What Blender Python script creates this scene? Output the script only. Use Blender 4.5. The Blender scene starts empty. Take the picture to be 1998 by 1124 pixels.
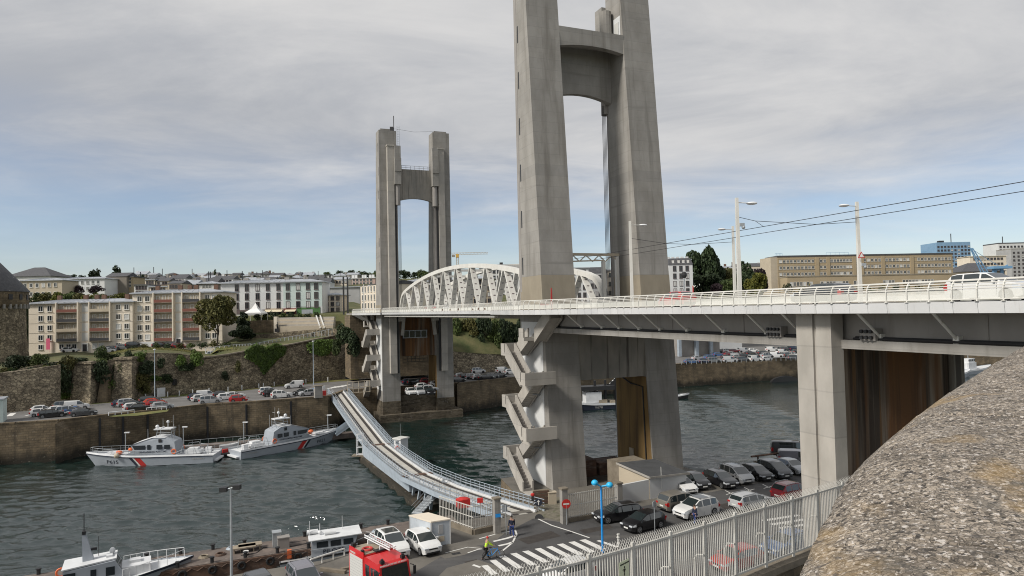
import bpy, bmesh, math, random
from mathutils import Vector, Matrix
R = math.radians
random.seed(7)
SC = bpy.context.scene
COL = SC.collection
# ---------------------------------------------------------------- camera
EYE = 25.0
F, PITCH, ROLL = 1332.0, .0309, .0225
FW = Vector((0, math.cos(PITCH), math.sin(PITCH)))
UP0 = Vector((0, -math.sin(PITCH), math.cos(PITCH)))
RI0 = Vector((1, 0, 0))
RI = RI0 * math.cos(ROLL) - UP0 * math.sin(ROLL)
UP = UP0 * math.cos(ROLL) + RI0 * math.sin(ROLL)
cam_d = bpy.data.cameras.new('camera')
cam_d.sensor_width = 36
cam_d.lens = 36 * F / 1998
cam_d.clip_start = .1
cam_d.clip_end = 6000
cam = bpy.data.objects.new('camera', cam_d)
cam.matrix_world = Matrix(((RI.x, UP.x, -FW.x, 0), (RI.y, UP.y, -FW.y, 0), (RI.z, UP.z, -FW.z, EYE), (0, 0, 0, 1)))
COL.objects.link(cam)
SC.camera = cam
SC.cycles.filter_width = 1.05
# ---------------------------------------------------------------- sky, sun, exposure
SUN_EL, SUN_AZ = R(42), R(238)          # azimuth clockwise from +Y: behind the camera, to the left
world = bpy.data.worlds.new('World')
SC.world = world
world.use_nodes = True
wn, wl = world.node_tree.nodes, world.node_tree.links
wn.clear()
def wnode(t, **k):
 n = wn.new(t)
 for a, b in k.items(): setattr(n, a, b)
 return n
def wmath(op, a, b=None, c=None, clamp=False):
 n = wn.new('ShaderNodeMath'); n.operation = op; n.use_clamp = clamp
 for i, v in enumerate((a, b, c)):
  if v is None: continue
  if isinstance(v, (int, float)): n.inputs[i].default_value = v
  else: wl.new(v, n.inputs[i])
 return n.outputs[0]
sky = wnode('ShaderNodeTexSky', sky_type='NISHITA', sun_disc=False, sun_elevation=SUN_EL, sun_rotation=SUN_AZ, air_density=1.0, dust_density=.35, ozone_density=2.0)
tc = wnode('ShaderNodeTexCoord')
sep = wnode('ShaderNodeSeparateXYZ'); wl.new(tc.outputs['Generated'], sep.inputs[0])
zz = wmath('MAXIMUM', sep.outputs[2], 0.0)
den = wmath('ADD', zz, .11)
cx = wmath('DIVIDE', sep.outputs[0], den); cy = wmath('DIVIDE', sep.outputs[1], den)
comb = wnode('ShaderNodeCombineXYZ'); wl.new(cx, comb.inputs[0]); wl.new(cy, comb.inputs[1])
mp = wnode('ShaderNodeMapping'); mp.inputs['Rotation'].default_value = (0, 0, R(25)); mp.inputs['Scale'].default_value = (.55, .85, 1); mp.inputs['Location'].default_value = (3.1, 1.7, 0)
wl.new(comb.outputs[0], mp.inputs[0])
def wnoise(scale, detail, rough, dist, w):
 n = wnode('ShaderNodeTexNoise'); n.noise_dimensions = '4D'
 n.inputs['Scale'].default_value = scale; n.inputs['Detail'].default_value = detail
 n.inputs['Roughness'].default_value = rough; n.inputs['Distortion'].default_value = dist; n.inputs['W'].default_value = w
 wl.new(mp.outputs[0], n.inputs['Vector']); return n.outputs[0]
n1 = wnoise(.55, 7, .56, .5, 1.3)
n2 = wnoise(1.6, 8, .62, .8, 4.2)
def wramp(v, a, b, lo=0., hi=1.):
 n = wn.new('ShaderNodeMapRange'); n.interpolation_type = 'SMOOTHSTEP'
 for i, q in zip((1, 2, 3, 4), (a, b, lo, hi)): n.inputs[i].default_value = q
 wl.new(v, n.inputs[0]); return n.outputs[0]
# the cloud sheet thins towards the horizon, as in the picture
elev = wramp(sep.outputs[2], .0, .36, 0., 1.)
cov = wmath('ADD', wmath('MULTIPLY', n1, .85), wmath('MULTIPLY', elev, .66))
cov = wmath('ADD', cov, wmath('MULTIPLY', n2, .22))
sheet = wramp(cov, .62, 1.04, .20, .97)
lightness = wramp(wmath('ADD', wmath('MULTIPLY', n1, .5), wmath('MULTIPLY', n2, .5)), .36, .66)
cr = wnode('ShaderNodeValToRGB')
cr.color_ramp.elements[0].position = 0; cr.color_ramp.elements[0].color = (3.9, 4.05, 4.35, 1)
cr.color_ramp.elements[1].position = 1; cr.color_ramp.elements[1].color = (6.5, 6.4, 6.3, 1)
wl.new(lightness, cr.inputs[0])
skyg = wnode('ShaderNodeMixRGB', blend_type='MULTIPLY'); skyg.inputs[0].default_value = 1; skyg.inputs[2].default_value = (1.03, 1.0, 1.05, 1)
wl.new(sky.outputs[0], skyg.inputs[1])
mx = wnode('ShaderNodeMixRGB'); wl.new(sheet, mx.inputs[0]); wl.new(skyg.outputs[0], mx.inputs[1]); wl.new(cr.outputs[0], mx.inputs[2])
bg = wnode('ShaderNodeBackground'); bg.inputs['Strength'].default_value = .093
wl.new(mx.outputs[0], bg.inputs['Color'])
wo = wnode('ShaderNodeOutputWorld'); wl.new(bg.outputs[0], wo.inputs[0])
sun_d = bpy.data.lights.new('sun', 'SUN')
sun_d.energy = 3.1; sun_d.angle = R(12); sun_d.color = (1, .95, .87)
sun = bpy.data.objects.new('sun', sun_d)
sdir = Vector((math.sin(SUN_AZ) * math.cos(SUN_EL), math.cos(SUN_AZ) * math.cos(SUN_EL), math.sin(SUN_EL)))
sun.rotation_euler = sdir.to_track_quat('Z', 'Y').to_euler()
sun.location = (-60, -40, 120)
COL.objects.link(sun)
SC.view_settings.view_transform = 'Standard'
SC.view_settings.look = 'None'
SC.view_settings.exposure = 0.25
SC.view_settings.gamma = 1.0
SC.view_settings.use_curve_mapping = False
SC.cycles.max_bounces = 6; SC.cycles.diffuse_bounces = 2; SC.cycles.glossy_bounces = 3; SC.cycles.transparent_max_bounces = 8
# ---------------------------------------------------------------- places
BETA, OX, OY = .3909, 8.70, 84.21
SPAN = 80.7
def ray(px, py): return FW + RI * ((px - 999) / F) + UP * ((562 - py) / F)
def G(px, py, z):
 "the point of the level plane z seen at (px, py) of the photograph"
 d = ray(px, py); t = (z - EYE) / d.z
 return Vector((d.x * t, d.y * t, z))
def D(px, py, Y):
 "the point at distance Y ahead seen at (px, py)"
 d = ray(px, py); t = Y / d.y
 return Vector((d.x * t, Y, EYE + d.z * t))
UL = Vector((math.sin(BETA), -math.cos(BETA), 0))   # along the bridge, towards the near bank
TT = Vector((math.cos(BETA), math.sin(BETA), 0))    # across the bridge
BO = Vector((OX, OY, 0))
def B(u, w, z): return BO + UL * u + TT * w + Vector((0, 0, z))
ROT_T = BETA                      # z rotation of an object whose +X runs along TT
ROT_U = math.atan2(UL.y, UL.x)    # z rotation of an object whose +X runs along UL
# ---------------------------------------------------------------- materials
def M(name, col, rough=.7, metal=0., n=None, col2=None, bump=None, coat=0., alpha=1., coords='pos', spec=None, lo=.35, hi=.65, extra=None, vary=0.):
 """n=(scale vec or float, detail): noise that mixes col and col2; extra: list of (scale vec, lo, hi, colour, amount) further layers; bump=(scale, strength, dist)"""
 m = bpy.data.materials.new(name); m.use_nodes = True
 N, L = m.node_tree.nodes, m.node_tree.links
 b = N['Principled BSDF']
 b.inputs['Roughness'].default_value = rough; b.inputs['Metallic'].default_value = metal
 b.inputs['Coat Weight'].default_value = coat; b.inputs['Alpha'].default_value = alpha
 if spec is not None: b.inputs['Specular IOR Level'].default_value = spec
 b.inputs['Base Color'].default_value = (*col, 1)
 if coords == 'pos': src = N.new('ShaderNodeNewGeometry').outputs['Position']
 else: src = N.new('ShaderNodeTexCoord').outputs['Object']
 def noise(scale, detail=5., dist=0.):
  mp = N.new('ShaderNodeMapping'); L.new(src, mp.inputs[0])
  s = scale if isinstance(scale, (tuple, list)) else (scale,) * 3
  mp.inputs['Scale'].default_value = s
  t = N.new('ShaderNodeTexNoise'); t.inputs['Scale'].default_value = 1; t.inputs['Detail'].default_value = detail
  t.inputs['Roughness'].default_value = .6; t.inputs['Distortion'].default_value = dist
  L.new(mp.outputs[0], t.inputs['Vector']); return t.outputs['Fac']
 def mapr(v, a, c, lo=0., hi=1.):
  q = N.new('ShaderNodeMapRange'); q.inputs[1].default_value = a; q.inputs[2].default_value = c
  q.inputs[3].default_value = lo; q.inputs[4].default_value = hi; L.new(v, q.inputs[0]); return q.outputs[0]
 cur = None
 if n:
  mx = N.new('ShaderNodeMixRGB'); mx.inputs[1].default_value = (*col, 1); mx.inputs[2].default_value = (*(col2 or tuple(c * .7 for c in col)), 1)
  L.new(mapr(noise(n[0], n[1]), lo, hi), mx.inputs[0]); cur = mx.outputs[0]
 for e in extra or []:
  if e[0] in ('vor', 'brick', 'tide'):
   mp = N.new('ShaderNodeMapping'); L.new(src, mp.inputs[0]); mx = N.new('ShaderNodeMixRGB')
   if cur: L.new(cur, mx.inputs[1])
   else: mx.inputs[1].default_value = (*col, 1)
   if e[0] == 'vor':       # stones: every cell its own tone, dark joints
    mp.inputs['Scale'].default_value = e[1]
    v = N.new('ShaderNodeTexVoronoi'); v.inputs['Scale'].default_value = 1; L.new(mp.outputs[0], v.inputs['Vector'])
    sp_ = N.new('ShaderNodeSeparateColor'); L.new(v.outputs['Color'], sp_.inputs[0])
    w2 = N.new('ShaderNodeTexVoronoi'); w2.feature = 'DISTANCE_TO_EDGE'; w2.inputs['Scale'].default_value = 1; L.new(mp.outputs[0], w2.inputs['Vector'])
    j_ = mapr(w2.outputs['Distance'], .02, .12, .35, 1.); mu = N.new('ShaderNodeMath'); mu.operation = 'MULTIPLY'; L.new(mapr(sp_.outputs[0], 0, 1, .55, 1.5), mu.inputs[0]); L.new(j_, mu.inputs[1])
    mx.blend_type = 'MULTIPLY'; mx.inputs[0].default_value = e[2]; L.new(mu.outputs[0], mx.inputs[2])
   elif e[0] == 'brick':   # dressed courses along a wall
    sx = N.new('ShaderNodeSeparateXYZ'); L.new(src, sx.inputs[0]); ad = N.new('ShaderNodeMath'); ad.operation = 'ADD'; L.new(sx.outputs[0], ad.inputs[0]); L.new(sx.outputs[1], ad.inputs[1])
    cb = N.new('ShaderNodeCombineXYZ'); L.new(ad.outputs[0], cb.inputs[0]); L.new(sx.outputs[2], cb.inputs[1])
    bk = N.new('ShaderNodeTexBrick'); bk.inputs['Scale'].default_value = 1; bk.inputs['Brick Width'].default_value = e[1]; bk.inputs['Row Height'].default_value = e[2]; bk.inputs['Mortar Size'].default_value = e[4] if len(e) > 4 else .045
    bk.inputs['Color1'].default_value = (.75, .75, .75, 1); bk.inputs['Color2'].default_value = (1.45, 1.4, 1.3, 1); bk.inputs['Mortar'].default_value = (.4, .4, .4, 1)
    L.new(cb.outputs[0], bk.inputs['Vector']); mx.blend_type = 'MULTIPLY'; mx.inputs[0].default_value = e[3]; L.new(bk.outputs['Color'], mx.inputs[2])
   else:                   # weed up to the high water mark
    sx = N.new('ShaderNodeSeparateXYZ'); L.new(src, sx.inputs[0]); ad = N.new('ShaderNodeMath'); ad.operation = 'MULTIPLY_ADD'; L.new(noise((.5, .5, .2), 6), ad.inputs[0]); ad.inputs[1].default_value = 3.4; L.new(sx.outputs[2], ad.inputs[2])
    L.new(mapr(ad.outputs[0], e[1] + 2.6, e[1] + 1.0, 0, .9), mx.inputs[0]); mx.inputs[2].default_value = (.018, .016, .011, 1)
   cur = mx.outputs[0]; continue
  sc, a, c, colr, amt = e[:5]
  mx = N.new('ShaderNodeMixRGB')
  if cur: L.new(cur, mx.inputs[1])
  else: mx.inputs[1].default_value = (*col, 1)
  mx.inputs[2].default_value = (*colr, 1)
  f = mapr(noise(sc, 6., .3), a, c, 0, amt)
  L.new(f, mx.inputs[0]); cur = mx.outputs[0]
 if vary:
  oi = N.new('ShaderNodeObjectInfo'); hs = N.new('ShaderNodeHueSaturation')
  hs.inputs['Saturation'].default_value = 1
  L.new(mapr(oi.outputs['Random'], 0, 1, 1 - vary, 1 + vary), hs.inputs['Value'])
  if cur: L.new(cur, hs.inputs['Color'])
  else: hs.inputs['Color'].default_value = (*col, 1)
  cur = hs.outputs[0]
 if cur: L.new(cur, b.inputs['Base Color'])
 if bump:
  bp = N.new('ShaderNodeBump'); bp.inputs['Strength'].default_value = bump[1]; bp.inputs['Distance'].default_value = bump[2] if len(bump) > 2 else .05
  L.new(noise(bump[0], 6), bp.inputs['Height']); L.new(bp.outputs[0], b.inputs['Normal'])
 return m
STREAK = (.55, .55, .035)
MT = {}
MT['concrete'] = M('board marked concrete', (.315, .302, .283), .85, n=((.5, .5, .25), 8), col2=(.24, .228, .21), bump=((3, 3, 14), .25, .03),
 extra=[('brick', 400, 1.25, .17, .03), ((.8, .8, .03), .55, .68, (.16, .147, .128), .6), ((1.1, 1.1, .05), .56, .74, (.15, .14, .125), .55), ((.06, .06, .9), .60, .66, (.20, .19, .175), .45), ((9, 9, 9), .62, .72, (.16, .15, .14), .35)])
MT['concrete_light'] = M('pale concrete', (.42, .395, .36), .85, n=((.6, .6, .3), 7), col2=(.33, .31, .28), bump=(6, .2, .02), extra=[('brick', 400, 2.5, .22, .04), (STREAK, .58, .75, (.19, .18, .16), .5)])
MT['concrete_repair'] = M('beige repainted concrete', (.31, .27, .205), .85, n=((.8, .8, .4), 6), col2=(.26, .225, .17), bump=(6, .2, .02))
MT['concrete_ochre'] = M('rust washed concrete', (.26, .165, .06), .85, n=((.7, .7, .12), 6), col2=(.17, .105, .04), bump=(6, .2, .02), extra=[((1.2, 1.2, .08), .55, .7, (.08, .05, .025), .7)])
MT['concrete_stain'] = M('rust stained concrete', (.30, .26, .21), .85, n=((.4, .4, .03), 4), col2=(.15, .068, .024), lo=.42, hi=.54, bump=(6, .2, .02),
 extra=[((.9, .9, .025), .46, .6, (.03, .02, .014), .92), ((2.2, 2.2, .05), .56, .66, (.22, .11, .035), .6)])
MT['concrete_drip'] = M('concrete with dark drips', (.31, .285, .25), .85, n=((.6, .6, .3), 7), col2=(.22, .21, .19), bump=(6, .2, .02),
 extra=[((1.5, 1.5, .04), .57, .63, (.06, .05, .045), .85), ((2.9, 2.9, .03), .60, .66, (.10, .085, .07), .7)])
MT['tidal'] = M('weedy tidal stone', (.15, .125, .09), .9, n=((.9, .9, 1.4), 8), col2=(.07, .055, .035), bump=(2.5, .6, .1), extra=[((.5, .5, 2.2), .5, .64, (.03, .022, .015), .8), ((2, 2, 2), .62, .7, (.3, .28, .25), .6)])
MT['white_paint'] = M('white bridge paint', (.72, .705, .66), .45, n=((.5, .5, .3), 5), col2=(.62, .605, .56), extra=[((3, 3, .5), .62, .72, (.38, .33, .26), .5)])
MT['white_clean'] = M('white enamel', (.74, .73, .70), .4, n=(1.5, 5), col2=(.62, .61, .57))
MT['fence_white'] = M('chalky white fence paint', (.62, .61, .57), .5, n=(2, 5), col2=(.52, .50, .46))
MT['fascia'] = M('pale grey cladding', (.66, .66, .66), .4, n=(.4, 4), col2=(.59, .595, .60), vary=.05, extra=[((2.5, 2.5, .3), .58, .72, (.42, .41, .38), .5)])
MT['girder'] = M('grey girder paint', (.31, .29, .27), .6, n=((.5, .5, .3), 6), col2=(.25, .232, .215), extra=[((1.2, 1.2, .1), .6, .72, (.14, .125, .11), .5)])
MT['dark_steel'] = M('dark steel', (.035, .035, .037), .5, .3)
MT['grey_steel'] = M('galvanised steel', (.42, .45, .47), .45, .3, n=(2, 4), col2=(.34, .36, .38))
MT['blue_grey'] = M('blue grey painted steel', (.40, .46, .52), .5, n=(1, 4), col2=(.33, .38, .43))
MT['cable'] = M('black cable', (.02, .02, .022), .6)
MT['panel'] = M('translucent mesh panel', (.74, .74, .69), .5, alpha=.72)
MT['asphalt'] = M('worn asphalt', (.085, .083, .083), .9, n=(.25, 8), col2=(.058, .057, .058), bump=(18, .3, .01), extra=[(9, .6, .7, (.12, .118, .115), .4), ((.35, .35, 1), .58, .66, (.04, .039, .039), .7), ((.12, .5, 1), .55, .7, (.15, .142, .13), .5), (2.2, .66, .70, (.02, .02, .02), .6)])
MT['asphalt_far'] = M('grey quay asphalt', (.17, .165, .16), .9, n=(.2, 7), col2=(.125, .12, .115), bump=(10, .3, .01))
MT['quay_ground'] = M('brown grey quay concrete', (.165, .152, .132), .9, n=(.35, 8), col2=(.115, .106, .092), bump=(12, .4, .02), extra=[((.9, .9, 1), .6, .7, (.075, .07, .06), .5)])
MT['cobble'] = M('weedy cobbles', (.20, .18, .14), .9, n=(2.2, 5), col2=(.12, .11, .08), bump=(3.5, .8, .05), extra=[(1.4, .56, .66, (.07, .09, .03), .6)])
MT['marking'] = M('white road paint', (.72, .71, .68), .7, n=(3, 6), col2=(.55, .54, .51), lo=.5, hi=.75, extra=[(7, .6, .68, (.25, .24, .23), .6)])
MT['masonry'] = M('quay masonry', (.20, .155, .10), .9, n=((.4, .4, .6), 8), col2=(.11, .085, .055), bump=(2.2, .6, .08), extra=[('brick', 1.1, .42, .5), ('tide', 1.4), ((.6, .6, .08), .54, .7, (.045, .037, .027), .7), ((3, 3, 3), .62, .68, (.30, .27, .22), .5)])
MT['rubble'] = M('rubble stone wall', (.32, .27, .19), .95, n=(.5, 9), col2=(.16, .13, .09), bump=(1.6, 1.0, .25), extra=[('vor', (1.5, 1.5, 2.2), .95), ((.12, .12, .06), .52, .66, (.07, .055, .042), .75), (2.6, .58, .64, (.34, .29, .21), .55), (4.0, .60, .66, (.035, .03, .025), .7)])
MT['granite'] = M('weathered granite', (.34, .29, .235), .95, n=(5, 9), col2=(.20, .168, .135), bump=(42, 1.0, .012),
 extra=[('vor', (105, 105, 105), .95), (85, .57, .62, (.62, .57, .52), .85), (64, .56, .61, (.025, .022, .02), .9), ((2.2, 2.2, 5), .56, .66, (.36, .24, .10), .5), (30, .6, .66, (.06, .053, .048), .75), (7, .6, .68, (.09, .085, .075), .6)])
MT['slab'] = M('concrete coping', (.235, .20, .155), .9, n=(1.2, 8), col2=(.16, .135, .10), bump=(8, .5, .02))
MT['cream'] = M('cream render', (.74, .66, .55), .85, n=(.25, 6), col2=(.67, .595, .49), extra=[((.5, .5, .05), .6, .75, (.36, .31, .25), .35)])
MT['white_render'] = M('white render', (.66, .67, .66), .85, n=(.25, 6), col2=(.60, .60, .60))
MT['mint_render'] = M('pale mint render', (.54, .63, .60), .85, n=(.25, 6), col2=(.49, .57, .545))
MT['beige_render'] = M('beige render', (.50, .43, .33), .85, n=(.25, 6), col2=(.44, .38, .29))
MT['ochre_render'] = M('ochre concrete panels', (.40, .32, .205), .85, n=(.15, 6), col2=(.35, .28, .18))
MT['stone_house'] = M('grey stone house wall', (.23, .205, .17), .9, n=(.8, 7), col2=(.20, .18, .155), bump=(3, .5, .05))
MT['pink_render'] = M('pink render', (.56, .40, .35), .85, n=(.25, 6), col2=(.5, .36, .31))
MT['blue_render'] = M('blue tower cladding', (.22, .36, .52), .7, n=(.25, 4), col2=(.19, .32, .47))
MT['grey_render'] = M('grey render', (.40, .40, .40), .85, n=(.25, 6), col2=(.34, .34, .34))
MT['zinc'] = M('zinc roof', (.44, .46, .49), .45, .25, n=((.8, .8, 1), 5), col2=(.36, .38, .41))
MT['slate'] = M('slate roof', (.095, .095, .10), .7, n=(1.5, 6), col2=(.06, .06, .066), bump=(6, .4, .03))
MT['brick'] = M('brown brick', (.17, .10, .07), .9, n=(2, 6), col2=(.12, .07, .05))
MT['glass'] = M('window glass', (.025, .03, .035), .06, spec=.6)
MT['car_glass'] = M('tinted car glass', (.022, .03, .032), .03, spec=1.0, coat=.6)
MT['shutter'] = M('pale roller shutter', (.55, .55, .53), .6)
MT['frame_dark'] = M('dark window surround', (.13, .10, .10), .6)
MT['grass'] = M('dry grass', (.19, .155, .05), .95, n=(.5, 8), col2=(.085, .11, .025), bump=(6, .8, .1))
MT['soil'] = M('hillside ground', (.12, .11, .045), .95, n=(.2, 9), col2=(.05, .066, .018), bump=(1, .7, .3))
MT['bark'] = M('bark', (.06, .048, .036), .95, n=(3, 5), col2=(.035, .028, .022))
MT['leaf'] = M('green leaves', (.075, .105, .022), .75, n=(.5, 5), col2=(.032, .055, .012), vary=.25, extra=[(2.6, .55, .7, (.10, .115, .03), .6)])
MT['leaf_dark'] = M('dark evergreen leaves', (.032, .054, .016), .75, n=(.6, 5), col2=(.014, .027, .009), vary=.25, extra=[(2.6, .57, .7, (.045, .062, .022), .6)])
MT['leaf_olive'] = M('olive brown leaves', (.115, .105, .026), .8, n=(.7, 5), col2=(.05, .056, .015), vary=.2, extra=[(2.6, .57, .7, (.16, .13, .045), .6)])
MT['leaf_yellow'] = M('yellow green leaves', (.13, .125, .012), .8, n=(.7, 5), col2=(.055, .068, .008), vary=.15)
MT['leaf_plum'] = M('plum leaves', (.035, .016, .022), .8, n=(.8, 5), col2=(.017, .009, .012), vary=.2)
MT['ivy'] = M('bright ivy leaves', (.085, .14, .016), .7, n=(.8, 5), col2=(.036, .066, .009), vary=.2)
MT['tyre'] = M('tyre rubber', (.014, .014, .015), .8)
MT['rim'] = M('alloy rim', (.38, .39, .40), .35, .7)
MT['trim'] = M('black car trim', (.018, .018, .019), .55)
MT['headlamp'] = M('headlamp glass', (.62, .65, .68), .1, spec=.8)
MT['taillamp'] = M('tail lamp', (.45, .02, .02), .2)
MT['plate'] = M('number plate', (.75, .75, .72), .5)
MT['hull_grey'] = M('pale grey boat paint', (.37, .40, .44), .4, n=(.6, 5), col2=(.33, .36, .395))
MT['deck_white'] = M('white boat deck', (.70, .71, .72), .55, n=(.8, 5), col2=(.60, .61, .62))
MT['navy'] = M('dark navy paint', (.02, .026, .045), .5)
MT['red_paint'] = M('red paint', (.50, .03, .025), .45)
MT['fire_red'] = M('fire engine red', (.58, .018, .02), .3, coat=.5)
MT['orange'] = M('lifebuoy orange', (.75, .16, .05), .55)
MT['blue_paint'] = M('bright blue paint', (.02, .28, .72), .4)
MT['cyan_paint'] = M('cyan blue lamp paint', (.03, .45, .80), .4)
MT['rust'] = M('rusty steel', (.15, .085, .055), .85, n=(1.2, 8), col2=(.07, .045, .035), bump=(5, .4, .02), extra=[((.7, .7, 2), .56, .66, (.22, .18, .15), .6)])
MT['pontoon'] = M('worn pontoon deck', (.175, .14, .12), .9, n=(.7, 8), col2=(.10, .082, .072), bump=(5, .4, .02), extra=[(2.2, .6, .66, (.28, .25, .22), .5)])
MT['wood'] = M('timber deck', (.34, .29, .22), .85, n=((2, 2, 2), 6), col2=(.25, .21, .155), bump=(6, .3, .01))
MT['ramp_pale'] = M('pale ramp surface', (.52, .50, .45), .8, n=(1, 6), col2=(.42, .40, .36))
MT['tread'] = M('dark rubber tread strip', (.055, .048, .042), .9, n=(2, 5), col2=(.035, .03, .028))
MT['hivis'] = M('high visibility yellow', (.50, .75, .05), .7)
MT['cloth_navy'] = M('navy cloth', (.016, .022, .05), .9)
MT['cloth_blue'] = M('blue work trousers', (.025, .045, .16), .9)
MT['cloth_black'] = M('black cloth', (.012, .012, .013), .9)
MT['skin'] = M('skin', (.42, .25, .18), .6)
MT['hair'] = M('dark hair', (.02, .016, .013), .8)
MT['sign_green'] = M('pale green sign', (.70, .74, .52), .6)
MT['sign_ink'] = M('dark sign ink', (.03, .03, .02), .7)
MT['awning'] = M('cream awning', (.62, .55, .40), .8)
MT['shop_green'] = M('green shopfront', (.07, .17, .05), .6)
MT['shop_red'] = M('red brown shopfront', (.20, .06, .04), .6)
MT['tent'] = M('white tent canvas', (.78, .78, .77), .7)
MT['yellow_paint'] = M('crane yellow', (.60, .36, .07), .6)
MT['crane_blue'] = M('crane blue', (.16, .32, .50), .6)
MT['container'] = M('scuffed pale grey container', (.50, .54, .58), .6, n=(1.4, 7), col2=(.43, .47, .51), extra=[(2.2, .64, .70, (.20, .15, .11), .7)])
MT['roof_felt'] = M('grey roofing felt', (.075, .078, .082), .9, n=(.9, 6), col2=(.055, .057, .06))
MT['balcony_dark'] = M('dark balcony panel', (.045, .045, .05), .7)
MT['balcony_red'] = M('brick red balcony panel', (.20, .075, .055), .8)
MT['pink_flag'] = M('pink banner cloth', (.75, .14, .25), .8)
PAINT = {}
for k, c in dict(white=(.72, .72, .71), silver=(.42, .43, .44), grey=(.16, .165, .17), dark_grey=(.06, .063, .068), black=(.012, .012, .014), navy=(.02, .028, .06),
     blue=(.06, .12, .26), red=(.40, .02, .02), maroon=(.20, .015, .025), orange_red=(.55, .06, .02), bronze=(.19, .175, .15), lilac_grey=(.17, .165, .19)).items():
 PAINT[k] = M('car paint ' + k.replace('_', ' '), c, .28, .0, coat=.6)
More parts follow.
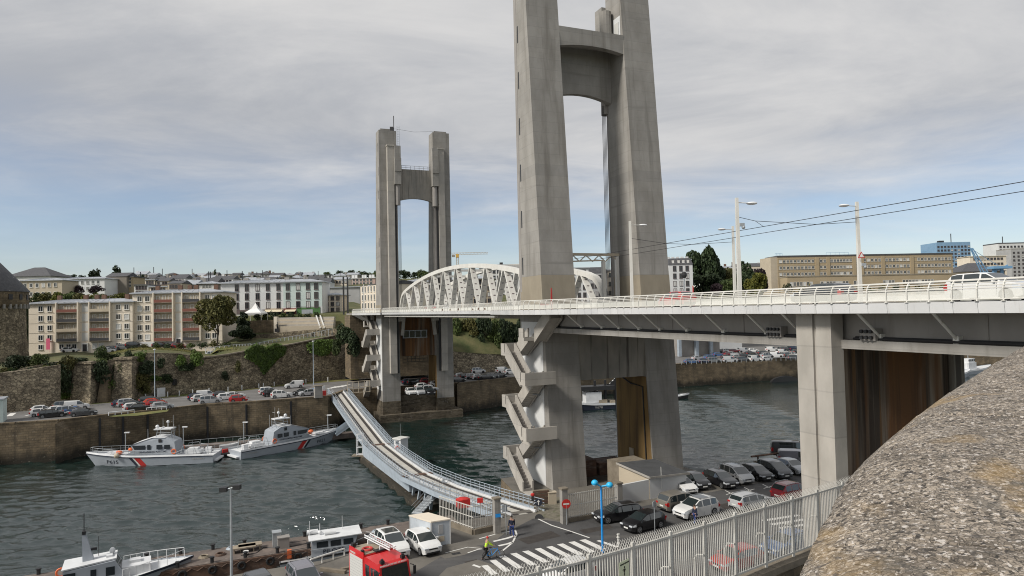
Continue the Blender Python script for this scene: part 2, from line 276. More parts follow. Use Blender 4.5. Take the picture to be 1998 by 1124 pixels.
# ---------------------------------------------------------------- mesh building
class MB:
 def __init__(s): s.v, s.f, s.m = [], [], []
 def face(s, pts, m=0):
  i = len(s.v); s.v += [Vector(p) for p in pts]; s.f.append(tuple(range(i, i + len(pts)))); s.m.append(m); return s
 def hexa(s, p, m=0):
  "8 corners: four below (anticlockwise), four above"
  i = len(s.v); s.v += [Vector(q) for q in p]
  for f in ((3, 2, 1, 0), (4, 5, 6, 7), (0, 1, 5, 4), (1, 2, 6, 5), (2, 3, 7, 6), (3, 0, 4, 7)):
   s.f.append(tuple(i + k for k in f)); s.m.append(m)
  return s
 def box(s, c, d, rz=0, m=0, ax=None):
  c = Vector(c); x, y, z = d[0] / 2, d[1] / 2, d[2] / 2
  if ax: X, Y = ax
  else: X, Y = Vector((math.cos(rz), math.sin(rz), 0)), Vector((-math.sin(rz), math.cos(rz), 0))
  Z = Vector((0, 0, 1))
  return s.hexa([c + X * a * x + Y * b * y + Z * k * z for k in (-1, 1) for a, b in ((-1, -1), (1, -1), (1, 1), (-1, 1))], m)
 def bbox(s, u0, u1, w0, w1, z0, z1, m=0):
  "a box in bridge coordinates"
  return s.hexa([B(u, w, z) for z in (z0, z1) for u, w in ((u0, w0), (u0, w1), (u1, w1), (u1, w0))], m)
 def prism(s, poly, z0, z1, m=0, mtop=None):
  n = len(poly); i = len(s.v)
  a = sum(poly[k][0] * poly[(k + 1) % n][1] - poly[(k + 1) % n][0] * poly[k][1] for k in range(n))
  if a < 0: poly = list(poly)[::-1]
  s.v += [Vector((p[0], p[1], z0)) for p in poly] + [Vector((p[0], p[1], z1)) for p in poly]
  s.f.append(tuple(i + k for k in range(n - 1, -1, -1))); s.m.append(m)
  s.f.append(tuple(i + n + k for k in range(n))); s.m.append(m if mtop is None else mtop)
  for k in range(n):
   q = (k + 1) % n; s.f.append((i + k, i + q, i + n + q, i + n + k)); s.m.append(m)
  return s
 def extr(s, pts, vec, m=0):
  n = len(pts); i = len(s.v); vec = Vector(vec)
  s.v += [Vector(p) for p in pts] + [Vector(p) + vec for p in pts]
  s.f.append(tuple(i + k for k in range(n - 1, -1, -1))); s.f.append(tuple(i + n + k for k in range(n))); s.m += [m, m]
  for k in range(n):
   q = (k + 1) % n; s.f.append((i + k, i + q, i + n + q, i + n + k)); s.m.append(m)
  return s
 def tube(s, pts, r, n=6, m=0, cap=True):
  pts = [Vector(p) for p in pts]; rings = []
  rr = r if isinstance(r, (list, tuple)) else [r] * len(pts)
  for k, p in enumerate(pts):
   t = (pts[min(k + 1, len(pts) - 1)] - pts[max(k - 1, 0)]).normalized()
   a = t.cross(Vector((0, 0, 1)))
   if a.length < 1e-3: a = Vector((1, 0, 0))
   a.normalize(); b = a.cross(t)
   i = len(s.v); rings.append(i)
   s.v += [p + (a * math.cos(2 * math.pi * j / n) + b * math.sin(2 * math.pi * j / n)) * rr[k] for j in range(n)]
  for k in range(len(pts) - 1):
   for j in range(n):
    q = (j + 1) % n; s.f.append((rings[k] + j, rings[k] + q, rings[k + 1] + q, rings[k + 1] + j)); s.m.append(m)
  if cap:
   s.f.append(tuple(rings[0] + j for j in range(n - 1, -1, -1))); s.f.append(tuple(rings[-1] + j for j in range(n))); s.m += [m, m]
  return s
 def beam(s, a, b, wid, hei, side=None, m=0):
  "rectangular bar from a to b, wid along side"
  a, b = Vector(a), Vector(b); t = (b - a).normalized()
  sd = Vector(side) if side else t.cross(Vector((0, 0, 1)))
  if sd.length < 1e-4: sd = Vector((1, 0, 0))
  sd = (sd - t * sd.dot(t)).normalized(); up = sd.cross(t)
  q = [(-1, -1), (1, -1), (1, 1), (-1, 1)]
  return s.hexa([p + sd * x * wid / 2 + up * y * hei / 2 for p in (a, b) for x, y in q], m)
 def ball(s, c, r, n=8, k=6, m=0):
  c = Vector(c); r = r if isinstance(r, (tuple, list)) else (r,) * 3
  i = len(s.v)
  for a in range(k + 1):
   th = math.pi * a / k
   for j in range(n):
    ph = 2 * math.pi * j / n
    s.v.append(c + Vector((r[0] * math.sin(th) * math.cos(ph), r[1] * math.sin(th) * math.sin(ph), r[2] * math.cos(th))))
  for a in range(k):
   for j in range(n):
    q = (j + 1) % n; s.f.append((i + a * n + j, i + (a + 1) * n + j, i + (a + 1) * n + q, i + a * n + q)); s.m.append(m)
  return s
 def ring(s, c, R0, r, ax, n=14, k=6, m=0):
  "torus round axis ax"
  c = Vector(c); ax = Vector(ax).normalized(); a = ax.cross(Vector((0, 0, 1)))
  if a.length < 1e-3: a = Vector((1, 0, 0))
  a.normalize(); b = a.cross(ax); i = len(s.v)
  for j in range(n):
   d = a * math.cos(2 * math.pi * j / n) + b * math.sin(2 * math.pi * j / n)
   for q in range(k):
    s.v.append(c + d * (R0 + r * math.cos(2 * math.pi * q / k)) + ax * r * math.sin(2 * math.pi * q / k))
  for j in range(n):
   for q in range(k):
    s.f.append((i + j * k + q, i + ((j + 1) % n) * k + q, i + ((j + 1) % n) * k + (q + 1) % k, i + j * k + (q + 1) % k)); s.m.append(m)
  return s
 def loft(s, secs, m=0, closed=False, caps=False):
  n = len(secs[0]); i = len(s.v)
  for q in secs: s.v += [Vector(p) for p in q]
  for a in range(len(secs) - 1):
   for j in range(n if closed else n - 1):
    q = (j + 1) % n; s.f.append((i + a * n + j, i + a * n + q, i + (a + 1) * n + q, i + (a + 1) * n + j)); s.m.append(m)
  if caps:
   s.f.append(tuple(i + j for j in range(n - 1, -1, -1))); s.f.append(tuple(i + (len(secs) - 1) * n + j for j in range(n))); s.m += [m, m]
  return s
 def mesh(s, name, mats, smooth=False, off=None):
  me = bpy.data.meshes.new(name)
  o = off or Vector((0, 0, 0))
  me.from_pydata([v - o for v in s.v], [], s.f)
  mats = mats if isinstance(mats, (list, tuple)) else [mats]
  for m in mats: me.materials.append(MT[m] if isinstance(m, str) else m)
  if len(mats) > 1:
   for p, k in zip(me.polygons, s.m): p.material_index = k
  bm = bmesh.new(); bm.from_mesh(me)
  bmesh.ops.remove_doubles(bm, verts=bm.verts, dist=1e-5)
  bmesh.ops.recalc_face_normals(bm, faces=bm.faces)
  bm.to_mesh(me); bm.free()
  if smooth:
   me.shade_smooth()
   me.set_sharp_from_angle(angle=R(38 if smooth is True else smooth))
  me.update()
  return me
 def build(s, name, mats, parent=None, smooth=False, world=True):
  "links ONE object; with a parent the points (given in the world) become the parent's local points"
  off = ORG.get(parent, Vector((0, 0, 0))) if (parent and world) else Vector((0, 0, 0))
  me = s.mesh(name, mats, smooth, off)
  return put(name, me, parent, org=off)
ORG = {}
def put(name, me, parent=None, loc=(0, 0, 0), rot=(0, 0, 0), scale=None, org=None):
 o = bpy.data.objects.new(name, me); COL.objects.link(o)
 o.location = loc; o.rotation_euler = rot
 if scale: o.scale = scale
 if parent: o.parent = parent
 ORG[o] = org if org is not None else Vector(loc)
 return o
def tag(o, label=None, cat=None, group=None, kind=None):
 if label: o['label'] = label
 if cat: o['category'] = cat
 if group: o['group'] = group
 if kind: o['kind'] = kind
 return o
def thing(name, label, cat, loc=(0, 0, 0), rz=0, group=None):
 o = bpy.data.objects.new(name, None); COL.objects.link(o)
 o.empty_display_size = .3
 o.location = loc; o.rotation_euler = (0, 0, rz)
 ORG[o] = Vector(loc)
 return tag(o, label, cat, group)
def piece(name, me, parent, loc, rot=(0, 0, 0), scale=None):
 "a shared mesh at a world place under a thing that is not rotated"
 off = ORG.get(parent, Vector((0, 0, 0)))
 return put(name, me, parent, Vector(loc) - off, rot, scale, org=Vector(loc))
KIDS = {}
def copy_tree(o, parent=None):
 c = o.copy(); COL.objects.link(c)
 if parent: c.parent = parent
 ORG[c] = ORG.get(o, Vector((0, 0, 0)))
 kids = KIDS.get(o)
 if kids is None: kids = KIDS[o] = list(o.children)
 for ch in kids: copy_tree(ch, c)
 return c
def text_mesh(name, s, size, mat, bold=0., spacing=1., align='LEFT'):
 "lettering as a thin mesh in the XZ plane, reading along +X, facing -Y"
 cu = bpy.data.curves.new(name, 'FONT'); cu.body = s; cu.size = size; cu.offset = bold; cu.space_character = spacing; cu.align_x = align
 cu.extrude = .004; cu.resolution_u = 2
 o = bpy.data.objects.new(name, cu); COL.objects.link(o)
 dg = bpy.context.evaluated_depsgraph_get()
 me = bpy.data.meshes.new_from_object(o.evaluated_get(dg))
 bpy.data.objects.remove(o); bpy.data.curves.remove(cu)
 me.transform(Matrix.Rotation(R(90), 4, 'X'))
 me.materials.clear(); me.materials.append(MT[mat] if isinstance(mat, str) else mat); me.name = name
 return me
ORD = 'first second third fourth fifth sixth seventh eighth ninth tenth eleventh twelfth thirteenth fourteenth fifteenth sixteenth seventeenth eighteenth nineteenth twentieth twenty-first twenty-second twenty-third twenty-fourth twenty-fifth twenty-sixth'.split()
def arc(n, a0, a1, r, c=(0, 0)): return [(c[0] + r * math.cos(a0 + (a1 - a0) * k / n), c[1] + r * math.sin(a0 + (a1 - a0) * k / n)) for k in range(n + 1)]
# ================================================================ the setting
from mathutils import noise as mnoise
def lerp(a, b, t): return a + (b - a) * t
def interp(tab, x):
 "piecewise linear through rows (x, y1, y2 ...)"
 if x <= tab[0][0]: return tab[0][1:]
 for a, b in zip(tab, tab[1:]):
  if x <= b[0]:
   t = (x - a[0]) / (b[0] - a[0]); return tuple(lerp(p, q, t) for p, q in zip(a[1:], b[1:]))
 return tab[-1][1:]
# ---- water
wm = bpy.data.materials.new('river water'); wm.use_nodes = True
N, L = wm.node_tree.nodes, wm.node_tree.links
b = N['Principled BSDF']
b.inputs['Base Color'].default_value = (.007, .018, .0155, 1); b.inputs['Roughness'].default_value = .06; b.inputs['IOR'].default_value = 2.0
geo = N.new('ShaderNodeNewGeometry')
def wv(scale, rot, detail, dist):
 mp_ = N.new('ShaderNodeMapping'); mp_.inputs['Rotation'].default_value = (0, 0, R(rot)); mp_.inputs['Scale'].default_value = scale
 L.new(geo.outputs['Position'], mp_.inputs[0])
 t = N.new('ShaderNodeTexNoise'); t.inputs['Scale'].default_value = 1; t.inputs['Detail'].default_value = detail; t.inputs['Roughness'].default_value = .55; t.inputs['Distortion'].default_value = dist
 L.new(mp_.outputs[0], t.inputs['Vector']); return t.outputs['Fac']
def wadd(a, fa, b_, fb):
 m1 = N.new('ShaderNodeMath'); m1.operation = 'MULTIPLY'; L.new(a, m1.inputs[0]); m1.inputs[1].default_value = fa
 m2 = N.new('ShaderNodeMath'); m2.operation = 'MULTIPLY_ADD'; L.new(b_, m2.inputs[0]); m2.inputs[1].default_value = fb; L.new(m1.outputs[0], m2.inputs[2])
 return m2.outputs[0]
h = wadd(wv((1.1, 2.6, 1), -6, 3, .5), .5, wv((3.0, 7, 1), 8, 2, .3), .12)
gust = wv((.025, .05, 1), 15, 3, 0)      # patches of rougher and smoother water
gm = N.new('ShaderNodeMapRange'); gm.inputs[1].default_value = .35; gm.inputs[2].default_value = .65; gm.inputs[3].default_value = .55; gm.inputs[4].default_value = 1.; L.new(gust, gm.inputs[0])
bp = N.new('ShaderNodeBump'); bp.inputs['Distance'].default_value = .22
L.new(gm.outputs[0], bp.inputs['Strength']); L.new(h, bp.inputs['Height']); L.new(bp.outputs[0], b.inputs['Normal'])
MT['water'] = wm
import numpy as np
def wave_water():
 rs = np.random.RandomState(4)
 ys = [50.]
 while ys[-1] < 236: ys.append(ys[-1] + .20 * (ys[-1] / 70) ** 1.1)
 ys = np.array(ys); xs = np.arange(-108, 64, .30); Xg, Yg = np.meshgrid(xs, ys); Z = np.zeros_like(Xg); X2, Y2 = Xg.copy(), Yg.copy()
 sp = np.gradient(ys)[:, None]
 for k in range(70):
  lam = 0.75 * (4.2 / .75) ** rs.rand(); th = rs.normal(1.42, .40); kx, ky = 2 * np.pi / lam * np.cos(th), 2 * np.pi / lam * np.sin(th)
  amp = .0108 * lam ** .8 * rs.uniform(.6, 1.2); ph = kx * Xg + ky * Yg + rs.rand() * 6.28; f = np.clip(lam / (sp * 2.6) - 1, 0, 1) * amp
  Z += f * np.cos(ph); X2 -= f * .8 * np.cos(th) * np.sin(ph); Y2 -= f * .8 * np.sin(th) * np.sin(ph)
 gl = .5 + .5 * np.sin(Xg * .051 + 1.5 * np.sin(Yg * .037)) * np.sin(Yg * .043 + 1.1 + .8 * np.sin(Xg * .03)); Z *= .62 + .5 * gl
 ed = np.clip(np.minimum(np.minimum(Xg + 108, 64 - Xg), np.minimum(Yg - 50, 236 - Yg)) / 5, 0, 1); Z *= ed
 X2 = Xg + (X2 - Xg) * ed; Y2 = Yg + (Y2 - Yg) * ed
 ny, nx = Xg.shape; co = np.stack([X2, Y2, Z], -1).reshape(-1, 3)
 i = (np.arange(ny - 1)[:, None] * nx + np.arange(nx - 1)[None]).reshape(-1); q = np.stack([i, i + 1, i + nx + 1, i + nx], 1)
 y0, y1 = ys[0], ys[-1]; x0, x1 = xs[0], xs[-1]
 ring = [(-500, -80), (500, -80), (500, y0), (-500, y0), (-500, y0), (x0, y0), (x0, y1), (-500, y1), (x1, y0), (500, y0), (500, y1), (x1, y1), (-500, y1), (500, y1), (500, 480), (-500, 480)]
 n0 = len(co); co = np.concatenate([co, np.array([(a_, b_, 0.) for a_, b_ in ring])]); q = np.concatenate([q, n0 + np.arange(16).reshape(4, 4)])
 me = bpy.data.meshes.new('water'); me.vertices.add(len(co)); me.vertices.foreach_set('co', co.astype(np.float32).ravel())
 me.loops.add(q.size); me.loops.foreach_set('vertex_index', q.astype(np.int32).ravel()); me.polygons.add(len(q)); me.polygons.foreach_set('loop_start', (np.arange(len(q)) * 4).astype(np.int32))
 me.update(calc_edges=True); me.validate(); me.shade_smooth(); me.materials.append(wm); return me
tag(put('water', wave_water()), kind='structure')
bed = MB().box((0, 350, -4.2), (6000, 3600, .4))
tag(bed.build('river_bed', 'soil'), kind='structure')
# ---- near quay (z 5.5) with its road
QZ = 5.5
qpoly = [B(*p, 0) for p in ((19.5, -90), (18.2, -33.7), (16.6, -27.2), (13.4, -22.9), (13.0, -12.6), (6.5, -12.4), (.4, -11.5), (.4, 10.2), (10.2, 10.4), (10.4, 60), (62, 60), (62, -90))]
quay = MB().prism([(p.x, p.y) for p in qpoly], -3, QZ, 0, 1).build('quay', ['masonry', 'quay_ground'])
tag(quay, kind='structure')
def sheet(name, pix, z, mat, parent):
 return MB().face([G(x, y, z) for x, y in pix]).build(name, mat, parent)
road = sheet('road', [(700, 1180), (800, 1122), (862, 1085), (905, 1068), (960, 1060), (985, 1040), (1040, 1012), (1105, 1020), (1180, 1004), (1345, 968), (1575, 925), (1700, 930), (1900, 1180), (1300, 1330), (830, 1330)], QZ + .004, 'asphalt', quay)
patch = sheet('concrete_patch', [(846, 1080), (882, 1055), (936, 1066), (942, 1070), (905, 1083), (868, 1090)], QZ + .008, 'quay_ground', quay)
sheet('cobbled_strip', [(1045, 1002), (1060, 975), (1100, 968), (1098, 1018), (1062, 1010)], QZ + .008, 'cobble', quay)
sheet('worn_concrete_patch', [(830, 1150), (872, 1108), (932, 1092), (1010, 1118), (1100, 1170), (900, 1240)], QZ + .008, 'quay_ground', quay)
S_ = [(380, 1012), (445, 972), (515, 938), (605, 918), (700, 900), (795, 880), (885, 865), (970, 845), (1060, 828), (1145, 812)]
E_ = [(460, 1083), (560, 1060), (660, 1035), (765, 1010), (865, 988), (955, 972), (1050, 950), (1135, 930), (1225, 910), (1310, 888)]
for (sx, sy), (ex, ey) in zip(S_, E_):
 q = []
 for x, y, o in ((sx, sy, -24), (sx, sy, 24), (ex, ey, 26), (ex, ey, -26)):
  q.append(G(850 + (x + o) / 4, 850 + (y - o * .16) / 4, QZ + .012))
 MB().face(q).build('crosswalk_stripe', 'marking', quay)
def line(pts, wd, name='painted_line', z=QZ + .012, mat='marking', par=None):
 pts = [G(x, y, z) for x, y in pts]; m = MB(); l_, r_ = [], []
 for k, p in enumerate(pts):
  t = (pts[min(k + 1, len(pts) - 1)] - pts[max(k - 1, 0)]).normalized(); n_ = Vector((-t.y, t.x, 0)) * wd / 2
  l_.append(p + n_); r_.append(p - n_)
 for k in range(len(pts) - 1): m.face([l_[k], r_[k], r_[k + 1], l_[k + 1]])
 return m.build(name, mat, par or quay)
z7 = lambda x, y: (850 + x / 4, 850 + y / 4)
line([z7(800, 650), z7(905, 700), z7(1050, 745), z7(1200, 797)], .16)
line([z7(620, 735), z7(632, 770), z7(600, 835), z7(520, 900)], .16)
line([z7(340, 805), z7(480, 765), z7(618, 738)], .14)
line([z7(450, 826), z7(560, 800), z7(625, 778)], .3); line([z7(492, 860), z7(560, 845), z7(600, 832)], .3)
line([z7(1265, 818), z7(1420, 870)], .35)
line([z7(290, 1008), z7(350, 1028)], .25)
line([z7(250, 915), z7(330, 888), z7(362, 884)], .12); line([z7(75, 915), z7(250, 870), z7(350, 880)], .1)
for (x, y) in ((1415, 957), (1452, 951), (1488, 945), (1530, 938)):
 line([(x, y), (x + 14, y + 7)], .12, 'bay_line'); line([(x + 2, y + 8), (x + 20, y + 3)], .12, 'bay_line')
for k in range(5):
 x, y = 1488 + k * 17, 1016 + k * 7.5
 line([(x, y), (x + 70, y - 11)], .45, 'zebra_stripe')
MB().tube([G(1052, 1012, QZ + .0), G(1052, 1012, QZ + .016)], .42, 12).build('manhole_cover', 'dark_steel', quay)
for pts in ([(1010, 1052), (1075, 1036), (1095, 1046), (1030, 1062)], [(1130, 1034), (1190, 1024), (1196, 1030), (1140, 1042)], [(1400, 985), (1445, 976), (1462, 984), (1415, 994)], [(905, 1096), (930, 1091), (946, 1101), (920, 1107)]): sheet('road_repair', pts, QZ + .0065, 'tread', quay)
for x, y in ((1110, 1040), (1290, 1010), (1450, 968), (890, 1080)): MB().box(G(x, y, QZ + .012), (.7, .45, .012), BETA).build('drain_cover', 'dark_steel', quay)
# ---- far quay
FZ = 7.0
edge = [(-140, 66), (-93, 118)] + [tuple(G(x, y, FZ).xy) for x, y in ((30, 826), (112, 821), (200, 811), (300, 801), (400, 790), (500, 784), (570, 779), (640, 774))]
edge += [tuple(B(-87.5, -16, 0).xy), tuple(B(-87.5, 12, 0).xy), (-14, 168), (-1, 179), (20, 192), (51, 210), (95, 227), (150, 238), (330, 262)]
back = [(330, 600), (60, 600), (-60, 420), (-200, 260), (-260, 180)]
far_quay = MB().prism([Vector((*p, 0)) for p in edge + back], -3, FZ, 0, 1).build('far_quay', ['masonry', 'asphalt_far'])
tag(far_quay, kind='structure')
# kerb coping stones along the far quay edge, a paler course
kb = MB()
for a, b_ in zip(edge[1:], edge[2:]):
 a, b_ = Vector((*a, FZ + .09)), Vector((*b_, FZ + .09)); n_ = max(1, int((b_ - a).length / 3))
 for k in range(n_): kb.beam(a.lerp(b_, k / n_) + Vector((0, .35, 0)), a.lerp(b_, (k + .97) / n_) + Vector((0, .35, 0)), .8, .2)
tag(kb.build('coping_course', 'masonry', far_quay), kind='stuff')
# low landing at the far left, with a sloping stair wall
MB().prism([(-140, 60), (-90.3, 119.8), (-84.8, 126.8), (-88, 131), (-110, 130)], -3, 5.6, 0, 1).build('lower_landing', ['masonry', 'quay_ground'], far_quay)
a, c = G(108, 826, FZ), G(198, 876, 0)
MB().hexa([Vector((a.x, a.y, -3)), Vector((c.x, c.y, -3)), Vector((c.x - 1.2, c.y + 3.5, -3)), Vector((a.x - 1, a.y + 4, -3)), Vector((a.x, a.y, 6.9)), Vector((c.x, c.y, .2)), Vector((c.x - 1.2, c.y + 3.5, .2)), Vector((a.x - 1, a.y + 4, 6.9))]).build('sloping_stair_wall', 'masonry', far_quay)
for x in (56, 70, 84, 98):      # timber fenders on the landing wall
 p = G(x, 895 - (x - 56) * .1, 0); MB().box((p.x + .2, p.y - .35, 2.2), (.45, .45, 6.2), R(50)).build('fender', 'rust' if x < 80 else 'dark_steel', far_quay)
for x, y in ((218, 878), (290, 862), (330, 858), (432, 846), (510, 838), (590, 832)):   # dark recesses and ladders down the quay wall
 p = G(x, y, 0) ; t_ = interp([(e[0], e[1]) for e in edge[1:9]], p.x)[0]
 MB().box((p.x, t_ - .05, 3.4), (.36, .3, 6.4), R(35)).build('wall_ladder', 'dark_steel', far_quay)
strip = MB().face([G(x, y, FZ + .02) for x, y in ((212, 812), (262, 806), (330, 799), (326, 803), (268, 811), (222, 813))])
strip.build('grass_verge', 'grass', far_quay)
fl = lambda pts, wd=.25: line(pts, wd, 'road_line', FZ + .012, 'marking', far_quay)
fl([(0, 806), (100, 799), (300, 781), (450, 768)], .2)
for k in range(5): fl([(638 + k * 7, 759 - k), (655 + k * 7, 754 - k)], .5)
fl([(50, 811), (64, 808)], .5); fl([(18, 812), (26, 806)], 1.0)
bank_strip = MB()
pts = [(0, 803), (100, 796), (300, 778), (450, 765), (560, 752), (700, 741)]
for (x0, y0), (x1, y1) in zip(pts, pts[1:]): bank_strip.face([G(x0, y0, FZ + .02), G(x1, y1, FZ + .02), G(x1, y1 - 4, FZ + .02), G(x0, y0 - 4, FZ + .02)])
bank_strip.build('grass_verge', 'grass', far_quay)
# ---- far bank wall and the hillside behind it
RW = [(-260, 822, 760), (-120, 812, 745), (0, 802, 728), (60, 798, 716), (112, 794, 706), (150, 791, 704), (200, 787, 708), (225, 785, 700), (262, 782, 691), (300, 778, 689), (350, 773, 690), (400, 769, 699), (440, 766, 693), (480, 763, 686),
  (520, 758, 680), (560, 752, 674), (610, 748, 664), (650, 745, 656), (690, 742, 650), (740, 739, 650), (800, 737, 668), (880, 735, 686), (940, 731, 690), (985, 726, 692), (1040, 722, 692), (1130, 716, 690)]
def wall_line(px):
 yb, yt = interp(RW, px); g_ = G(px, yb - 3, FZ); return g_, D(px, yt, g_.y).z
cols = list(range(-250, 1131, 15))
secs = []
for px in cols:
 g_, zt = wall_line(px); d_ = Vector((g_.x, g_.y, 0)).normalized()
 jit = mnoise.noise(Vector((px * .05, 3, 0))) * .5
 q = [Vector((g_.x, g_.y, FZ - 1))]
 for k in range(1, 8):
  z = lerp(FZ, zt, k / 7); q.append(Vector((g_.x, g_.y, z)) + d_ * (k * .14 + mnoise.noise(Vector((px * .11, k * .7, 1))) * .55 + jit))
 q.append(q[-1] + d_ * 1.4); q.append(Vector((q[-1].x, q[-1].y, FZ)))
 secs.append(q)
rw = MB().loft(secs)
wall = thing('retaining_wall', 'long rubble stone retaining wall rising behind the far quay road, overgrown with ivy', 'wall', G(400, 769, FZ))
rw.build('wall_face', 'rubble', wall, smooth=True)
cp = MB()
for (a, b_) in zip(cols, cols[1:]):
 if a < 390 or a > 720: continue
 ga, za = wall_line(a); gb, zb = wall_line(b_); cp.beam(Vector((ga.x, ga.y + 1.2, za + .1)), Vector((gb.x, gb.y + 1.2, zb + .1)), 1.2, .3)
tag(cp.build('coping', 'slab', wall), kind='stuff')
for x0, x1, yt, yb in ((145, 177, 712, 790), (225, 257, 703, 770), (197, 208, 737, 786)):
 g_, _ = wall_line((x0 + x1) / 2); Y = g_.y - .9
 z1 = D(x0, yt, Y).z; xa, xb = D(x0, yt, Y).x, D(x1, yt, Y).x
 bt = MB().hexa([(xa - .5, Y - 1.0, FZ - .5), (xb + .5, Y - 1.0, FZ - .5), (xb, Y + 3, FZ - .5), (xa, Y + 3, FZ - .5), (xa, Y, z1), (xb, Y, z1), (xb, Y + 3, z1 + .3), (xa, Y + 3, z1 + .3)])
 bt.box(((xa + xb) / 2, Y + 1.4, z1 + .35), (xb - xa + .5, 3.4, .5))
 bt.build('buttress', 'masonry' if x1 - x0 < 20 else 'rubble', wall)
# low outer wall at the far left
m = MB(); pts = [(-60, 748), (0, 728), (50, 722), (110, 713)]
for (x0, y0), (x1, y1) in zip(pts, pts[1:]):
 Ya, Yb = G(x0, 804 - x0 * .08, FZ).y - 1.8, G(x1, 804 - x1 * .08, FZ).y - 1.8
 pa, pb = D(x0, y0, Ya), D(x1, y1, Yb)
 m.hexa([(pa.x, pa.y, FZ - .5), (pb.x, pb.y, FZ - .5), (pb.x, pb.y + 1.3, FZ - .5), (pa.x, pa.y + 1.3, FZ - .5), pa, pb, pb + Vector((0, 1.3, .1)), pa + Vector((0, 1.3, .1))])
m.build('outer_wall', 'rubble', wall)
# arched doorway and small dark loopholes in the wall
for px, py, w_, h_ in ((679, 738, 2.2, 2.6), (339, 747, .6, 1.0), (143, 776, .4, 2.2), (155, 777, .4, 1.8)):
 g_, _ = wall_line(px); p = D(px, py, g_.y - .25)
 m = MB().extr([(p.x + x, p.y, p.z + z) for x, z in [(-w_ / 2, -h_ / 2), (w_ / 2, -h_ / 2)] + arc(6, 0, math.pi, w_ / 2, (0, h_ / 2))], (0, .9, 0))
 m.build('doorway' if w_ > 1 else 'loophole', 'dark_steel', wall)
def prof(px):
 g_, zt = wall_line(min(px, 1130)); Y0 = g_.y + 1.0
 if px > 1140: return [(330, 7.02), (344, 26), (380, 31), (450, 36), (600, 40), (900, 43), (2500, 45)]
 if px < 425: return [(Y0, zt - .1), (184, max(15.1, zt)), (204, 15.8), (216, 23), (300, 33), (420, 43), (520, 50), (800, 53), (2500, 53)]
 if px < 700: return [(Y0, zt - .1), (200, 18.6), (207, 21.0), (210.5, 24.9), (232, 26), (300, 33), (420, 42), (520, 49), (800, 56), (2500, 56)]
 if px < 885: return [(Y0, zt - .1), (Y0 + 9, max(19, zt)), (Y0 + 22, 24.2), (250, 25.5), (320, 33), (420, 42), (520, 50), (800, 56), (2500, 56)]
 return [(Y0, zt - .1), (Y0 + 10, 19), (Y0 + 20, 24.2), (280, 26), (320, 31), (420, 40), (520, 46), (800, 50), (2500, 50)]
hill_cols = []
for px in list(range(-900, 1131, 30)) + list(range(1141, 3200, 60)):
 pr = prof(px); r_ = ray(px, 600); hill_cols.append([Vector((r_.x / r_.y * Y, Y, z)) for Y, z in pr])
hm = MB(); run = []
for cset in hill_cols:
 dense = []
 for k in range(41):
  t = k / 40 * (len(cset) - 1); i = min(int(t), len(cset) - 2); p = cset[i].lerp(cset[i + 1], t - i)
  dense.append(p)
 run.append(dense)
hm.loft(run[:68]); hm.loft(run[68:])
tag(hm.build('hillside', 'soil', smooth=True), kind='structure')
def ground_z(px, Y):
 pr = prof(px)
 return interp(pr, Y)[0]
# ---- the granite parapet in the foreground
SIL = [(2100, 612, 5.4), (2060, 638, 4.8), (1998, 676, 4.3), (1960, 699, 3.95), (1900, 735, 3.5), (1830, 782, 3.05), (1765, 832, 2.62), (1700, 888, 2.25), (1662, 928, 2.05), (1635, 968, 1.9), (1608, 1020, 1.75), (1583, 1075, 1.6), (1562, 1122, 1.48), (1542, 1175, 1.38), (1490, 1300, 1.2)]
path = [D(*p) for p in SIL]
def cat(pts, t):
 i = min(int(t), len(pts) - 2); f = t - i
 p0, p1, p2, p3 = pts[max(i - 1, 0)], pts[i], pts[i + 1], pts[min(i + 2, len(pts) - 1)]
 return .5 * ((2 * p1) + (p2 - p0) * f + (2 * p0 - 5 * p1 + 4 * p2 - p3) * f * f + (3 * p1 - p0 - 3 * p2 + p3) * f ** 3)
parapet = thing('parapet', 'rough granite parapet with rounded top, close to the camera at lower right', 'parapet', (1.5, 2.5, EYE - 1.65))
PS = [(.06, -1.35, 1), (.055, -.6, 1), (.045, -.3, 1), (.03, -.14, 1), (.014, -.05, 1), (0, 0, 0), (-.03, .022, 0), (-.07, .042, 0), (-.12, .058, 0), (-.18, .07, 0), (-.25, .078, 0), (-.33, .082, 0), (-.42, .08, 0), (-.5, .07, 0), (-.57, .05, 0), (-.62, .02, 0), (-.65, -.03, 0), (-.67, -.2, 0), (-.67, -1.3, 0)]
def stone(t0, t1, name, n_):
 secs = []
 for k in range(n_ + 1):
  t = lerp(t0, t1, k / n_); E0 = cat(path, t); tg = (cat(path, min(t + .05, 13.99)) - cat(path, max(t - .05, 0))); tg.z = 0; tg.normalize()
  r_ = Vector((-tg.y, tg.x, 0))
  if r_.x < 0: r_ = -r_
  ray_h = Vector((E0.x, E0.y, 0)).normalized()
  inset = .012 if k in (0, n_) else 0
  q = []
  for j, (o, z, out) in enumerate(PS):
   p = E0 + (ray_h * o if out else r_ * (-o)) + Vector((0, 0, z - inset * (1 if z > -.5 else 0)))
   nz = mnoise.noise(p * 4) * .012 + mnoise.noise(p * 15) * .006 + mnoise.noise(p * 45) * .004
   q.append(p + Vector((0, 0, nz)) + (r_ * nz if j < 6 else Vector((0, 0, 0))))
  secs.append(q)
 o = MB().loft(secs, caps=True).build(name, 'granite', parapet, smooth=60)
 return o
stone(0, 3.2, 'granite_block', 60); stone(3.206, 6.1, 'granite_block', 110); stone(6.106, 11.3, 'granite_block', 170); stone(11.306, 13.9, 'granite_block', 80)
st = D(1888, 1092, 1.42)
m = MB().tube([st + Vector((0, 0, -.06)), st + Vector((0, 0, .004))], .019, 8).tube([st + Vector((-.02, 0, .0)), st + Vector((.028, -.01, .003))], .008, 6)
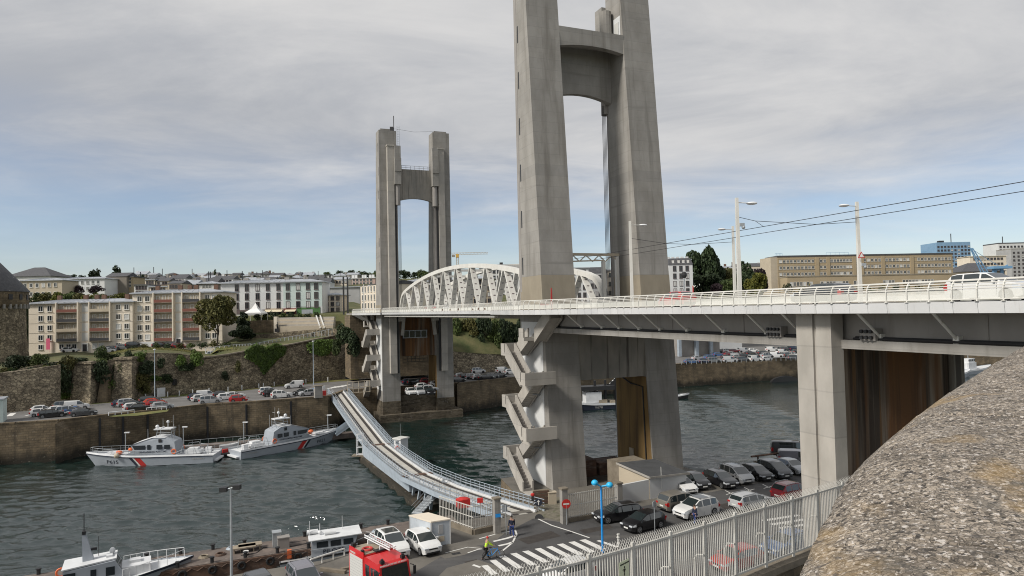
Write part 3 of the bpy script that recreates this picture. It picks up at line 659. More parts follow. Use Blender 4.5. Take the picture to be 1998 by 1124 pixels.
tag(m.build('iron_stub', 'rust'), 'small rusty iron stub let into the granite parapet', 'iron stub')
# ================================================================ the lift bridge
DZ = 24.85                       # road level on the bridge
def leg_a(z): return 6.43 - .0768 * (z - 25)
def tower(name, label, far, zb):
 T = (lambda u, w, z: B(-SPAN - u, w, z)) if far else B
 base = T(4, 0, zb)
 th = thing(name, label, 'bridge tower', base)
 def tb(m, u0, u1, w0, w1, z0, z1):
  return m.hexa([T(u, w, z) for z in (z0, z1) for u, w in ((u0, w0), (u0, w1), (u1, w1), (u1, w0))])
 for s in (-1, 1):
  wi, wo = s * 4.34, s * 8.43
  top = 66.9 if s < 0 else 67.3
  m = MB(); lv = [-1, 5, 12, 20, 24.4, 25.0, 35, 45, 55, top]
  m.loft([[T(0, wo, z), T(0, wi, z), T(leg_a(z), wi, z), T(leg_a(z), wo, z)] for z in lv], closed=True, caps=True)
  leg = m.build('leg', 'concrete', th)
  tb(MB(), .5, leg_a(top) - .3, s * 4.9, s * 7.9, top, top + .45).build('leg_cap', 'concrete', leg)
  # repainted beige band round the foot of the leg above the road
  q = MB(); o = .02
  def band(z, zt=None): return [T(.3, wo + s * o, z), T(leg_a(z) + o, wo + s * o, z), T(leg_a(z) + o, wi - s * o, z), T(.3, wi - s * o, z)]
  q.loft([band(24.9), band(28.7 if not far else 26.6)]); q.build('repainted_band', 'concrete_repair', leg)
  # tide stained foot
  if far or True:
   q = MB(); o2 = .06
   q.loft([[T(-o2, wo + s * o2, z), T(-o2, wi - s * o2, z), T(leg_a(z) + o2, wi - s * o2, z), T(leg_a(z) + o2, wo + s * o2, z)] for z in (-1, 4.6 if far else 1.5)], closed=True, caps=True)
   q.build('tidal_foot', 'tidal', leg)
  # guide pilaster and counterweight shaft on the river face
  g_ = MB(); tb(g_, -1.25, -.002, s * 5.25, s * 6.75, 11, 63); tb(g_, -1.4, -.002, s * 5.15, s * 6.85, 63, 63.35); g_.build('guide_pilaster', 'concrete_light', leg)
  g_ = MB(); tb(g_, -1.7, -.002, s * 3.75, s * 5.22, 54.2, 63.1); tb(g_, -1.9, -1.7, s * 3.7, s * 5.22, 57.2, 60.2); g_.build('sheave_housing', 'concrete', leg)
  c_ = T(-.75, s * 4.45, 0); MB().tube([c_ + Vector((0, 0, 49.5)), c_ + Vector((0, 0, 54.2))], .62, 10).build('sheave_drum', 'girder', leg)
  tb(MB(), -.55, -.002, s * 4.4, s * 5.2, 25.5, 49.5).build('guide_rail', 'girder', leg)
  tb(MB(), -.9, -.56, s * 4.75, s * 5.2, 11, 49.3).build('rail_slot', 'dark_steel', leg)
  tb(MB(), .12, .75, wo + s * .03, wo - s * .3, 27, 66).build('side_rebate', 'girder', leg)
  sl = MB()
  for k in range(7): tb(sl, .95, 1.25, wo + s * .012, wo - s * .3, 29 + 5.5 * k, 31.0 + 5.5 * k)
  tag(sl.build('window_slit', 'dark_steel', leg), kind='stuff')
  for k in range(4):
   p = T(-.5 - .0 * k, s * (3.75 + .16 * k), 0); MB().tube([p + Vector((0, 0, 26.5)), p + Vector((0, 0, 50.6))], .035, 5).build('hoist_cable', 'cable', th)
 # crossbeam: arched river wall, arched landward lintel, floor between
 def arched(u0, u1, z0, rise, z1):
  n_ = 14; pts = [(4.34, z1), (-4.34, z1)] + [(-4.34 + 8.68 * k / n_, z0 + rise * (1 - (2 * k / n_ - 1) ** 2)) for k in range(n_ + 1)]
  return MB().extr([T(u0, w, z) for w, z in pts], T(u1, 0, 0) - T(u0, 0, 0))
 arched(.02, .8, 50.5, .8, 58.1).build('crossbeam_wall', 'concrete_drip' if far else 'concrete', th)
 a_ = leg_a(57)
 arched(a_ - .85, a_ - .03, 55.7, .45, 58.05).build('crossbeam_lintel', 'concrete', th)
 tb(MB(), .8, a_ - .85, -4.34, 4.34, 57.0, 57.9).build('crossbeam_floor', 'concrete', th)
 if far:
  r_ = MB()
  for k in range(9): p = T(.3, -4.2 + 8.4 * k / 8, 58.1); r_.tube([p, p + Vector((0, 0, .9))], .04, 4)
  for z in (58.55, 59.0): r_.tube([T(.3, -4.3, z), T(.3, 4.3, z)], .04, 4)
  r_.build('guard_rail', 'grey_steel', th)
  p = T(.4, -4.8, 66.9); MB().tube([p, p + Vector((0, 0, 3.6))], .09, 5).build('aerial', 'dark_steel', th)
  MB().box(p + Vector((-.5, 0, .5)), (.7, .7, 1.0)).build('aerial_base', 'dark_steel', th)
  l_ = MB(); q = T(-.3, -3.95, 0)
  for dx in (-.25, .25): l_.tube([q + Vector((dx, 0, 63)), q + Vector((dx, 0, 68))], .04, 4)
  for k in range(12): l_.tube([q + Vector((-.25, 0, 63.2 + .4 * k)), q + Vector((.25, 0, 63.2 + .4 * k))], .03, 4)
  l_.build('ladder_mast', 'grey_steel', th)
  MB().tube([T(.4, -4.6, 67.5), T(.4, 0, 67.1), T(.4, 5, 67.6)], .025, 4).build('aerial_wire', 'cable', th)
 else:
  MB().tube([T(1.3, 3.5, 57.9), T(1.3, 3.5, 61.8)], .75, 12).build('stair_drum', 'concrete', th)
  tb(MB(), 1.9, 3.4, 4.28, 4.4, 58.0, 60.7).build('door', 'deck_white', th)
  tb(MB(), 2.2, 3.1, 4.2, 4.27, 58.1, 60.0).build('door_leaf', 'shutter', th)
 # portal wall below the road
 a0, zt = leg_a(17) - .3, 24.3
 tb(MB(), 2.2 if not far else 1.6, a0, -4.34, 4.34, 16.9 if not far else 14.6, zt).build('portal_wall', 'concrete_stain' if far else 'concrete_drip', th)
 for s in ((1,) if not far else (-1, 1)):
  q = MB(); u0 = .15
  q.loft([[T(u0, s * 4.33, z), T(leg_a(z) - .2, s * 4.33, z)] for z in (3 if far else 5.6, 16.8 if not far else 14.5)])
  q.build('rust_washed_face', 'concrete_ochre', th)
 if not far:
  MB().tube([T(.6, 4.25, 16.7), T(3.6, 4.25, 15.8), T(6.2, 4.25, 15.6), T(6.6, 4.25, 5.8)], .09, 6).build('downpipe', 'dark_steel', th)
  tb(MB(), 3.0, 3.9, 4.2, 4.31, 5.52, 8.0).build('foot_door', 'beige_render', th)
 else:
  tb(MB(), -1.2, 7, -9.3, 10.2, -3, 1.7).build('plinth', 'tidal', th)
  tb(MB(), 1.2, 3.0, -4.3, 4.3, 1.7, 5.6).build('tie_wall', 'tidal', th)
  f_ = MB()
  for k in range(5): tb(f_, 1.05, 1.25, -3.3 + k * 1.4, -3.15 + k * 1.4, 18.9, 20.5)
  for z in (18.8, 20.45): tb(f_, 1.0, 1.24, -3.35, 2.5, z, z + .15)
  f_.build('window_band_frame', 'grey_steel', th); tb(MB(), 1.3, 1.5, -3.1, 2.4, 19, 20.4).build('window_band_glass', 'glass', th)
  for s in (-1, 1):
   m = MB().beam(T(-.6, s * 3.4, 24.2), T(-.6, s * 3.9, 19.5), .7, .7); m.box(T(-.5, s * 4.0, 23.4), (1.6, 1.0, 1.3), BETA); m.build('bearing_bracket', 'concrete_light', th)
  g_ = MB()
  for k in range(7): p = T(2, -3.2 + k, 13.2); g_.tube([p, p + Vector((0, 0, 1.4))], .05, 4)
  for z in (13.2, 13.9, 14.6): g_.tube([T(2, -3.2, z), T(2, 2.8, z)], .05, 4)
  g_.build('inspection_rail', 'dark_steel', th)
 # zigzag concrete stairs on the downstream side
 def flight(ua, za, ub, zb_, w0, w1):
  m = MB(); n_ = 11
  for w in (w0, w1 - .18):
   m.extr([T(ua, w, za - .55), T(ub, w, zb_ - .55), T(ub, w, zb_ + 1.0), T(ua, w, za + 1.0)], T(0, .18, 0) - T(0, 0, 0))
  m.extr([T(ua, w0 + .19, za - .45), T(ub, w0 + .19, zb_ - .45), T(ub, w0 + .19, zb_ - .2), T(ua, w0 + .19, za - .2)], T(0, w1 - w0 - .38, 0) - T(0, 0, 0))
  fo = m.build('stair_flight', 'concrete_light', th)
  st = MB()
  for k in range(n_):
   f0, f1 = k / n_, (k + 1) / n_
   ux, uy = lerp(ua, ub, f0), lerp(ua, ub, f1); z0, z1 = lerp(za, zb_, f0), lerp(za, zb_, f1)
   tb(st, ux, uy, w0 + .2, w1 - .2, z0 - .22, z1)
  tag(st.build('steps', 'girder', fo), kind='stuff')
 def landing(u0, u1, w0, w1, z, sides):
  m = MB(); tb(m, u0, u1, w0, w1, z - .35, z)
  for sd in sides:
   if sd == 'u+': tb(m, u1 - .18, u1, w0, w1, z + .002, z + 1.0)
   if sd == 'u-': tb(m, u0, u0 + .18, w0, w1, z + .002, z + 1.0)
   if sd == 'w': tb(m, u0 + .19, u1 - .19, w0, w0 + .18, z + .002, z + 1.0)
  m.build('stair_landing', 'concrete_light', th)
 for k in range(3):
  z0 = 5.55 + 5.83 * k
  flight(7.0, z0, 2.8, z0 + 2.9, -11.6, -10.3)
  landing(1.55, 2.79, -11.6, -8.6, z0 + 2.9, ('u-', 'w'))
  if k < 2:
   flight(2.8, z0 + 2.9, 7.0, z0 + 5.83, -10.15, -8.75)
   landing(7.01, 8.35, -11.6, -8.0, z0 + 5.83, ('u+', 'w'))
  else:
   flight(2.8, z0 + 2.9, 6.0, z0 + 4.7, -10.15, -8.75); landing(6.01, 7.6, -11.3, -8.5, z0 + 4.7, ('w',)); flight(7.6, z0 + 4.7, 11.5, z0 + 7.2, -10.1, -8.6)
 landing(7.01, 8.6, -11.6, -10.2, 5.55, ())
 for k in range(3):     # wall lamps beside the landings
  p = T(5.4, -8.55, 9.6 + 5.83 * k); MB().beam(p, p + T(0, -.9, .1) - T(0, 0, 0), .12, .1).build('wall_lamp', 'grey_steel', th)
 tb(MB(), .4, 6.2, -8.47, -8.40, 5.6 if not far else 7, 23.5).build('whitened_face', 'white_render', th)
 return th
tower('bridge_tower', 'huge grey concrete twin legged lift bridge tower nearest the camera, its top out of frame', False, 5.5)
tower('bridge_tower', 'farther concrete lift bridge tower standing in the water on the far side, aerial on top', True, 0)
# ---- railings shared by the viaduct and the lift span
def post_mesh():
 m = MB(); pr = [(0, 0), (0, .5), (.02, .62), (.07, .75), (.15, .86), (.25, .92)]
 for a, b_ in zip(pr, pr[1:]): m.beam((0, a[0], a[1]), (0, b_[0], b_[1]), .05, .07, side=(1, 0, 0))
 m.box((0, .0, .012), (.16, .14, .02))
 return m.mesh('railing_post', 'white_paint')
POST = post_mesh()
def railing(par, path, sp, z0=DZ + .04, posts=True, flip=1, name_p='railing_post'):
 "path of (u, w) points; posts every sp metres; inner side towards +w*flip"
 P = [B(u, w, z0) for u, w in path]
 seglen = [(b_ - a).length for a, b_ in zip(P, P[1:])]
 bars = {z: MB() for z in ('t', 'a', 'b', 'c', 'd')}
 joined = MB()
 for (a, b_), ln in zip(zip(P, P[1:]), seglen):
  t = (b_ - a).normalized(); inn = Vector((-t.y, t.x, 0))
  if inn.dot(TT * flip) < 0: inn = -inn
  rz = math.atan2(-inn.x, inn.y)
  n_ = max(1, round(ln / sp))
  for off, zz_, r_ in ((.25, .93, .05), (.10, .80, .025), (.04, .68, .025), (.005, .56, .025), (0, .09, .03)):
   joined.tube([a + inn * off + Vector((0, 0, zz_)), b_ + inn * off + Vector((0, 0, zz_))], r_, 5, cap=False)
  for k in range(n_):
   p, q = a.lerp(b_, k / n_), a.lerp(b_, (k + 1) / n_)
   if posts: piece(name_p, POST, par, p, (0, 0, rz))
   else: joined.beam(p, p + Vector((0, 0, .6)), .05, .07, side=t).beam(p + Vector((0, 0, .6)), p + inn * .25 + Vector((0, 0, .93)), .05, .07, side=t)
   if posts:
    d_ = (q - p) * .04
    f_ = MB().face([p + d_ + Vector((0, 0, .12)), q - d_ + Vector((0, 0, .12)), q - d_ + Vector((0, 0, .5)), p + d_ + Vector((0, 0, .5))])
    f_.build('railing_panel', 'panel', par)
  if not posts:
   joined.face([a + Vector((0, 0, .12)), b_ + Vector((0, 0, .12)), b_ + Vector((0, 0, .5)), a + Vector((0, 0, .5))])
 o = joined.build('handrail' if posts else 'railing', 'white_paint', par)
 if not posts: tag(o, kind='stuff')
def fascia(par, path, sp, outer, zt=DZ + .03, zb_=24.38):
 P = [B(u, w, 0) for u, w in path]
 for a, b_ in zip(P, P[1:]):
  t = (b_ - a).normalized(); inn = Vector((-t.y, t.x, 0))
  if inn.dot(TT * outer) > 0: inn = -inn
  n_ = max(1, round((b_ - a).length / sp))
  for k in range(n_):
   p, q = a.lerp(b_, k / n_) + t * .008, a.lerp(b_, (k + 1) / n_) - t * .008
   m = MB(); sec = [(0, zt), (.05, zb_), (.45, zb_ - .02), (.35, zb_ + .05), (.2, zt)]
   m.loft([[p + inn * o + Vector((0, 0, z)) for o, z in sec], [q + inn * o + Vector((0, 0, z)) for o, z in sec]], closed=True, caps=True)
   m.build('fascia_panel', 'fascia', par)
# ---- approach viaduct on the near side
NEAR = [(66, -10.5), (21, -10.5), (7, -12.2), (-6, -10.0)]
via = thing('bridge_viaduct', 'near approach viaduct of the bridge with pale grey cladding, white railing and grey girder', 'viaduct', B(45, 0, 22.4))
sl = MB().prism([(B(u, w, 0).x, B(u, w, 0).y) for u, w in ((66, -10.2), (21, -10.2), (7, -11.9), (-5.9, -9.8), (-5.9, -4.2), (-.1, -4.2), (-.1, 4.2), (-5.9, 4.2), (-5.9, 9.8), (7, 11.9), (21, 10.2), (66, 10.2))], 24.44, DZ, 0, 1)
sl.build('deck_slab', ['girder', 'asphalt'], via)
railing(via, NEAR, 1.09); fascia(via, NEAR, 1.09, -1)
FARN = [(66, 10.5), (21, 10.5), (7, 12.2), (-6, 10.0)]
railing(via, FARN, 2.2, posts=False, flip=-1); fascia(via, FARN, 6, 1)
for s in (-1, 1):
 m = MB().bbox(9.2, 66, s * 8.3, s * 7.95, 22.89, 24.435)
 for k in range(7): m.bbox(14 + 8 * k, 14.05 + 8 * k, s * 8.34, s * 8.30, 22.9, 24.43)
 m.build('girder_web', 'girder', via)
 MB().bbox(9.2, 66, s * 8.75, s * 7.5, 22.4, 22.885).build('girder_flange', 'concrete', via)
m = MB()
for k in range(8): m.bbox(11 + 7.5 * k, 11.3 + 7.5 * k, -7.9, 7.9, 23.0, 24.43)
tag(m.build('cross_girder', 'girder', via), kind='stuff')
for z, w in ((22.97, -8.6), (23.03, -8.45)): MB().tube([B(9.5, w, z), B(43, w, z)], .07, 6).build('service_pipe', 'dark_steel', via); MB().tube([B(47, w, z), B(66, w, z)], .07, 6).build('service_pipe', 'dark_steel', via)
for u in [15.4, 19.4, 22.4, 25.6, 28.6] + [32.1 + 4.12 * k for k in range(8)]:
 if 43.2 < u < 46.8: u = 43.3 if u < 45 else 47.0
 m = MB().tube([B(u, -10.1, 24.4), B(u, -8.55, 23.12)], .075, 8)
 m.box(B(u, -8.45, 23.05), (.32, .28, .4), ROT_T); m.build('bracket_strut', 'white_paint', via)
for u, n_ in ((41.3, 4), (48.1, 3)):
 m = MB().bbox(u - .62 * n_ / 4, u + .62 * n_ / 4, -8.85, -8.32, 22.9, 23.55); c_ = m.build('anchor_box', 'girder', via)
 d_ = MB()
 for i in range(n_):
  for j in range(2):
   p = B(u - .44 * n_ / 4 + .29 * i, -8.85, 23.06 + .33 * j); d_.tube([p, p - TT * .14], .10, 8)
 tag(d_.build('anchor_bolts', 'dark_steel', c_), kind='stuff')
MB().bbox(8.0, 66, -3.4, 3.4, 24.854, 24.87).build('tram_track_bed', 'concrete_light', via)
for w in (-2.4, -1.0, 1.0, 2.4): MB().bbox(8.0, 66, w - .04, w + .04, 24.871, 24.885).build('tram_rail', 'dark_steel', via)
# ---- the pier under the viaduct
pier = thing('bridge_pier', 'tall concrete pier wall under the viaduct with big rust stains beside the granite parapet', 'bridge pier', B(45, -4, 5.5))
m = MB().loft([[B(u, w, z) for u, w in ((43.8, -9.5), (45.0, -9.5), (45.0, -9.35), (45.25, -9.35), (45.25, -9.5), (46.3, -9.5), (46.3, -8.6), (43.8, -8.6))] for z in (5.0, 24.37)], closed=True, caps=True)
m.build('pier_column', 'concrete_light', pier)
MB().bbox(44.1, 45.6, -8.6, .9, 5.0, 22.38).build('pier_wall', 'concrete_stain', pier)
MB().bbox(43.9, 45.9, .9, 1.9, 5.0, 22.38).build('pier_end_column', 'concrete_drip', pier)
# ---- lift span
span = thing('lift_span', 'white bowstring truss lift span carried low between the two bridge towers', 'bridge span', B(-40, 0, 24))
U0, U1 = -80.5, -.25
MB().bbox(-74.8, -6.1, -9.4, 9.4, 24.45, 24.845).build('deck', 'asphalt', span)
for a, b_ in ((-80.4, -74.9), (-6.0, -.3)): MB().bbox(a, b_, -4.15, 4.15, 24.45, 24.845).build('deck_end', 'asphalt', span)
MB().bbox(-80, -.8, -4.6, 4.6, 23.7, 24.44).build('floor_girder', 'girder', span)
for s in (-1, 1): MB().bbox(-74, -6.6, s * 9.2, s * 8.7, 24.0, 24.2).build('edge_beam', 'white_paint', span)
EDGE = [(-6.2, -9.65), (-74.6, -9.65)]
railing(span, EDGE, 1.6); fascia(span, EDGE, 3.0, -1, zb_=24.45)
railing(span, [(-6.2, 9.65), (-74.6, 9.65)], 3, posts=False, flip=-1); fascia(span, [(-6.2, 9.65), (-74.6, 9.65)], 11, 1)
def chord_z(u):
 d_ = abs(u + 40.4)
 z = 32.45 - 2.8 * (d_ / 33) ** 2
 if d_ > 35: z -= ((d_ - 35) / 4.8) ** 2.4 * 3.9
 return z
for s in (-1, 1):
 us = [-80.2 + .35 * k for k in range(8)] + [-77 + 2.03 * k for k in range(37)] + [-3.1 + .35 * k for k in range(8)]
 secs = []
 for k, u in enumerate(us):
  u2 = min(u + .1, -.6); u1_ = max(u - .1, -80.25)
  tg = Vector((u2 - u1_, chord_z(u2) - chord_z(u1_))).normalized(); n_ = Vector((-tg.y, tg.x))
  secs.append([B(u + n_.x * d_, s * 4.1 + w, chord_z(u) + n_.y * d_) for d_, w in ((.33, -.42), (.33, .42), (-.33, .42), (-.33, -.42))])
 MB().loft(secs, closed=True, caps=True).build('arch_chord', 'white_paint', span, smooth=30)
 MB().bbox(-80.2, -.5, s * 4.1 - .45, s * 4.1 + .45, 24.86, 25.35).build('bottom_chord', 'white_paint', span)
 for k in range(10):
  ut = -73.9 + 7.36 * k
  for sg in (-1, 1):
   ub = ut + sg * 3.55
   a, b_ = Vector(B(ut + sg * .25, s * 4.1, chord_z(ut) - .2)), Vector(B(ub, s * 4.1, 25.3))
   d_ = MB().beam(a, b_, .86, .22, side=TT).build('diagonal', 'white_paint', span)
   h_ = MB(); n_ = max(3, int((a - b_).length / .95)); t = (b_ - a).normalized(); nrm = TT.cross(t).normalized()
   for j in range(1, n_):
    c_ = a.lerp(b_, j / n_)
    for q in (-1, 1):
     cc = c_ + nrm * q * .113
     h_.face([cc + TT * .22 * math.cos(x) + t * .11 * math.sin(x) for x in [i * math.pi / 4 for i in range(8)]])
   tag(h_.build('access_hole', 'frame_dark' if sg > 0 else 'grey_render', d_), kind='stuff')
for k in range(6):
 u = -66.5 + 7.36 * k * 1.4
 MB().beam(B(u, -4.1, chord_z(u)), B(u, 4.1, chord_z(u)), .4, .4).build('wind_brace', 'white_paint', span)
rs = MB()      # rust patches bleeding on the edge cladding above the fascia
for u, h_ in ((-34, .3), (-28, .35), (-24, .3), (-20, .38), (-13.6, .25), (-11.3, .35), (-8.8, .3)):
 rs.face([B(u - .35, -9.672, 24.95), B(u + .35, -9.672, 24.95), B(u + .2, -9.672, 24.95 + h_), B(u - .2, -9.672, 24.95 + h_)])
tag(rs.build('rust_patch', 'rust', span), kind='stuff')
# ---- far approach
fa = thing('bridge_viaduct', 'short far approach of the bridge behind the farther tower with pale cladding', 'viaduct', B(-92, 0, 22))
FARW = [(-74.8, -10.0), (-87, -12.2), (-98, -12.3)]
railing(fa, FARW, 1.6); fascia(fa, FARW, 2.2, -1)
MB().prism([(B(u, w, 0).x, B(u, w, 0).y) for u, w in ((-74.9, -9.8), (-87, -11.9), (-98, -12.0), (-112, -11.5), (-112, 11.5), (-98, 12), (-87, 11.9), (-74.9, 9.8), (-74.9, 4.3), (-80.6, 4.3), (-80.6, -4.3), (-74.9, -4.3))], 24.42, 24.84, 0, 1).build('deck_slab', ['girder', 'asphalt'], fa)
m = MB()
for w in (-9, -5, 5, 9): m.bbox(-112, -88, w - .3, w + .3, 23.2, 24.41)
m.build('girder_web', 'girder', fa)
m = MB().bbox(-112, -103, -12, 11, 8, 24.3); m.build('abutment', 'masonry', fa)
for k in range(5): MB().tube([B(-89.5 - 2 * k, -12, 24.4), B(-89.5 - 2 * k, -9.6, 23.0)], .1, 6).build('bracket_strut', 'white_paint', fa)
# ================================================================ vehicles
def smooth_tab(tab, x):
 return interp(tab, x)[0]
KINDS = {   # L, W, H, belt, profile (x from rear -L/2 .. front L/2, z), cowl x, roof front x, roof rear x, rear glass base x, pillars, side glass range
 'hatchback': dict(L=4.1, W=1.76, H=1.47, belt=.93, top=[(-2.05, .80), (-2.0, .98), (-1.93, 1.04), (-1.55, 1.38), (-1.2, 1.45), (-.2, 1.47), (.25, 1.42), (1.05, 1.0), (1.75, .84), (1.98, .70), (2.05, .58)], cowl=1.05, rf=.25, rr=-1.55, rb=-1.93, pil=[(-.12, -.02)], sg=(-1.35, .95)),
 'small_car': dict(L=3.65, W=1.66, H=1.50, belt=.93, top=[(-1.82, .72), (-1.78, .98), (-1.7, 1.05), (-1.35, 1.40), (-1.0, 1.48), (-.1, 1.5), (.3, 1.44), (.95, 1.04), (1.5, .92), (1.76, .76), (1.82, .6)], cowl=.95, rf=.3, rr=-1.35, rb=-1.7, pil=[(-.05, .04)], sg=(-1.2, .88)),
 'estate': dict(L=4.55, W=1.80, H=1.47, belt=.93, top=[(-2.27, .72), (-2.22, .98), (-2.15, 1.05), (-1.85, 1.36), (-1.5, 1.45), (-.2, 1.47), (.25, 1.42), (1.1, 1.0), (1.95, .84), (2.2, .7), (2.27, .58)], cowl=1.1, rf=.25, rr=-1.85, rb=-2.15, pil=[(-.05, .05), (-1.1, -1.02)], sg=(-1.85, 1.0)),
 'saloon': dict(L=4.5, W=1.78, H=1.44, belt=.93, top=[(-2.25, .76), (-2.2, .97), (-1.65, 1.03), (-.95, 1.38), (-.6, 1.43), (0, 1.44), (.35, 1.40), (1.1, 1.0), (1.95, .84), (2.2, .7), (2.25, .58)], cowl=1.1, rf=.35, rr=-.95, rb=-1.65, pil=[(.0, .09)], sg=(-1.1, 1.0)),
 'suv': dict(L=4.45, W=1.84, H=1.68, belt=1.06, top=[(-2.22, .8), (-2.18, 1.1), (-2.1, 1.18), (-1.75, 1.58), (-1.4, 1.65), (-.2, 1.68), (.3, 1.62), (1.1, 1.14), (1.85, 1.0), (2.14, .86), (2.22, .66)], cowl=1.1, rf=.3, rr=-1.75, rb=-2.1, pil=[(-.05, .05), (-1.05, -.96)], sg=(-1.75, 1.0)),
 'minivan': dict(L=4.4, W=1.83, H=1.68, belt=1.0, top=[(-2.2, .75), (-2.16, 1.05), (-2.1, 1.12), (-1.85, 1.55), (-1.5, 1.65), (-.1, 1.68), (.45, 1.60), (1.45, 1.06), (1.95, .88), (2.15, .72), (2.2, .6)], cowl=1.45, rf=.45, rr=-1.85, rb=-2.1, pil=[(.0, .1), (-1.05, -.95)], sg=(-1.8, 1.3)),
 'panel_van': dict(L=4.4, W=1.83, H=1.82, belt=1.08, top=[(-2.2, .7), (-2.19, 1.1), (-2.17, 1.2), (-2.1, 1.74), (-1.9, 1.80), (-.1, 1.82), (.5, 1.76), (1.3, 1.16), (1.95, .98), (2.15, .82), (2.2, .62)], cowl=1.3, rf=.5, rr=-2.1, rb=-2.17, pil=[], sg=(.05, 1.2)),
 'crew_van': dict(L=5.0, W=1.95, H=1.95, belt=1.15, top=[(-2.5, .7), (-2.49, 1.15), (-2.47, 1.3), (-2.4, 1.86), (-2.2, 1.93), (-.1, 1.95), (.9, 1.90), (1.7, 1.25), (2.25, 1.06), (2.45, .86), (2.5, .62)], cowl=1.7, rf=.9, rr=-2.4, rb=-2.47, pil=[(.1, .25)], sg=(-1.5, 1.6)),
}
WHEEL = {}
def wheel_meshes(r):
 if r in WHEEL: return WHEEL[r]
 t = MB(); n_ = 16
 ring = lambda y, rr: [Vector((rr * math.cos(2 * math.pi * k / n_), y, rr * math.sin(2 * math.pi * k / n_))) for k in range(n_)]
 t.loft([ring(-.1, r * .9), ring(-.09, r * .98), ring(0, r), ring(.09, r * .98), ring(.1, r * .9)], closed=True, caps=True)
 m = MB(); m.loft([ring(.098, r * .68), ring(.112, r * .68), ring(.112, r * .58), ring(.098, r * .58)], closed=True)
 for k in range(5):
  a = 2 * math.pi * k / 5 + .3; m.beam((0, .108, 0), (r * .6 * math.cos(a), .108, r * .6 * math.sin(a)), .07, .012, side=(0, 0, 1) if abs(math.cos(a)) > .5 else (1, 0, 0))
 WHEEL[r] = (t.mesh('wheel', 'tyre', 30), m.mesh('rim', 'rim'))
 return WHEEL[r]
PROTO = {}
def car_meshes(kind):
 if kind in PROTO: return PROTO[kind]
 k = KINDS[kind]; L, Wd, H, belt = k['L'], k['W'], k['H'], k['belt']
 wr = .315 if Wd < 1.8 else .34; Ra = wr + .055
 ax = (-L / 2 + .80, L / 2 - .82)
 xs = {-L / 2, -L / 2 + .03, -L / 2 + .12, -L / 2 + .25, L / 2, L / 2 - .03, L / 2 - .1, L / 2 - .25, L / 2 - .45}
 xs |= {p[0] for p in k['top']} | {k['cowl'], k['rf'], k['rr'], k['rb'], *k['sg']}
 for a, b_ in k['pil']: xs |= {a, b_}
 for c_ in ax:
  for i in range(9): xs.add(round(c_ + Ra * math.cos(math.pi * i / 8), 4))
 xs |= {-.6, -.3, .1, .6, .8}
 xs = sorted(x for x in xs if -L / 2 <= x <= L / 2)
 xs = [x for i, x in enumerate(xs) if i == 0 or x - xs[i - 1] > .008]
 def zb(x):
  for c_ in ax:
   if abs(x - c_) < Ra: return max(.2, .95 * wr + math.sqrt(max(0, Ra * Ra - (x - c_) ** 2)))
  return .2 if abs(x) < L / 2 - .3 else lerp(.2, .3, (abs(x) - L / 2 + .3) / .3)
 secs = []
 for x in xs:
  zt = smooth_tab(k['top'], x); e = abs(x) / (L / 2)
  y = Wd / 2 * (1 - .16 * e ** 7 - .03 * e * e)
  g_ = max(0, min(1, (zt - belt) / (H - belt)))
  bl = belt + .03 * (-x / L)
  z2 = min(bl, zt - .03); z0 = min(zb(x), z2 - .06); z1 = max(lerp(z0, z2, .5), min(.62, z2 - .03))
  y3 = lerp(y * .95, Wd / 2 * (.80 if 'van' not in kind else .88), g_)
  secs.append([(x, y * .96, z0), (x, y, z1), (x, y * .985, z2), (x, y3, zt - lerp(.012, .07, g_)), (x, y3 * .9, zt - .012 * g_), (x, 0, zt + .012)])
 P = {}
 def part(nm, key=0): return P.setdefault((nm, key), MB())
 def side_ok(xm):
  return k['sg'][0] < xm < k['sg'][1] and not any(a < xm < b_ for a, b_ in k['pil'])
 for i in range(len(xs) - 1):
  xm = (xs[i] + xs[i + 1]) / 2
  for j in range(5):
   nm = 'body'
   if j == 2 and side_ok(xm) and smooth_tab(k['top'], xm) > belt + .1: nm = 'side_window'
   if j == 4 and k['rf'] < xm < k['cowl']: nm = 'windscreen'
   if j == 4 and k['rb'] < xm < k['rr']: nm = 'rear_window'
   if j == 1 and xm > L / 2 - .45 and xm < L / 2 - .03: nm = 'headlight'
   if j == 1 and xm < -L / 2 + .25 and xm > -L / 2 + .0: nm = 'tail_light'
   for s in (1, -1):
    q = [secs[i][j], secs[i + 1][j], secs[i + 1][j + 1], secs[i][j + 1]]
    q = [(a, b_ * s, c_) for a, b_, c_ in q]
    part(nm, 0 if nm in ('body', 'windscreen', 'rear_window') else (s, sum(xm > p_[0] for p_ in k['pil']) if nm == 'side_window' else 0)).face(q if s > 0 else q[::-1])
 for i, fl_ in ((0, 0), (-1, 1)):
  q = [(a, b_, c_) for a, b_, c_ in secs[i]] + [(a, -b_, c_) for a, b_, c_ in secs[i][::-1][1:]]
  part('body').face(q)
 X = L / 2
 for q in (1, -1):
  part('headlight', (q, 0)).box((X - .03, q * Wd * .33, .68), (.1, Wd * .2, .11)); part('tail_light', (q, 0)).box((-X + .02, q * Wd * .36, .84), (.08, Wd * .15, .16))
 extra_ = [('grille', MB().box((X - .0, 0, .62), (.04, Wd * .42, .10)), 'trim'), ('air_intake', MB().box((X - .02, 0, .33), (.08, Wd * .66, .13)), 'trim'), ('rear_bumper_trim', MB().box((-X + .03, 0, .36), (.08, Wd * .7, .14)), 'trim'),
    ('number_plate', MB().box((X + .01, 0, .46), (.03, .50, .11)), 'plate'), ('number_plate', MB().box((-X - .0, 0, .62), (.04, .50, .11)), 'plate')]
 for q in (1, -1): extra_.append(('wing_mirror', MB().box((k['cowl'] - .25, q * (Wd / 2 + .07), belt + .08), (.12, .2, .13)), 'trim'))
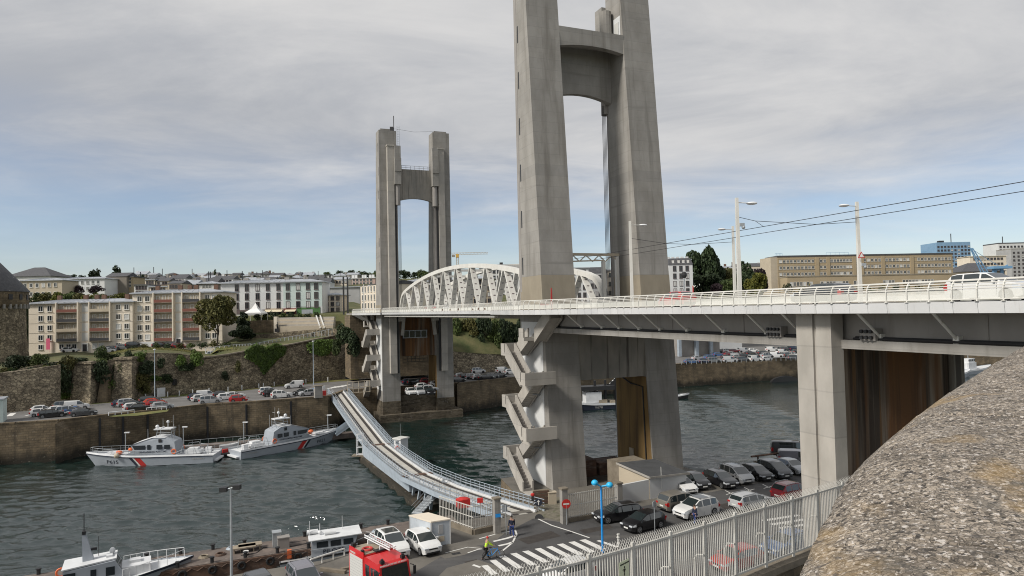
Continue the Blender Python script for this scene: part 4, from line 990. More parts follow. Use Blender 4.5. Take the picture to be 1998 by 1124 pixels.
 ub = MB().box((0, 0, .46), (L - .35, Wd - .42, .5))
 seams = MB()
 for s in (1, -1):
  for xx in [.95 * k['cowl'] - .1, -.08, -1.0 if 'small' not in kind else -.7]:
   seams.face([(xx, s * (Wd / 2 + .001) * 1.0, .32), (xx + .02, s * (Wd / 2 + .001), .32), (xx + .02, s * (Wd / 2 * .99 + .001), belt - .02), (xx, s * (Wd / 2 * .99 + .001), belt - .02)])
 t, r_ = wheel_meshes(wr)
 full = [('body', part('body').mesh(kind + '_body', 'trim', 32), None)]
 mt_ = dict(side_window='car_glass', windscreen='car_glass', rear_window='car_glass', headlight='headlamp', tail_light='taillamp')
 for (n_, _), m in P.items():
  if n_ != 'body' and m.f: full.append((n_, m.mesh(n_, mt_[n_], 40 if 'light' not in n_ else False), None))
 full += [(n_, m.mesh(n_, mt), None) for n_, m, mt in extra_] + [('underbody', ub.mesh('underbody', 'trim'), None), ('door_seam', seams.mesh('door_seam', 'trim'), None)]
 wheels = [(c_, s * (Wd / 2 - .115), s) for c_ in ax for s in (1, -1)]
 # one joined mesh for far cars
 J = MB()
 for (n_, _), src in P.items():
  for f in src.f: J.face([src.v[q] for q in f], {'body': 0, 'headlight': 3, 'tail_light': 4}.get(n_, 1))
 for src in (ub, extra_[0][1], extra_[1][1], extra_[2][1]):
  for f in src.f: J.face([src.v[q] for q in f], 2)
 for c_, y, s in wheels:
  J.tube([(c_, y - .1, wr), (c_, y + .1, wr)], wr, 10, 2)
 lowm = J.mesh(kind + '_simple', ['trim', 'car_glass', 'tyre', 'headlamp', 'taillamp'], 32)
 PROTO[kind] = dict(full=full, wheels=wheels, wr=wr, t=t, r=r_, low=lowm, k=k)
 return PROTO[kind]
NAME_OF = {'hatchback': 'parked_car', 'small_car': 'parked_car', 'estate': 'parked_car', 'saloon': 'parked_car', 'suv': 'parked_car', 'minivan': 'parked_car', 'panel_van': 'parked_van', 'crew_van': 'parked_van'}
def car(kind, colour, loc, rz, label, group=None, full=True, rails=False, sunroof=False, name=None, scale=1.):
 p = car_meshes(kind)
 name = name or NAME_OF[kind]; cat = 'van' if 'van' in kind and kind != 'minivan' else 'car'
 if not full:
  o = put(name, p['low'], None, loc, (0, 0, rz), (scale,) * 3)
  o.material_slots[0].link = 'OBJECT'; o.material_slots[0].material = PAINT[colour]
  return tag(o, label, cat, group)
 t = thing(name, label, cat, loc, rz, group)
 t.scale = (scale,) * 3
 for n_, me, _ in p['full']:
  o = put(n_, me, t)
  if n_ == 'door_seam': o['kind'] = 'stuff'
  if n_ in ('body', 'wing_mirror'):
   o.material_slots[0].link = 'OBJECT'; o.material_slots[0].material = PAINT[colour]
 for x, y, s in p['wheels']:
  w = put('wheel', p['t'], t, (x, y, p['wr']), (0, 0, 0 if s > 0 else math.pi))
  put('rim', p['r'], w)
 k = p['k']
 if rails:
  for s in (1, -1):
   m = MB().tube([(k['rr'] + .1, s * k['W'] * .36, k['H'] - .06), (k['rr'] + .3, s * k['W'] * .37, k['H'] + .02), (0, s * k['W'] * .37, k['H'] + .05), (k['rf'] - .1, s * k['W'] * .36, k['H'] - .02)], .03, 5)
   m.build('roof_rail', 'rim', t, world=False)
 if sunroof:
  MB().box(((k['rf'] + k['rr']) / 2 + .25, 0, k['H'] + .012), (1.1, k['W'] * .6, .02)).build('sunroof', 'car_glass', t, world=False)
 return t
PARK = 'cars parked on the near quay'
Lf = ROT_T + math.pi
def near(kind, col, px, py, rz, label, **k): return car(kind, col, G(px, py, QZ + .005), rz, label, PARK, **k)
# the row along the water, noses towards the camera
near('small_car', 'black', 1358, 950, ROT_U - .1, 'small black city car first in the quayside row, beside the white shed')
near('estate', 'black', 1406, 946, ROT_U - .1, 'black estate car second in the quayside row, next to a silver people carrier')
near('minivan', 'silver', 1437, 938, ROT_U - .1, 'silver people carrier with roof bars in the middle of the quayside row', rails=True)
near('hatchback', 'black', 1477, 933, ROT_U - .1, 'black hatchback to the right of the silver people carrier in the quayside row')
near('minivan', 'dark_grey', 1511, 928, ROT_U - .1, 'dark grey people carrier between a black and a pale hatchback in the quayside row')
near('hatchback', 'silver', 1545, 921, ROT_U - .1, 'pale silver hatchback at the right end of the quayside row')
near('panel_van', 'lilac_grey', 1556, 907, ROT_U + .9, 'pale grey van parked against the left side of the big bridge pier')
near('crew_van', 'dark_grey', 1545, 890, ROT_U + .9, 'dark grey long van farthest back by the water beside the bridge pier')
near('hatchback', 'white', 1330, 958, ROT_U - .1, 'white car almost hidden behind the right end of the white shed')
# the nearer rows
near('minivan', 'bronze', 1326, 992, ROT_T + .1, 'bronze grey people carrier seen from behind by the corner of the white shed')
near('suv', 'white', 1359, 1006, Lf + .12, 'white sport utility car with dark sunroof facing left in the car park', sunroof=True, rails=True)
near('estate', 'black', 1206, 1014, Lf - .05, 'black estate car with bright window trim parked beside the gate fence', rails=True)
near('hatchback', 'black', 1256, 1031, Lf + .18, 'black three door hatchback parked in front of the black estate car')
near('estate', 'silver', 1466, 990, ROT_T + .1, 'pale silver estate car with roof rails and red tail lamps behind the white fence', rails=True)
near('suv', 'maroon', 1546, 972, ROT_T + .1, 'dark red sport utility car with silver roof rails near the bridge pier', rails=True)
near('hatchback', 'red', 1437, 1106, Lf + .1, 'bright red car seen through the bars of the white fence')
near('estate', 'blue', 1536, 1076, Lf + .15, 'blue grey estate car seen through the bars at the right of the white fence', rails=True)
near('hatchback', 'white', 1108, 1134, Lf + .1, 'white car roof showing behind the lower end of the white fence')
hd = ROT_U + .12
near('suv', 'white', 764, 1078, hd, 'white car with large black glass roof beside the fire engine', sunroof=True)
near('hatchback', 'white', 825, 1072, hd + .05, 'clean white hatchback parked against the grey container')
near('estate', 'lilac_grey', 594, 1146, hd + .05, 'grey estate car with roof rails at the bottom edge left of the fire engine', rails=True)
near('hatchback', 'dark_grey', 508, 1164, hd + .1, 'dark car whose roof just shows at the bottom edge beside the lamp mast')
# ---- fire engine
fe = thing('fire_engine', 'red fire engine with pale roller shutter and a ladder on its roof', 'fire engine', G(731, 1153, QZ + .005), ROT_U + .30)
fe.scale = (.92,) * 3
def fb(nm, mt, m, sm=False, par=None): return m.build(nm, mt, par or fe, sm, world=False)
m = MB()
cabp = [(.75, .75), (.75, 3.0), (1.0, 3.12), (2.7, 3.02), (3.05, 2.85), (3.3, 1.75), (3.35, .55), (2.95, .55), (2.75, 1.05), (1.95, 1.05), (1.75, .55), (.75, .55)]
m.extr([(x, -1.22, z) for x, z in cabp], (0, 2.44, 0)); cab = fb('cab', 'fire_red', m)
fb('bodywork', 'fire_red', MB().box((-.5, 0, 1.95), (2.4, 2.48, 2.3)).box((-.3, 0, .85), (.8, 2.4, .35)).box((-1.6, 0, .85), (.2, 2.4, .4)))
for s in (-1, 1):
 for x0, x1 in ((-1.55, .55),):
  f_ = fb('roller_shutter', 'shutter', MB().box(((x0 + x1) / 2, s * 1.245, 1.85), (x1 - x0, .04, 1.9)))
  sl = MB()
  for k in range(9): sl.box(((x0 + x1) / 2, s * 1.268, 1.0 + .2 * k), (x1 - x0, .01, .02))
  tag(fb('shutter_rib', 'grey_render', sl, par=f_), kind='stuff')
 fb('reflective_strip', 'yellow_paint', MB().box((-.5, s * 1.25, .83), (2.3, .02, .12)))
 fb('side_window', 'car_glass', MB().extr([(x, s * 1.225, z) for x, z in ((.95, 1.85), (.95, 2.6), (1.55, 2.6), (1.6, 1.6), (1.1, 1.6))], (0, s * .015, 0)))
 fb('side_window', 'car_glass', MB().extr([(x, s * 1.225, z) for x, z in ((1.75, 1.75), (1.75, 2.55), (2.1, 2.55), (2.1, 1.75))], (0, s * .015, 0)))
 fb('side_window', 'car_glass', MB().extr([(x, s * 1.225, z) for x, z in ((2.25, 1.55), (2.2, 2.6), (2.95, 2.55), (3.1, 1.85), (2.6, 1.55))], (0, s * .015, 0)))
 fb('wing_mirror', 'trim', MB().beam((3.2, s * 1.25, 2.6), (3.35, s * 1.5, 2.5), .05, .05).box((3.35, s * 1.52, 2.15), (.1, .2, .6)))
 fb('beacon', 'trim', MB().box((2.8, s * .85, 3.12), (.28, .28, .22)).tube([(2.8, s * .85, 3.2), (2.8, s * .85, 3.34)], .1, 8))
fb('windscreen', 'car_glass', MB().face([(3.075, -1.05, 2.78), (3.075, 1.05, 2.78), (3.31, 1.1, 1.78), (3.31, -1.1, 1.78)]))
fb('front_panel', 'trim', MB().box((3.36, 0, 1.15), (.04, 1.7, .35)))
for y in (.9, -.9): fb('headlight', 'headlamp', MB().box((3.36, y, .85), (.06, .4, .2)))
fb('bumper', 'grey_render', MB().box((3.4, 0, .58), (.2, 2.4, .28)))
fb('roof_deck', 'wood', MB().box((-.5, 0, 3.13), (2.2, 2.1, .05)))
for s in (-1, 1): fb('roof_edge', 'fire_red', MB().box((-.5, s * 1.2, 3.2), (2.35, .06, .2)))
la = MB()
for y in (.25, .75):
 for z in (3.5, 3.68): la.tube([(-2.0, y, z), (2.0, y, z)], .045, 6)
for k in range(12): la.tube([(-1.9 + .34 * k, .25, 3.6), (-1.9 + .34 * k, .75, 3.6)], .03, 5)
for x in (-1.3, .6): la.box((x, .5, 3.3), (.12, .7, .35))
fb('roof_ladder', 'deck_white', la)
fb('hose_reel', 'red_paint', MB().ring((-.2, -.45, 3.22), .35, .09, (0, 0, 1), 14, 6))
fb('roof_hatch', 'trim', MB().box((.55, .2, 3.18), (.5, .9, .1)))
fb('searchlight', 'trim', MB().box((-1.4, -1.0, 3.35), (.3, .25, .3))); fb('searchlight', 'trim', MB().box((.3, -1.1, 3.3), (.25, .2, .25)))
tm = text_mesh('lettering', 'MARINS-POMPIERS DE BREST', .17, 'white_clean', .004)
o = put('lettering', tm, fe, (3.075, -1.1, 2.83), (0, 0, R(90))); o.rotation_euler = (R(-16), 0, R(90)); o.location = (3.11, -1.17, 2.86)
tm = text_mesh('lettering', 'POMPIERS', .2, 'white_clean', .004)
o = put('lettering', tm, fe, (-1.5, -1.25, 2.88))
fb('driver_jacket', 'hivis', MB().ball((2.55, -.3, 2.0), (.22, .3, .42), 8, 6))
twm, rwm = wheel_meshes(.5)
for x in (2.35, -.95):
 for s in (-1, 1):
  w = put('wheel', twm, fe, (x, s * 1.08, .5), (0, 0, 0 if s > 0 else math.pi), (1, 2.2, 1)); put('rim', rwm, w)
# ---- cars on the bridge
car('suv', 'white', B(50.9, -3.2, DZ + .02), ROT_U, 'white sport utility car driving on the bridge at the right edge', 'cars on the bridge', scale=.9)
car('hatchback', 'white', B(55.5, -3.0, DZ + .02), ROT_U, 'white car cut by the right picture edge, ahead of another white bridge car', 'cars on the bridge', scale=.9)
car('estate', 'dark_grey', B(41.6, -5.0, DZ + .02), ROT_U + math.pi, 'dark grey car with red tail lamps on the bridge behind the railing panels', 'cars on the bridge', scale=.9)
car('hatchback', 'red', B(25.5, -4.6, DZ + .02), ROT_U + math.pi, 'small red car on the bridge just past the nearest bridge tower', 'cars on the bridge', scale=.9)
car('hatchback', 'white', B(-52, -2.0, DZ + .02), ROT_U, 'white car crossing the lift span, seen between truss members', 'cars on the bridge', full=False, scale=.9)
car('minivan', 'red', B(-64, -1.6, DZ + .02), ROT_U, 'red car on the far half of the lift span', 'cars on the bridge', full=False, scale=.9)
# ---- cars on the far quay: (px, py, kind, colour, turn, label)
FARQ = 'cars parked on the far quay'
rq = lambda px: math.atan2(G(px + 30, 803, FZ).y - G(px, 805.5, FZ).y, G(px + 30, 803, FZ).x - G(px, 805.5, FZ).x)
fq = [(84, 802, 'hatchback', 'white', 0, 'white car at the back left of the far left cluster on the quay'), (80, 809, 'small_car', 'white', 0, 'small white car at the left end of the far left cluster'),
 (102, 811, 'estate', 'black', 0, 'black estate car at the front of the far left cluster'), (117, 803, 'hatchback', 'white', 0, 'white car behind the black estate car in the far left cluster'),
 (128, 795, 'minivan', 'grey', 0, 'grey people carrier beside the white box van on the far quay'), (150, 796, 'panel_van', 'white', 0, 'white box van at the back of the far left cluster'),
 (134, 805, 'minivan', 'silver', 0, 'silver people carrier in the middle of the far left cluster'), (147, 804, 'hatchback', 'blue', 0, 'blue hatchback behind the dark saloon in the far left cluster'),
 (163, 808, 'saloon', 'dark_grey', 0, 'dark saloon at the right end of the far left cluster'),
 (240, 790, 'hatchback', 'navy', 0, 'navy car at the left of the cluster with the red cars'), (252, 790, 'minivan', 'silver', 0, 'silver people carrier second from left in the cluster with the red cars'),
 (263, 792, 'estate', 'dark_grey', 0, 'dark grey estate behind the black car in the cluster with the red cars'), (262, 797, 'hatchback', 'white', 0, 'white car tucked beside the black car in the cluster with the red cars'),
 (272, 799, 'saloon', 'black', 0, 'black car at the front of the cluster with the red cars'), (294, 783, 'estate', 'dark_grey', 0, 'dark grey car at the back of the cluster with the red cars'),
 (301, 788, 'hatchback', 'orange_red', 0, 'orange red car on the far quay'), (306, 791, 'hatchback', 'red', 0, 'deep red car in front of the orange red car'), (316, 795, 'hatchback', 'silver', 0, 'silver hatchback at the right end of the cluster with the red cars'),
 (386, 777, 'hatchback', 'navy', 0, 'navy car behind a white van left of the red hatchback on the quay'), (404, 774, 'panel_van', 'white', 0, 'white van in the cluster above the patrol boats'), (391, 780, 'small_car', 'white', 0, 'small white car between a navy car and a silver car'),
 (410, 784, 'minivan', 'silver', 0, 'silver people carrier at the front of the cluster above the patrol boats'), (434, 772, 'hatchback', 'dark_grey', 0, 'dark grey car at the back of the right hand cluster above the patrol boats'),
 (442, 777, 'hatchback', 'white', 0, 'white hatchback behind the bright red car above the patrol boats'), (457, 774, 'estate', 'white', 0, 'white estate car right behind the bright red hatchback'), (465, 781, 'small_car', 'red', 0, 'bright red hatchback at the quay edge above the patrol boats'),
 (524, 766, 'minivan', 'white', 0, 'white people carrier beside the black car near the floating bridge'), (531, 770, 'hatchback', 'black', 0, 'black hatchback between a white people carrier and a two tone car'),
 (549, 773, 'suv', 'white', 0, 'white sport utility car at the quay edge near the floating bridge'), (589, 768, 'hatchback', 'black', math.pi, 'black hatchback beside the ticket pillar at the floating bridge'), (599, 769, 'small_car', 'silver', math.pi, 'silver car half hidden by the blue bins at the floating bridge')]
for px, py, k, c_, tr, lb in fq:
 car(k, c_, G(px, py + 3, FZ + .005), rq(px) + tr + random.uniform(-.08, .08), lb, FARQ, scale=1.0)
car('panel_van', 'white', G(574, 757, FZ + .005), rq(574) + math.pi, 'white panel van driving along the far quay road below the wall', FARQ)
# behind the farther tower
bt = [(800, 750, 'hatchback', 'navy'), (811, 750, 'estate', 'dark_grey'), (823, 749, 'hatchback', 'black'), (832, 749, 'small_car', 'maroon'), (852, 754, 'hatchback', 'white'), (826, 759, 'hatchback', 'white'), (835, 764, 'saloon', 'silver')]
for i, (px, py, k, c_) in enumerate(bt):
 car(k, c_, G(px, py, FZ + .005), .35, '%s car seen between the farther tower legs, %s from left' % (c_.replace('_', ' '), ORD[i]), 'cars seen between the tower legs', full=False)
for px, k, c_, lb in ((801, 'hatchback', 'white', 'white car facing the river between the legs of the farther tower'), (818, 'suv', 'silver', 'silver car facing the river between two other cars behind the tower tie wall'), (838, 'hatchback', 'black', 'black car facing the river at the right behind the tower tie wall')):
 car(k, c_, G(px, 770, FZ + .005), ROT_U, lb, 'cars seen between the tower legs', full=False)
rt = [(932, 728, 'minivan', 'white', 'large white people carrier at the back of the car park right of the farther tower'), (900, 738, 'hatchback', 'white', 'white car at the left of the row right of the farther tower'), (910, 739, 'hatchback', 'dark_grey', 'dark grey car second in the row right of the farther tower'), (922, 739, 'estate', 'silver', 'silver estate car third in the row right of the farther tower'),
 (934, 740, 'hatchback', 'white', 'white car fourth in the row right of the farther tower'), (947, 741, 'saloon', 'black', 'black saloon fifth in the row right of the farther tower'), (959, 739, 'hatchback', 'grey', 'grey car sixth in the row right of the farther tower'), (973, 738, 'hatchback', 'black', 'black car at the right end of the row right of the farther tower'),
 (982, 728, 'panel_van', 'white', 'white van beside the low flat roofed garage'), (996, 730, 'hatchback', 'white', 'white car in front of the white van by the garage'), (893, 746, 'hatchback', 'dark_grey', 'dark car half hidden by the right leg of the farther tower')]
for px, py, k, c_, lb in rt: car(k, c_, G(px, py, FZ + .005), .4, lb, 'cars right of the farther tower', full=False)
# far car park seen under the viaduct
random.seed(21)
cols_ = ['white', 'white', 'white', 'silver', 'silver', 'grey', 'dark_grey', 'black', 'navy', 'maroon', 'blue']
for row, (y, x0, x1, n_) in enumerate(((706, 1334, 1560, 9), (700, 1352, 1560, 11), (694, 1392, 1560, 11), (688, 1385, 1560, 12))):
 for k in range(n_):
  if random.random() < .12: continue
  px = lerp(x0, x1, (k + .5) / n_) + random.uniform(-5, 5); c_ = random.choice(cols_)
  py = y - (px - 1440) * .035
  kd = random.choice(['hatchback', 'hatchback', 'estate', 'suv', 'minivan', 'panel_van'])
  nm_ = {'hatchback': 'hatchback', 'estate': 'estate car', 'suv': 'tall car', 'minivan': 'people carrier', 'panel_van': 'van'}[kd]
  car(kd, c_, G(px, py, 7.3), random.uniform(-.1, .5), '%s %s in the %s row of the distant car park, %s from left' % (c_.replace('_', ' '), nm_, ('front', 'second', 'third', 'back')[row], ORD[k]), 'cars in the distant car park', full=False)
# cars outside the cream apartments and on the ramp
for px, py, Y, k, c_, lb in ((137, 689, 183, 'hatchback', 'white', 'white car under the pink banner of the cream apartment block'), (213, 685, 183, 'hatchback', 'silver', 'pale car before the middle of the lower cream apartment block'), (224, 684, 184, 'estate', 'black', 'dark car second from left before the cream apartments'),
 (243, 682, 184, 'hatchback', 'grey', 'grey car parked before the joint of the two cream blocks'), (263, 681, 184, 'suv', 'black', 'black car before the taller cream block'), (313, 677, 185, 'hatchback', 'black', 'black car near the door of the taller cream block'), (350, 672, 186, 'hatchback', 'maroon', 'red car near the door of the taller cream block')):
 p = D(px, py, Y); car(k, c_, Vector((p.x, p.y, ground_z(px, Y) + .02)), .1, lb, 'cars parked before the cream apartments', full=False)
# ================================================================ people and the bicycle
def person(label, loc, rz, joints, top_mat, leg_mat, hat=None, hold=None):
 t = thing('person', label, 'person', loc, rz)
 def skin(nm, edges, rad, mat, par=None, sub=2):
  names_ = []
  for a, b_ in edges:
   for q in (a, b_):
    if q not in names_: names_.append(q)
  me = bpy.data.meshes.new(nm)
  me.from_pydata([joints[q] for q in names_], [(names_.index(a), names_.index(b_)) for a, b_ in edges], [])
  me.materials.append(MT[mat])
  o = put(nm, me, par or t)
  md = o.modifiers.new('skin', 'SKIN'); md.use_smooth_shade = True
  for i, q in enumerate(names_):
   r_ = rad[q]; r_ = r_ if isinstance(r_, tuple) else (r_, r_)
   me.skin_vertices[0].data[i].radius = r_
  me.skin_vertices[0].data[0].use_root = True
  s_ = o.modifiers.new('sub', 'SUBSURF'); s_.levels = s_.render_levels = sub
  return o
 E1 = [('pelvis', 'waist'), ('waist', 'chest'), ('chest', 'neck'), ('neck', 'head'), ('head', 'crown')]
 for s in 'lr':
  E1 += [('chest', s + 'sh'), (s + 'sh', s + 'el'), (s + 'el', s + 'wr'), (s + 'wr', s + 'ha'), ('pelvis', s + 'hip'), (s + 'hip', s + 'kn'), (s + 'kn', s + 'an'), (s + 'an', s + 'toe')]
 rad = dict(pelvis=(.15, .11), waist=(.135, .10), chest=(.16, .115), neck=.055, head=(.085, .10), crown=(.07, .08))
 for s in 'lr': rad.update({s + 'sh': .062, s + 'el': .045, s + 'wr': .032, s + 'ha': .035, s + 'hip': .085, s + 'kn': .062, s + 'an': .042, s + 'toe': .035})
 body = skin('body', E1, rad, 'skin')
 big = lambda ks, d_: {q: (tuple(x + d_ for x in rad[q]) if isinstance(rad[q], tuple) else rad[q] + d_) for q in ks}
 ET = [e for e in E1 if set(e) <= {'pelvis', 'waist', 'chest', 'lsh', 'rsh', 'lel', 'rel', 'lwr', 'rwr'}]
 skin('jacket', ET, big({q for e in ET for q in e}, .018), top_mat)
 EL = [('pelvis', 'lhip'), ('pelvis', 'rhip'), ('lhip', 'lkn'), ('rhip', 'rkn'), ('lkn', 'lan'), ('rkn', 'ran')]
 skin('trousers', EL, big({q for e in EL for q in e}, .022), leg_mat)
 ES = [('lan', 'ltoe')]; skin('shoe', ES, dict(lan=.055, ltoe=.05), 'cloth_black'); skin('shoe', [('ran', 'rtoe')], dict(ran=.055, rtoe=.05), 'cloth_black')
 hd_, cr_ = Vector(joints['head']), Vector(joints['crown']); fwd = Vector(joints.get('look', (1, 0, 0))).normalized()
 c_ = hd_.lerp(cr_, .55)
 MB().ball(c_ - fwd * .015 + Vector((0, 0, .03)), (.105, .095, .10), 10, 7).build('helmet' if hat else 'hair', hat or 'hair', t, 40, world=False)
 fc = MB().ball(c_ + fwd * .095 + Vector((0, 0, -.035)), (.018, .016, .022), 6, 4); sd = Vector((-fwd.y, fwd.x, 0))
 for s in (-1, 1): fc.ball(c_ + sd * s * .088 + Vector((0, 0, -.03)), (.015, .012, .028), 6, 4)
 fc.build('nose_and_ears', 'skin', t, 40, world=False)
 ey = MB()
 for s in (-1, 1): ey.ball(c_ + fwd * .088 + sd * s * .033 + Vector((0, 0, -.005)), .012, 6, 4)
 ey.build('eyes', 'hair', t, world=False)
 for s in 'lr':   # fingers
  w, h_ = Vector(joints[s + 'wr']), Vector(joints[s + 'ha']); d_ = (h_ - w).normalized(); a = d_.cross(Vector((0, 0, 1)))
  if a.length < .1: a = Vector((1, 0, 0))
  a.normalize(); b_ = a.cross(d_); fm = MB()
  for k, ln in enumerate((.06, .075, .07, .055)):
   p = h_ + a * (-.027 + .018 * k); fm.tube([p, p + d_ * ln * .6, p + d_ * ln * .95 + b_ * .02], [.009, .008, .006], 5)
  p = w.lerp(h_, .5) + a * -.03; fm.tube([p, p - a * .02 + d_ * .03, p - a * .015 + d_ * .06], [.010, .009, .007], 5)
  fm.build('fingers', 'skin', t, world=False)
 return t
def pose(stride=.3, arms=None, lean=.03, fwd_arm=0):
 j = dict(pelvis=(0, 0, .93), waist=(lean * .4, 0, 1.1), chest=(lean, 0, 1.36), neck=(lean * 1.2, 0, 1.52), head=(lean * 1.4 + .01, 0, 1.60), crown=(lean * 1.4 + .015, 0, 1.72))
 for s, sg, y in (('l', 1, .1), ('r', -1, -.1)):
  j[s + 'sh'] = (lean, y * 1.9, 1.42); j[s + 'el'] = (lean - .12 * sg * stride, y * 2.5, 1.14); j[s + 'wr'] = (lean - .05 * sg * stride + .08, y * 2.5, .90); j[s + 'ha'] = (lean + .1 - .06 * sg * stride, y * 2.5, .82)
  j[s + 'hip'] = (0, y * .95, .88); j[s + 'kn'] = (.22 * sg * stride + .05, y, .48); j[s + 'an'] = (.75 * sg * stride - (.08 if sg < 0 else 0), y, .09 + (.06 if sg < 0 else 0)); j[s + 'toe'] = (.75 * sg * stride + .15 - (.1 if sg < 0 else 0), y, .05)
 return j
a_ = pose(.42)
person('person in navy top and blue work trousers walking by the concrete gate pillar', G(999, 1047, QZ + .012), R(100), a_, 'cloth_navy', 'cloth_blue')
b_ = pose(.35, lean=.12)
for s, y in (('l', .19), ('r', -.19)):
 b_[s + 'el'] = (.34, y * 1.1, 1.2); b_[s + 'wr'] = (.56, y + .02, 1.08); b_[s + 'ha'] = (.63, y, 1.05)
person('person in yellow vest and red helmet pushing a bicycle by the crosswalk', G(948, 1092, QZ + .012), R(18), b_, 'hivis', 'cloth_black', 'red_paint')
person('person in dark blue overalls standing in front of the white sport utility car', G(1357, 1023, QZ + .012), R(200), pose(.25), 'cloth_navy', 'cloth_blue')
bk = thing('bicycle', 'dark mountain bike with blue details pushed by the person in the yellow vest', 'bicycle', G(963, 1091, QZ + .012), R(12))
for x in (-.53, .53):
 w = MB().ring((x, 0, .345), .325, .024, (0, 1, 0), 22, 5).build('wheel', 'tyre', bk, world=False)
 sp = MB()
 for k in range(10): sp.tube([(x, 0, .345), (x + .31 * math.cos(k * .628), 0, .345 + .31 * math.sin(k * .628))], .003, 3)
 tag(sp.build('spokes', 'rim', w, world=False), kind='stuff')
f_ = MB()
for q in (((-.53, 0, .345), (-.12, 0, .30)), ((-.53, 0, .345), (-.2, 0, .78)), ((-.12, 0, .30), (-.2, 0, .86)), ((-.19, 0, .78), (.32, 0, .82)), ((-.12, 0, .30), (.33, 0, .74)), ((.31, 0, .88), (.36, 0, .66)), ((.36, 0, .66), (.53, 0, .345))): f_.tube(q, .02, 6)
f_.build('frame', 'blue_paint', bk, world=False)
MB().tube([(.22, .3, 1.02), (.29, .1, .98), (.3, 0, .96), (.29, -.1, .98), (.22, -.3, 1.02)], .014, 6).tube([(.3, 0, .96), (.31, 0, .86)], .018, 6).build('handlebar', 'trim', bk, world=False)
MB().ball((-.23, 0, .93), (.14, .07, .035), 8, 5).tube([(-.2, 0, .8), (-.22, 0, .92)], .014, 5).build('saddle', 'trim', bk, world=False)
MB().ring((-.12, 0, .30), .09, .012, (0, 1, 0), 12, 4).tube([(-.12, .06, .3), (-.02, .08, .16), (-.02, .16, .16)], .011, 5).tube([(-.12, -.06, .3), (-.22, -.08, .44), (-.22, -.16, .44)], .011, 5).build('crankset', 'trim', bk, world=False)
# ================================================================ boats
def hull_fn(L, beam, zs_bow, zs_mid, zs_st, bowlen=.35):
 def hb(t):      # half breadth at the deck, t 0 stern .. 1 bow
  return beam / 2 * (1 if t < 1 - bowlen else max(.015, 1 - (max(0, t - 1 + bowlen) / bowlen) ** 2.1))
 def zs(t): return zs_st + (zs_mid - zs_st) * min(1, t / .5) if t < .5 else zs_mid + (zs_bow - zs_mid) * ((t - .5) / .5) ** 1.6
 def sec(t):
  z = zs(t); b_ = hb(t); x = -L / 2 + L * t; rake = L * .075 * max(0, (t - .8) / .2)
  bc = b_ * (.90 if t < .6 else lerp(.9, .55, (t - .6) / .4))
  return [(x + rake * 0 + (rake if t > .8 else 0), b_, z), (x + rake * .45, lerp(bc, b_, .4), z * .45), (x, bc, -.02), (x - rake * .3, bc * .5, -.55)]
 return sec, hb, zs
def side_pt(sec, x, z, L, off):
 "point of the hull side at local x and height z (between the water and the sheer)"
 t = max(0, min(1, (x + L / 2) / L))
 for _ in range(6):     # undo the rake
  s_ = sec(t); f = min(1, max(0, z / s_[0][2])); xx = lerp(s_[2][0], s_[0][0], f); t = max(0, min(1, t - (xx - x) / L))
 s_ = sec(t)
 zz_ = [(s_[2][2], s_[2][1]), (s_[1][2], s_[1][1]), (s_[0][2], s_[0][1])]
 y = interp([(a, b_) for a, b_ in zz_], z)[0]
 return y + off
def make_hull(th, L, sec, hull_mat, deck_mat, line_mat=None, line=.12):
 ts = [k / 30 for k in range(31)]
 for nm, rows in (('hull', (0, 1, 2, 3)),):
  m = MB()
  for s in (1, -1): m.loft([[(a, b_ * s, c_) for a, b_, c_ in sec(t)] for t in ts])
  q = [(a, b_, c_) for a, b_, c_ in sec(0)]; m.face(q + [(a, -b_, c_) for a, b_, c_ in q[::-1]])
  m.build('hull', hull_mat, th, 35, world=False)
 d_ = MB(); d_.loft([[(sec(t)[0][0] - .02, sec(t)[0][1] - .03, sec(t)[0][2] - .12), (sec(t)[0][0] - .02, -sec(t)[0][1] + .03, sec(t)[0][2] - .12)] for t in ts])
 d_.build('deck', deck_mat, th, world=False)
 if line_mat:
  r_ = MB()
  for s in (1, -1): r_.loft([[(sec(t)[0][0] + .015, s * (sec(t)[0][1] + .03), sec(t)[0][2] + .02), (sec(t)[0][0] + .01, s * (sec(t)[0][1] + .03), sec(t)[0][2] - line)] for t in ts])
  r_.build('rubbing_strake', line_mat, th, world=False)
def hull_text(th, s, size, mat, L, sec, x0, z0, side, bold=.01):
 me = text_mesh('lettering', s, size, mat, bold)
 for v in me.vertices:
  tx, tz = v.co.x * (1.3 if len(s) < 6 else 1), v.co.z
  x = x0 - tx if side > 0 else x0 + tx
  v.co = Vector((x, side * (side_pt(sec, x, z0 + tz, L, .03) ), z0 + tz))
 return put('lettering', me, th)
def patch_on_hull(th, nm, mat, L, sec, xb, xt, wd, z0, z1, side):
 m = MB(); n_ = 4
 rows = [[(lerp(xb, xt, k / n_) + dx, side * side_pt(sec, lerp(xb, xt, k / n_) + dx, lerp(z0, z1, k / n_), L, .02), lerp(z0, z1, k / n_)) for dx in (0, wd)] for k in range(n_ + 1)]
 m.loft(rows); return m.build(nm, mat, th, world=False)
def lifebuoy(loc, ax, par): return MB().ring(loc, .36, .095, ax, 16, 6).build('lifebuoy', 'orange', par, 40, world=False)
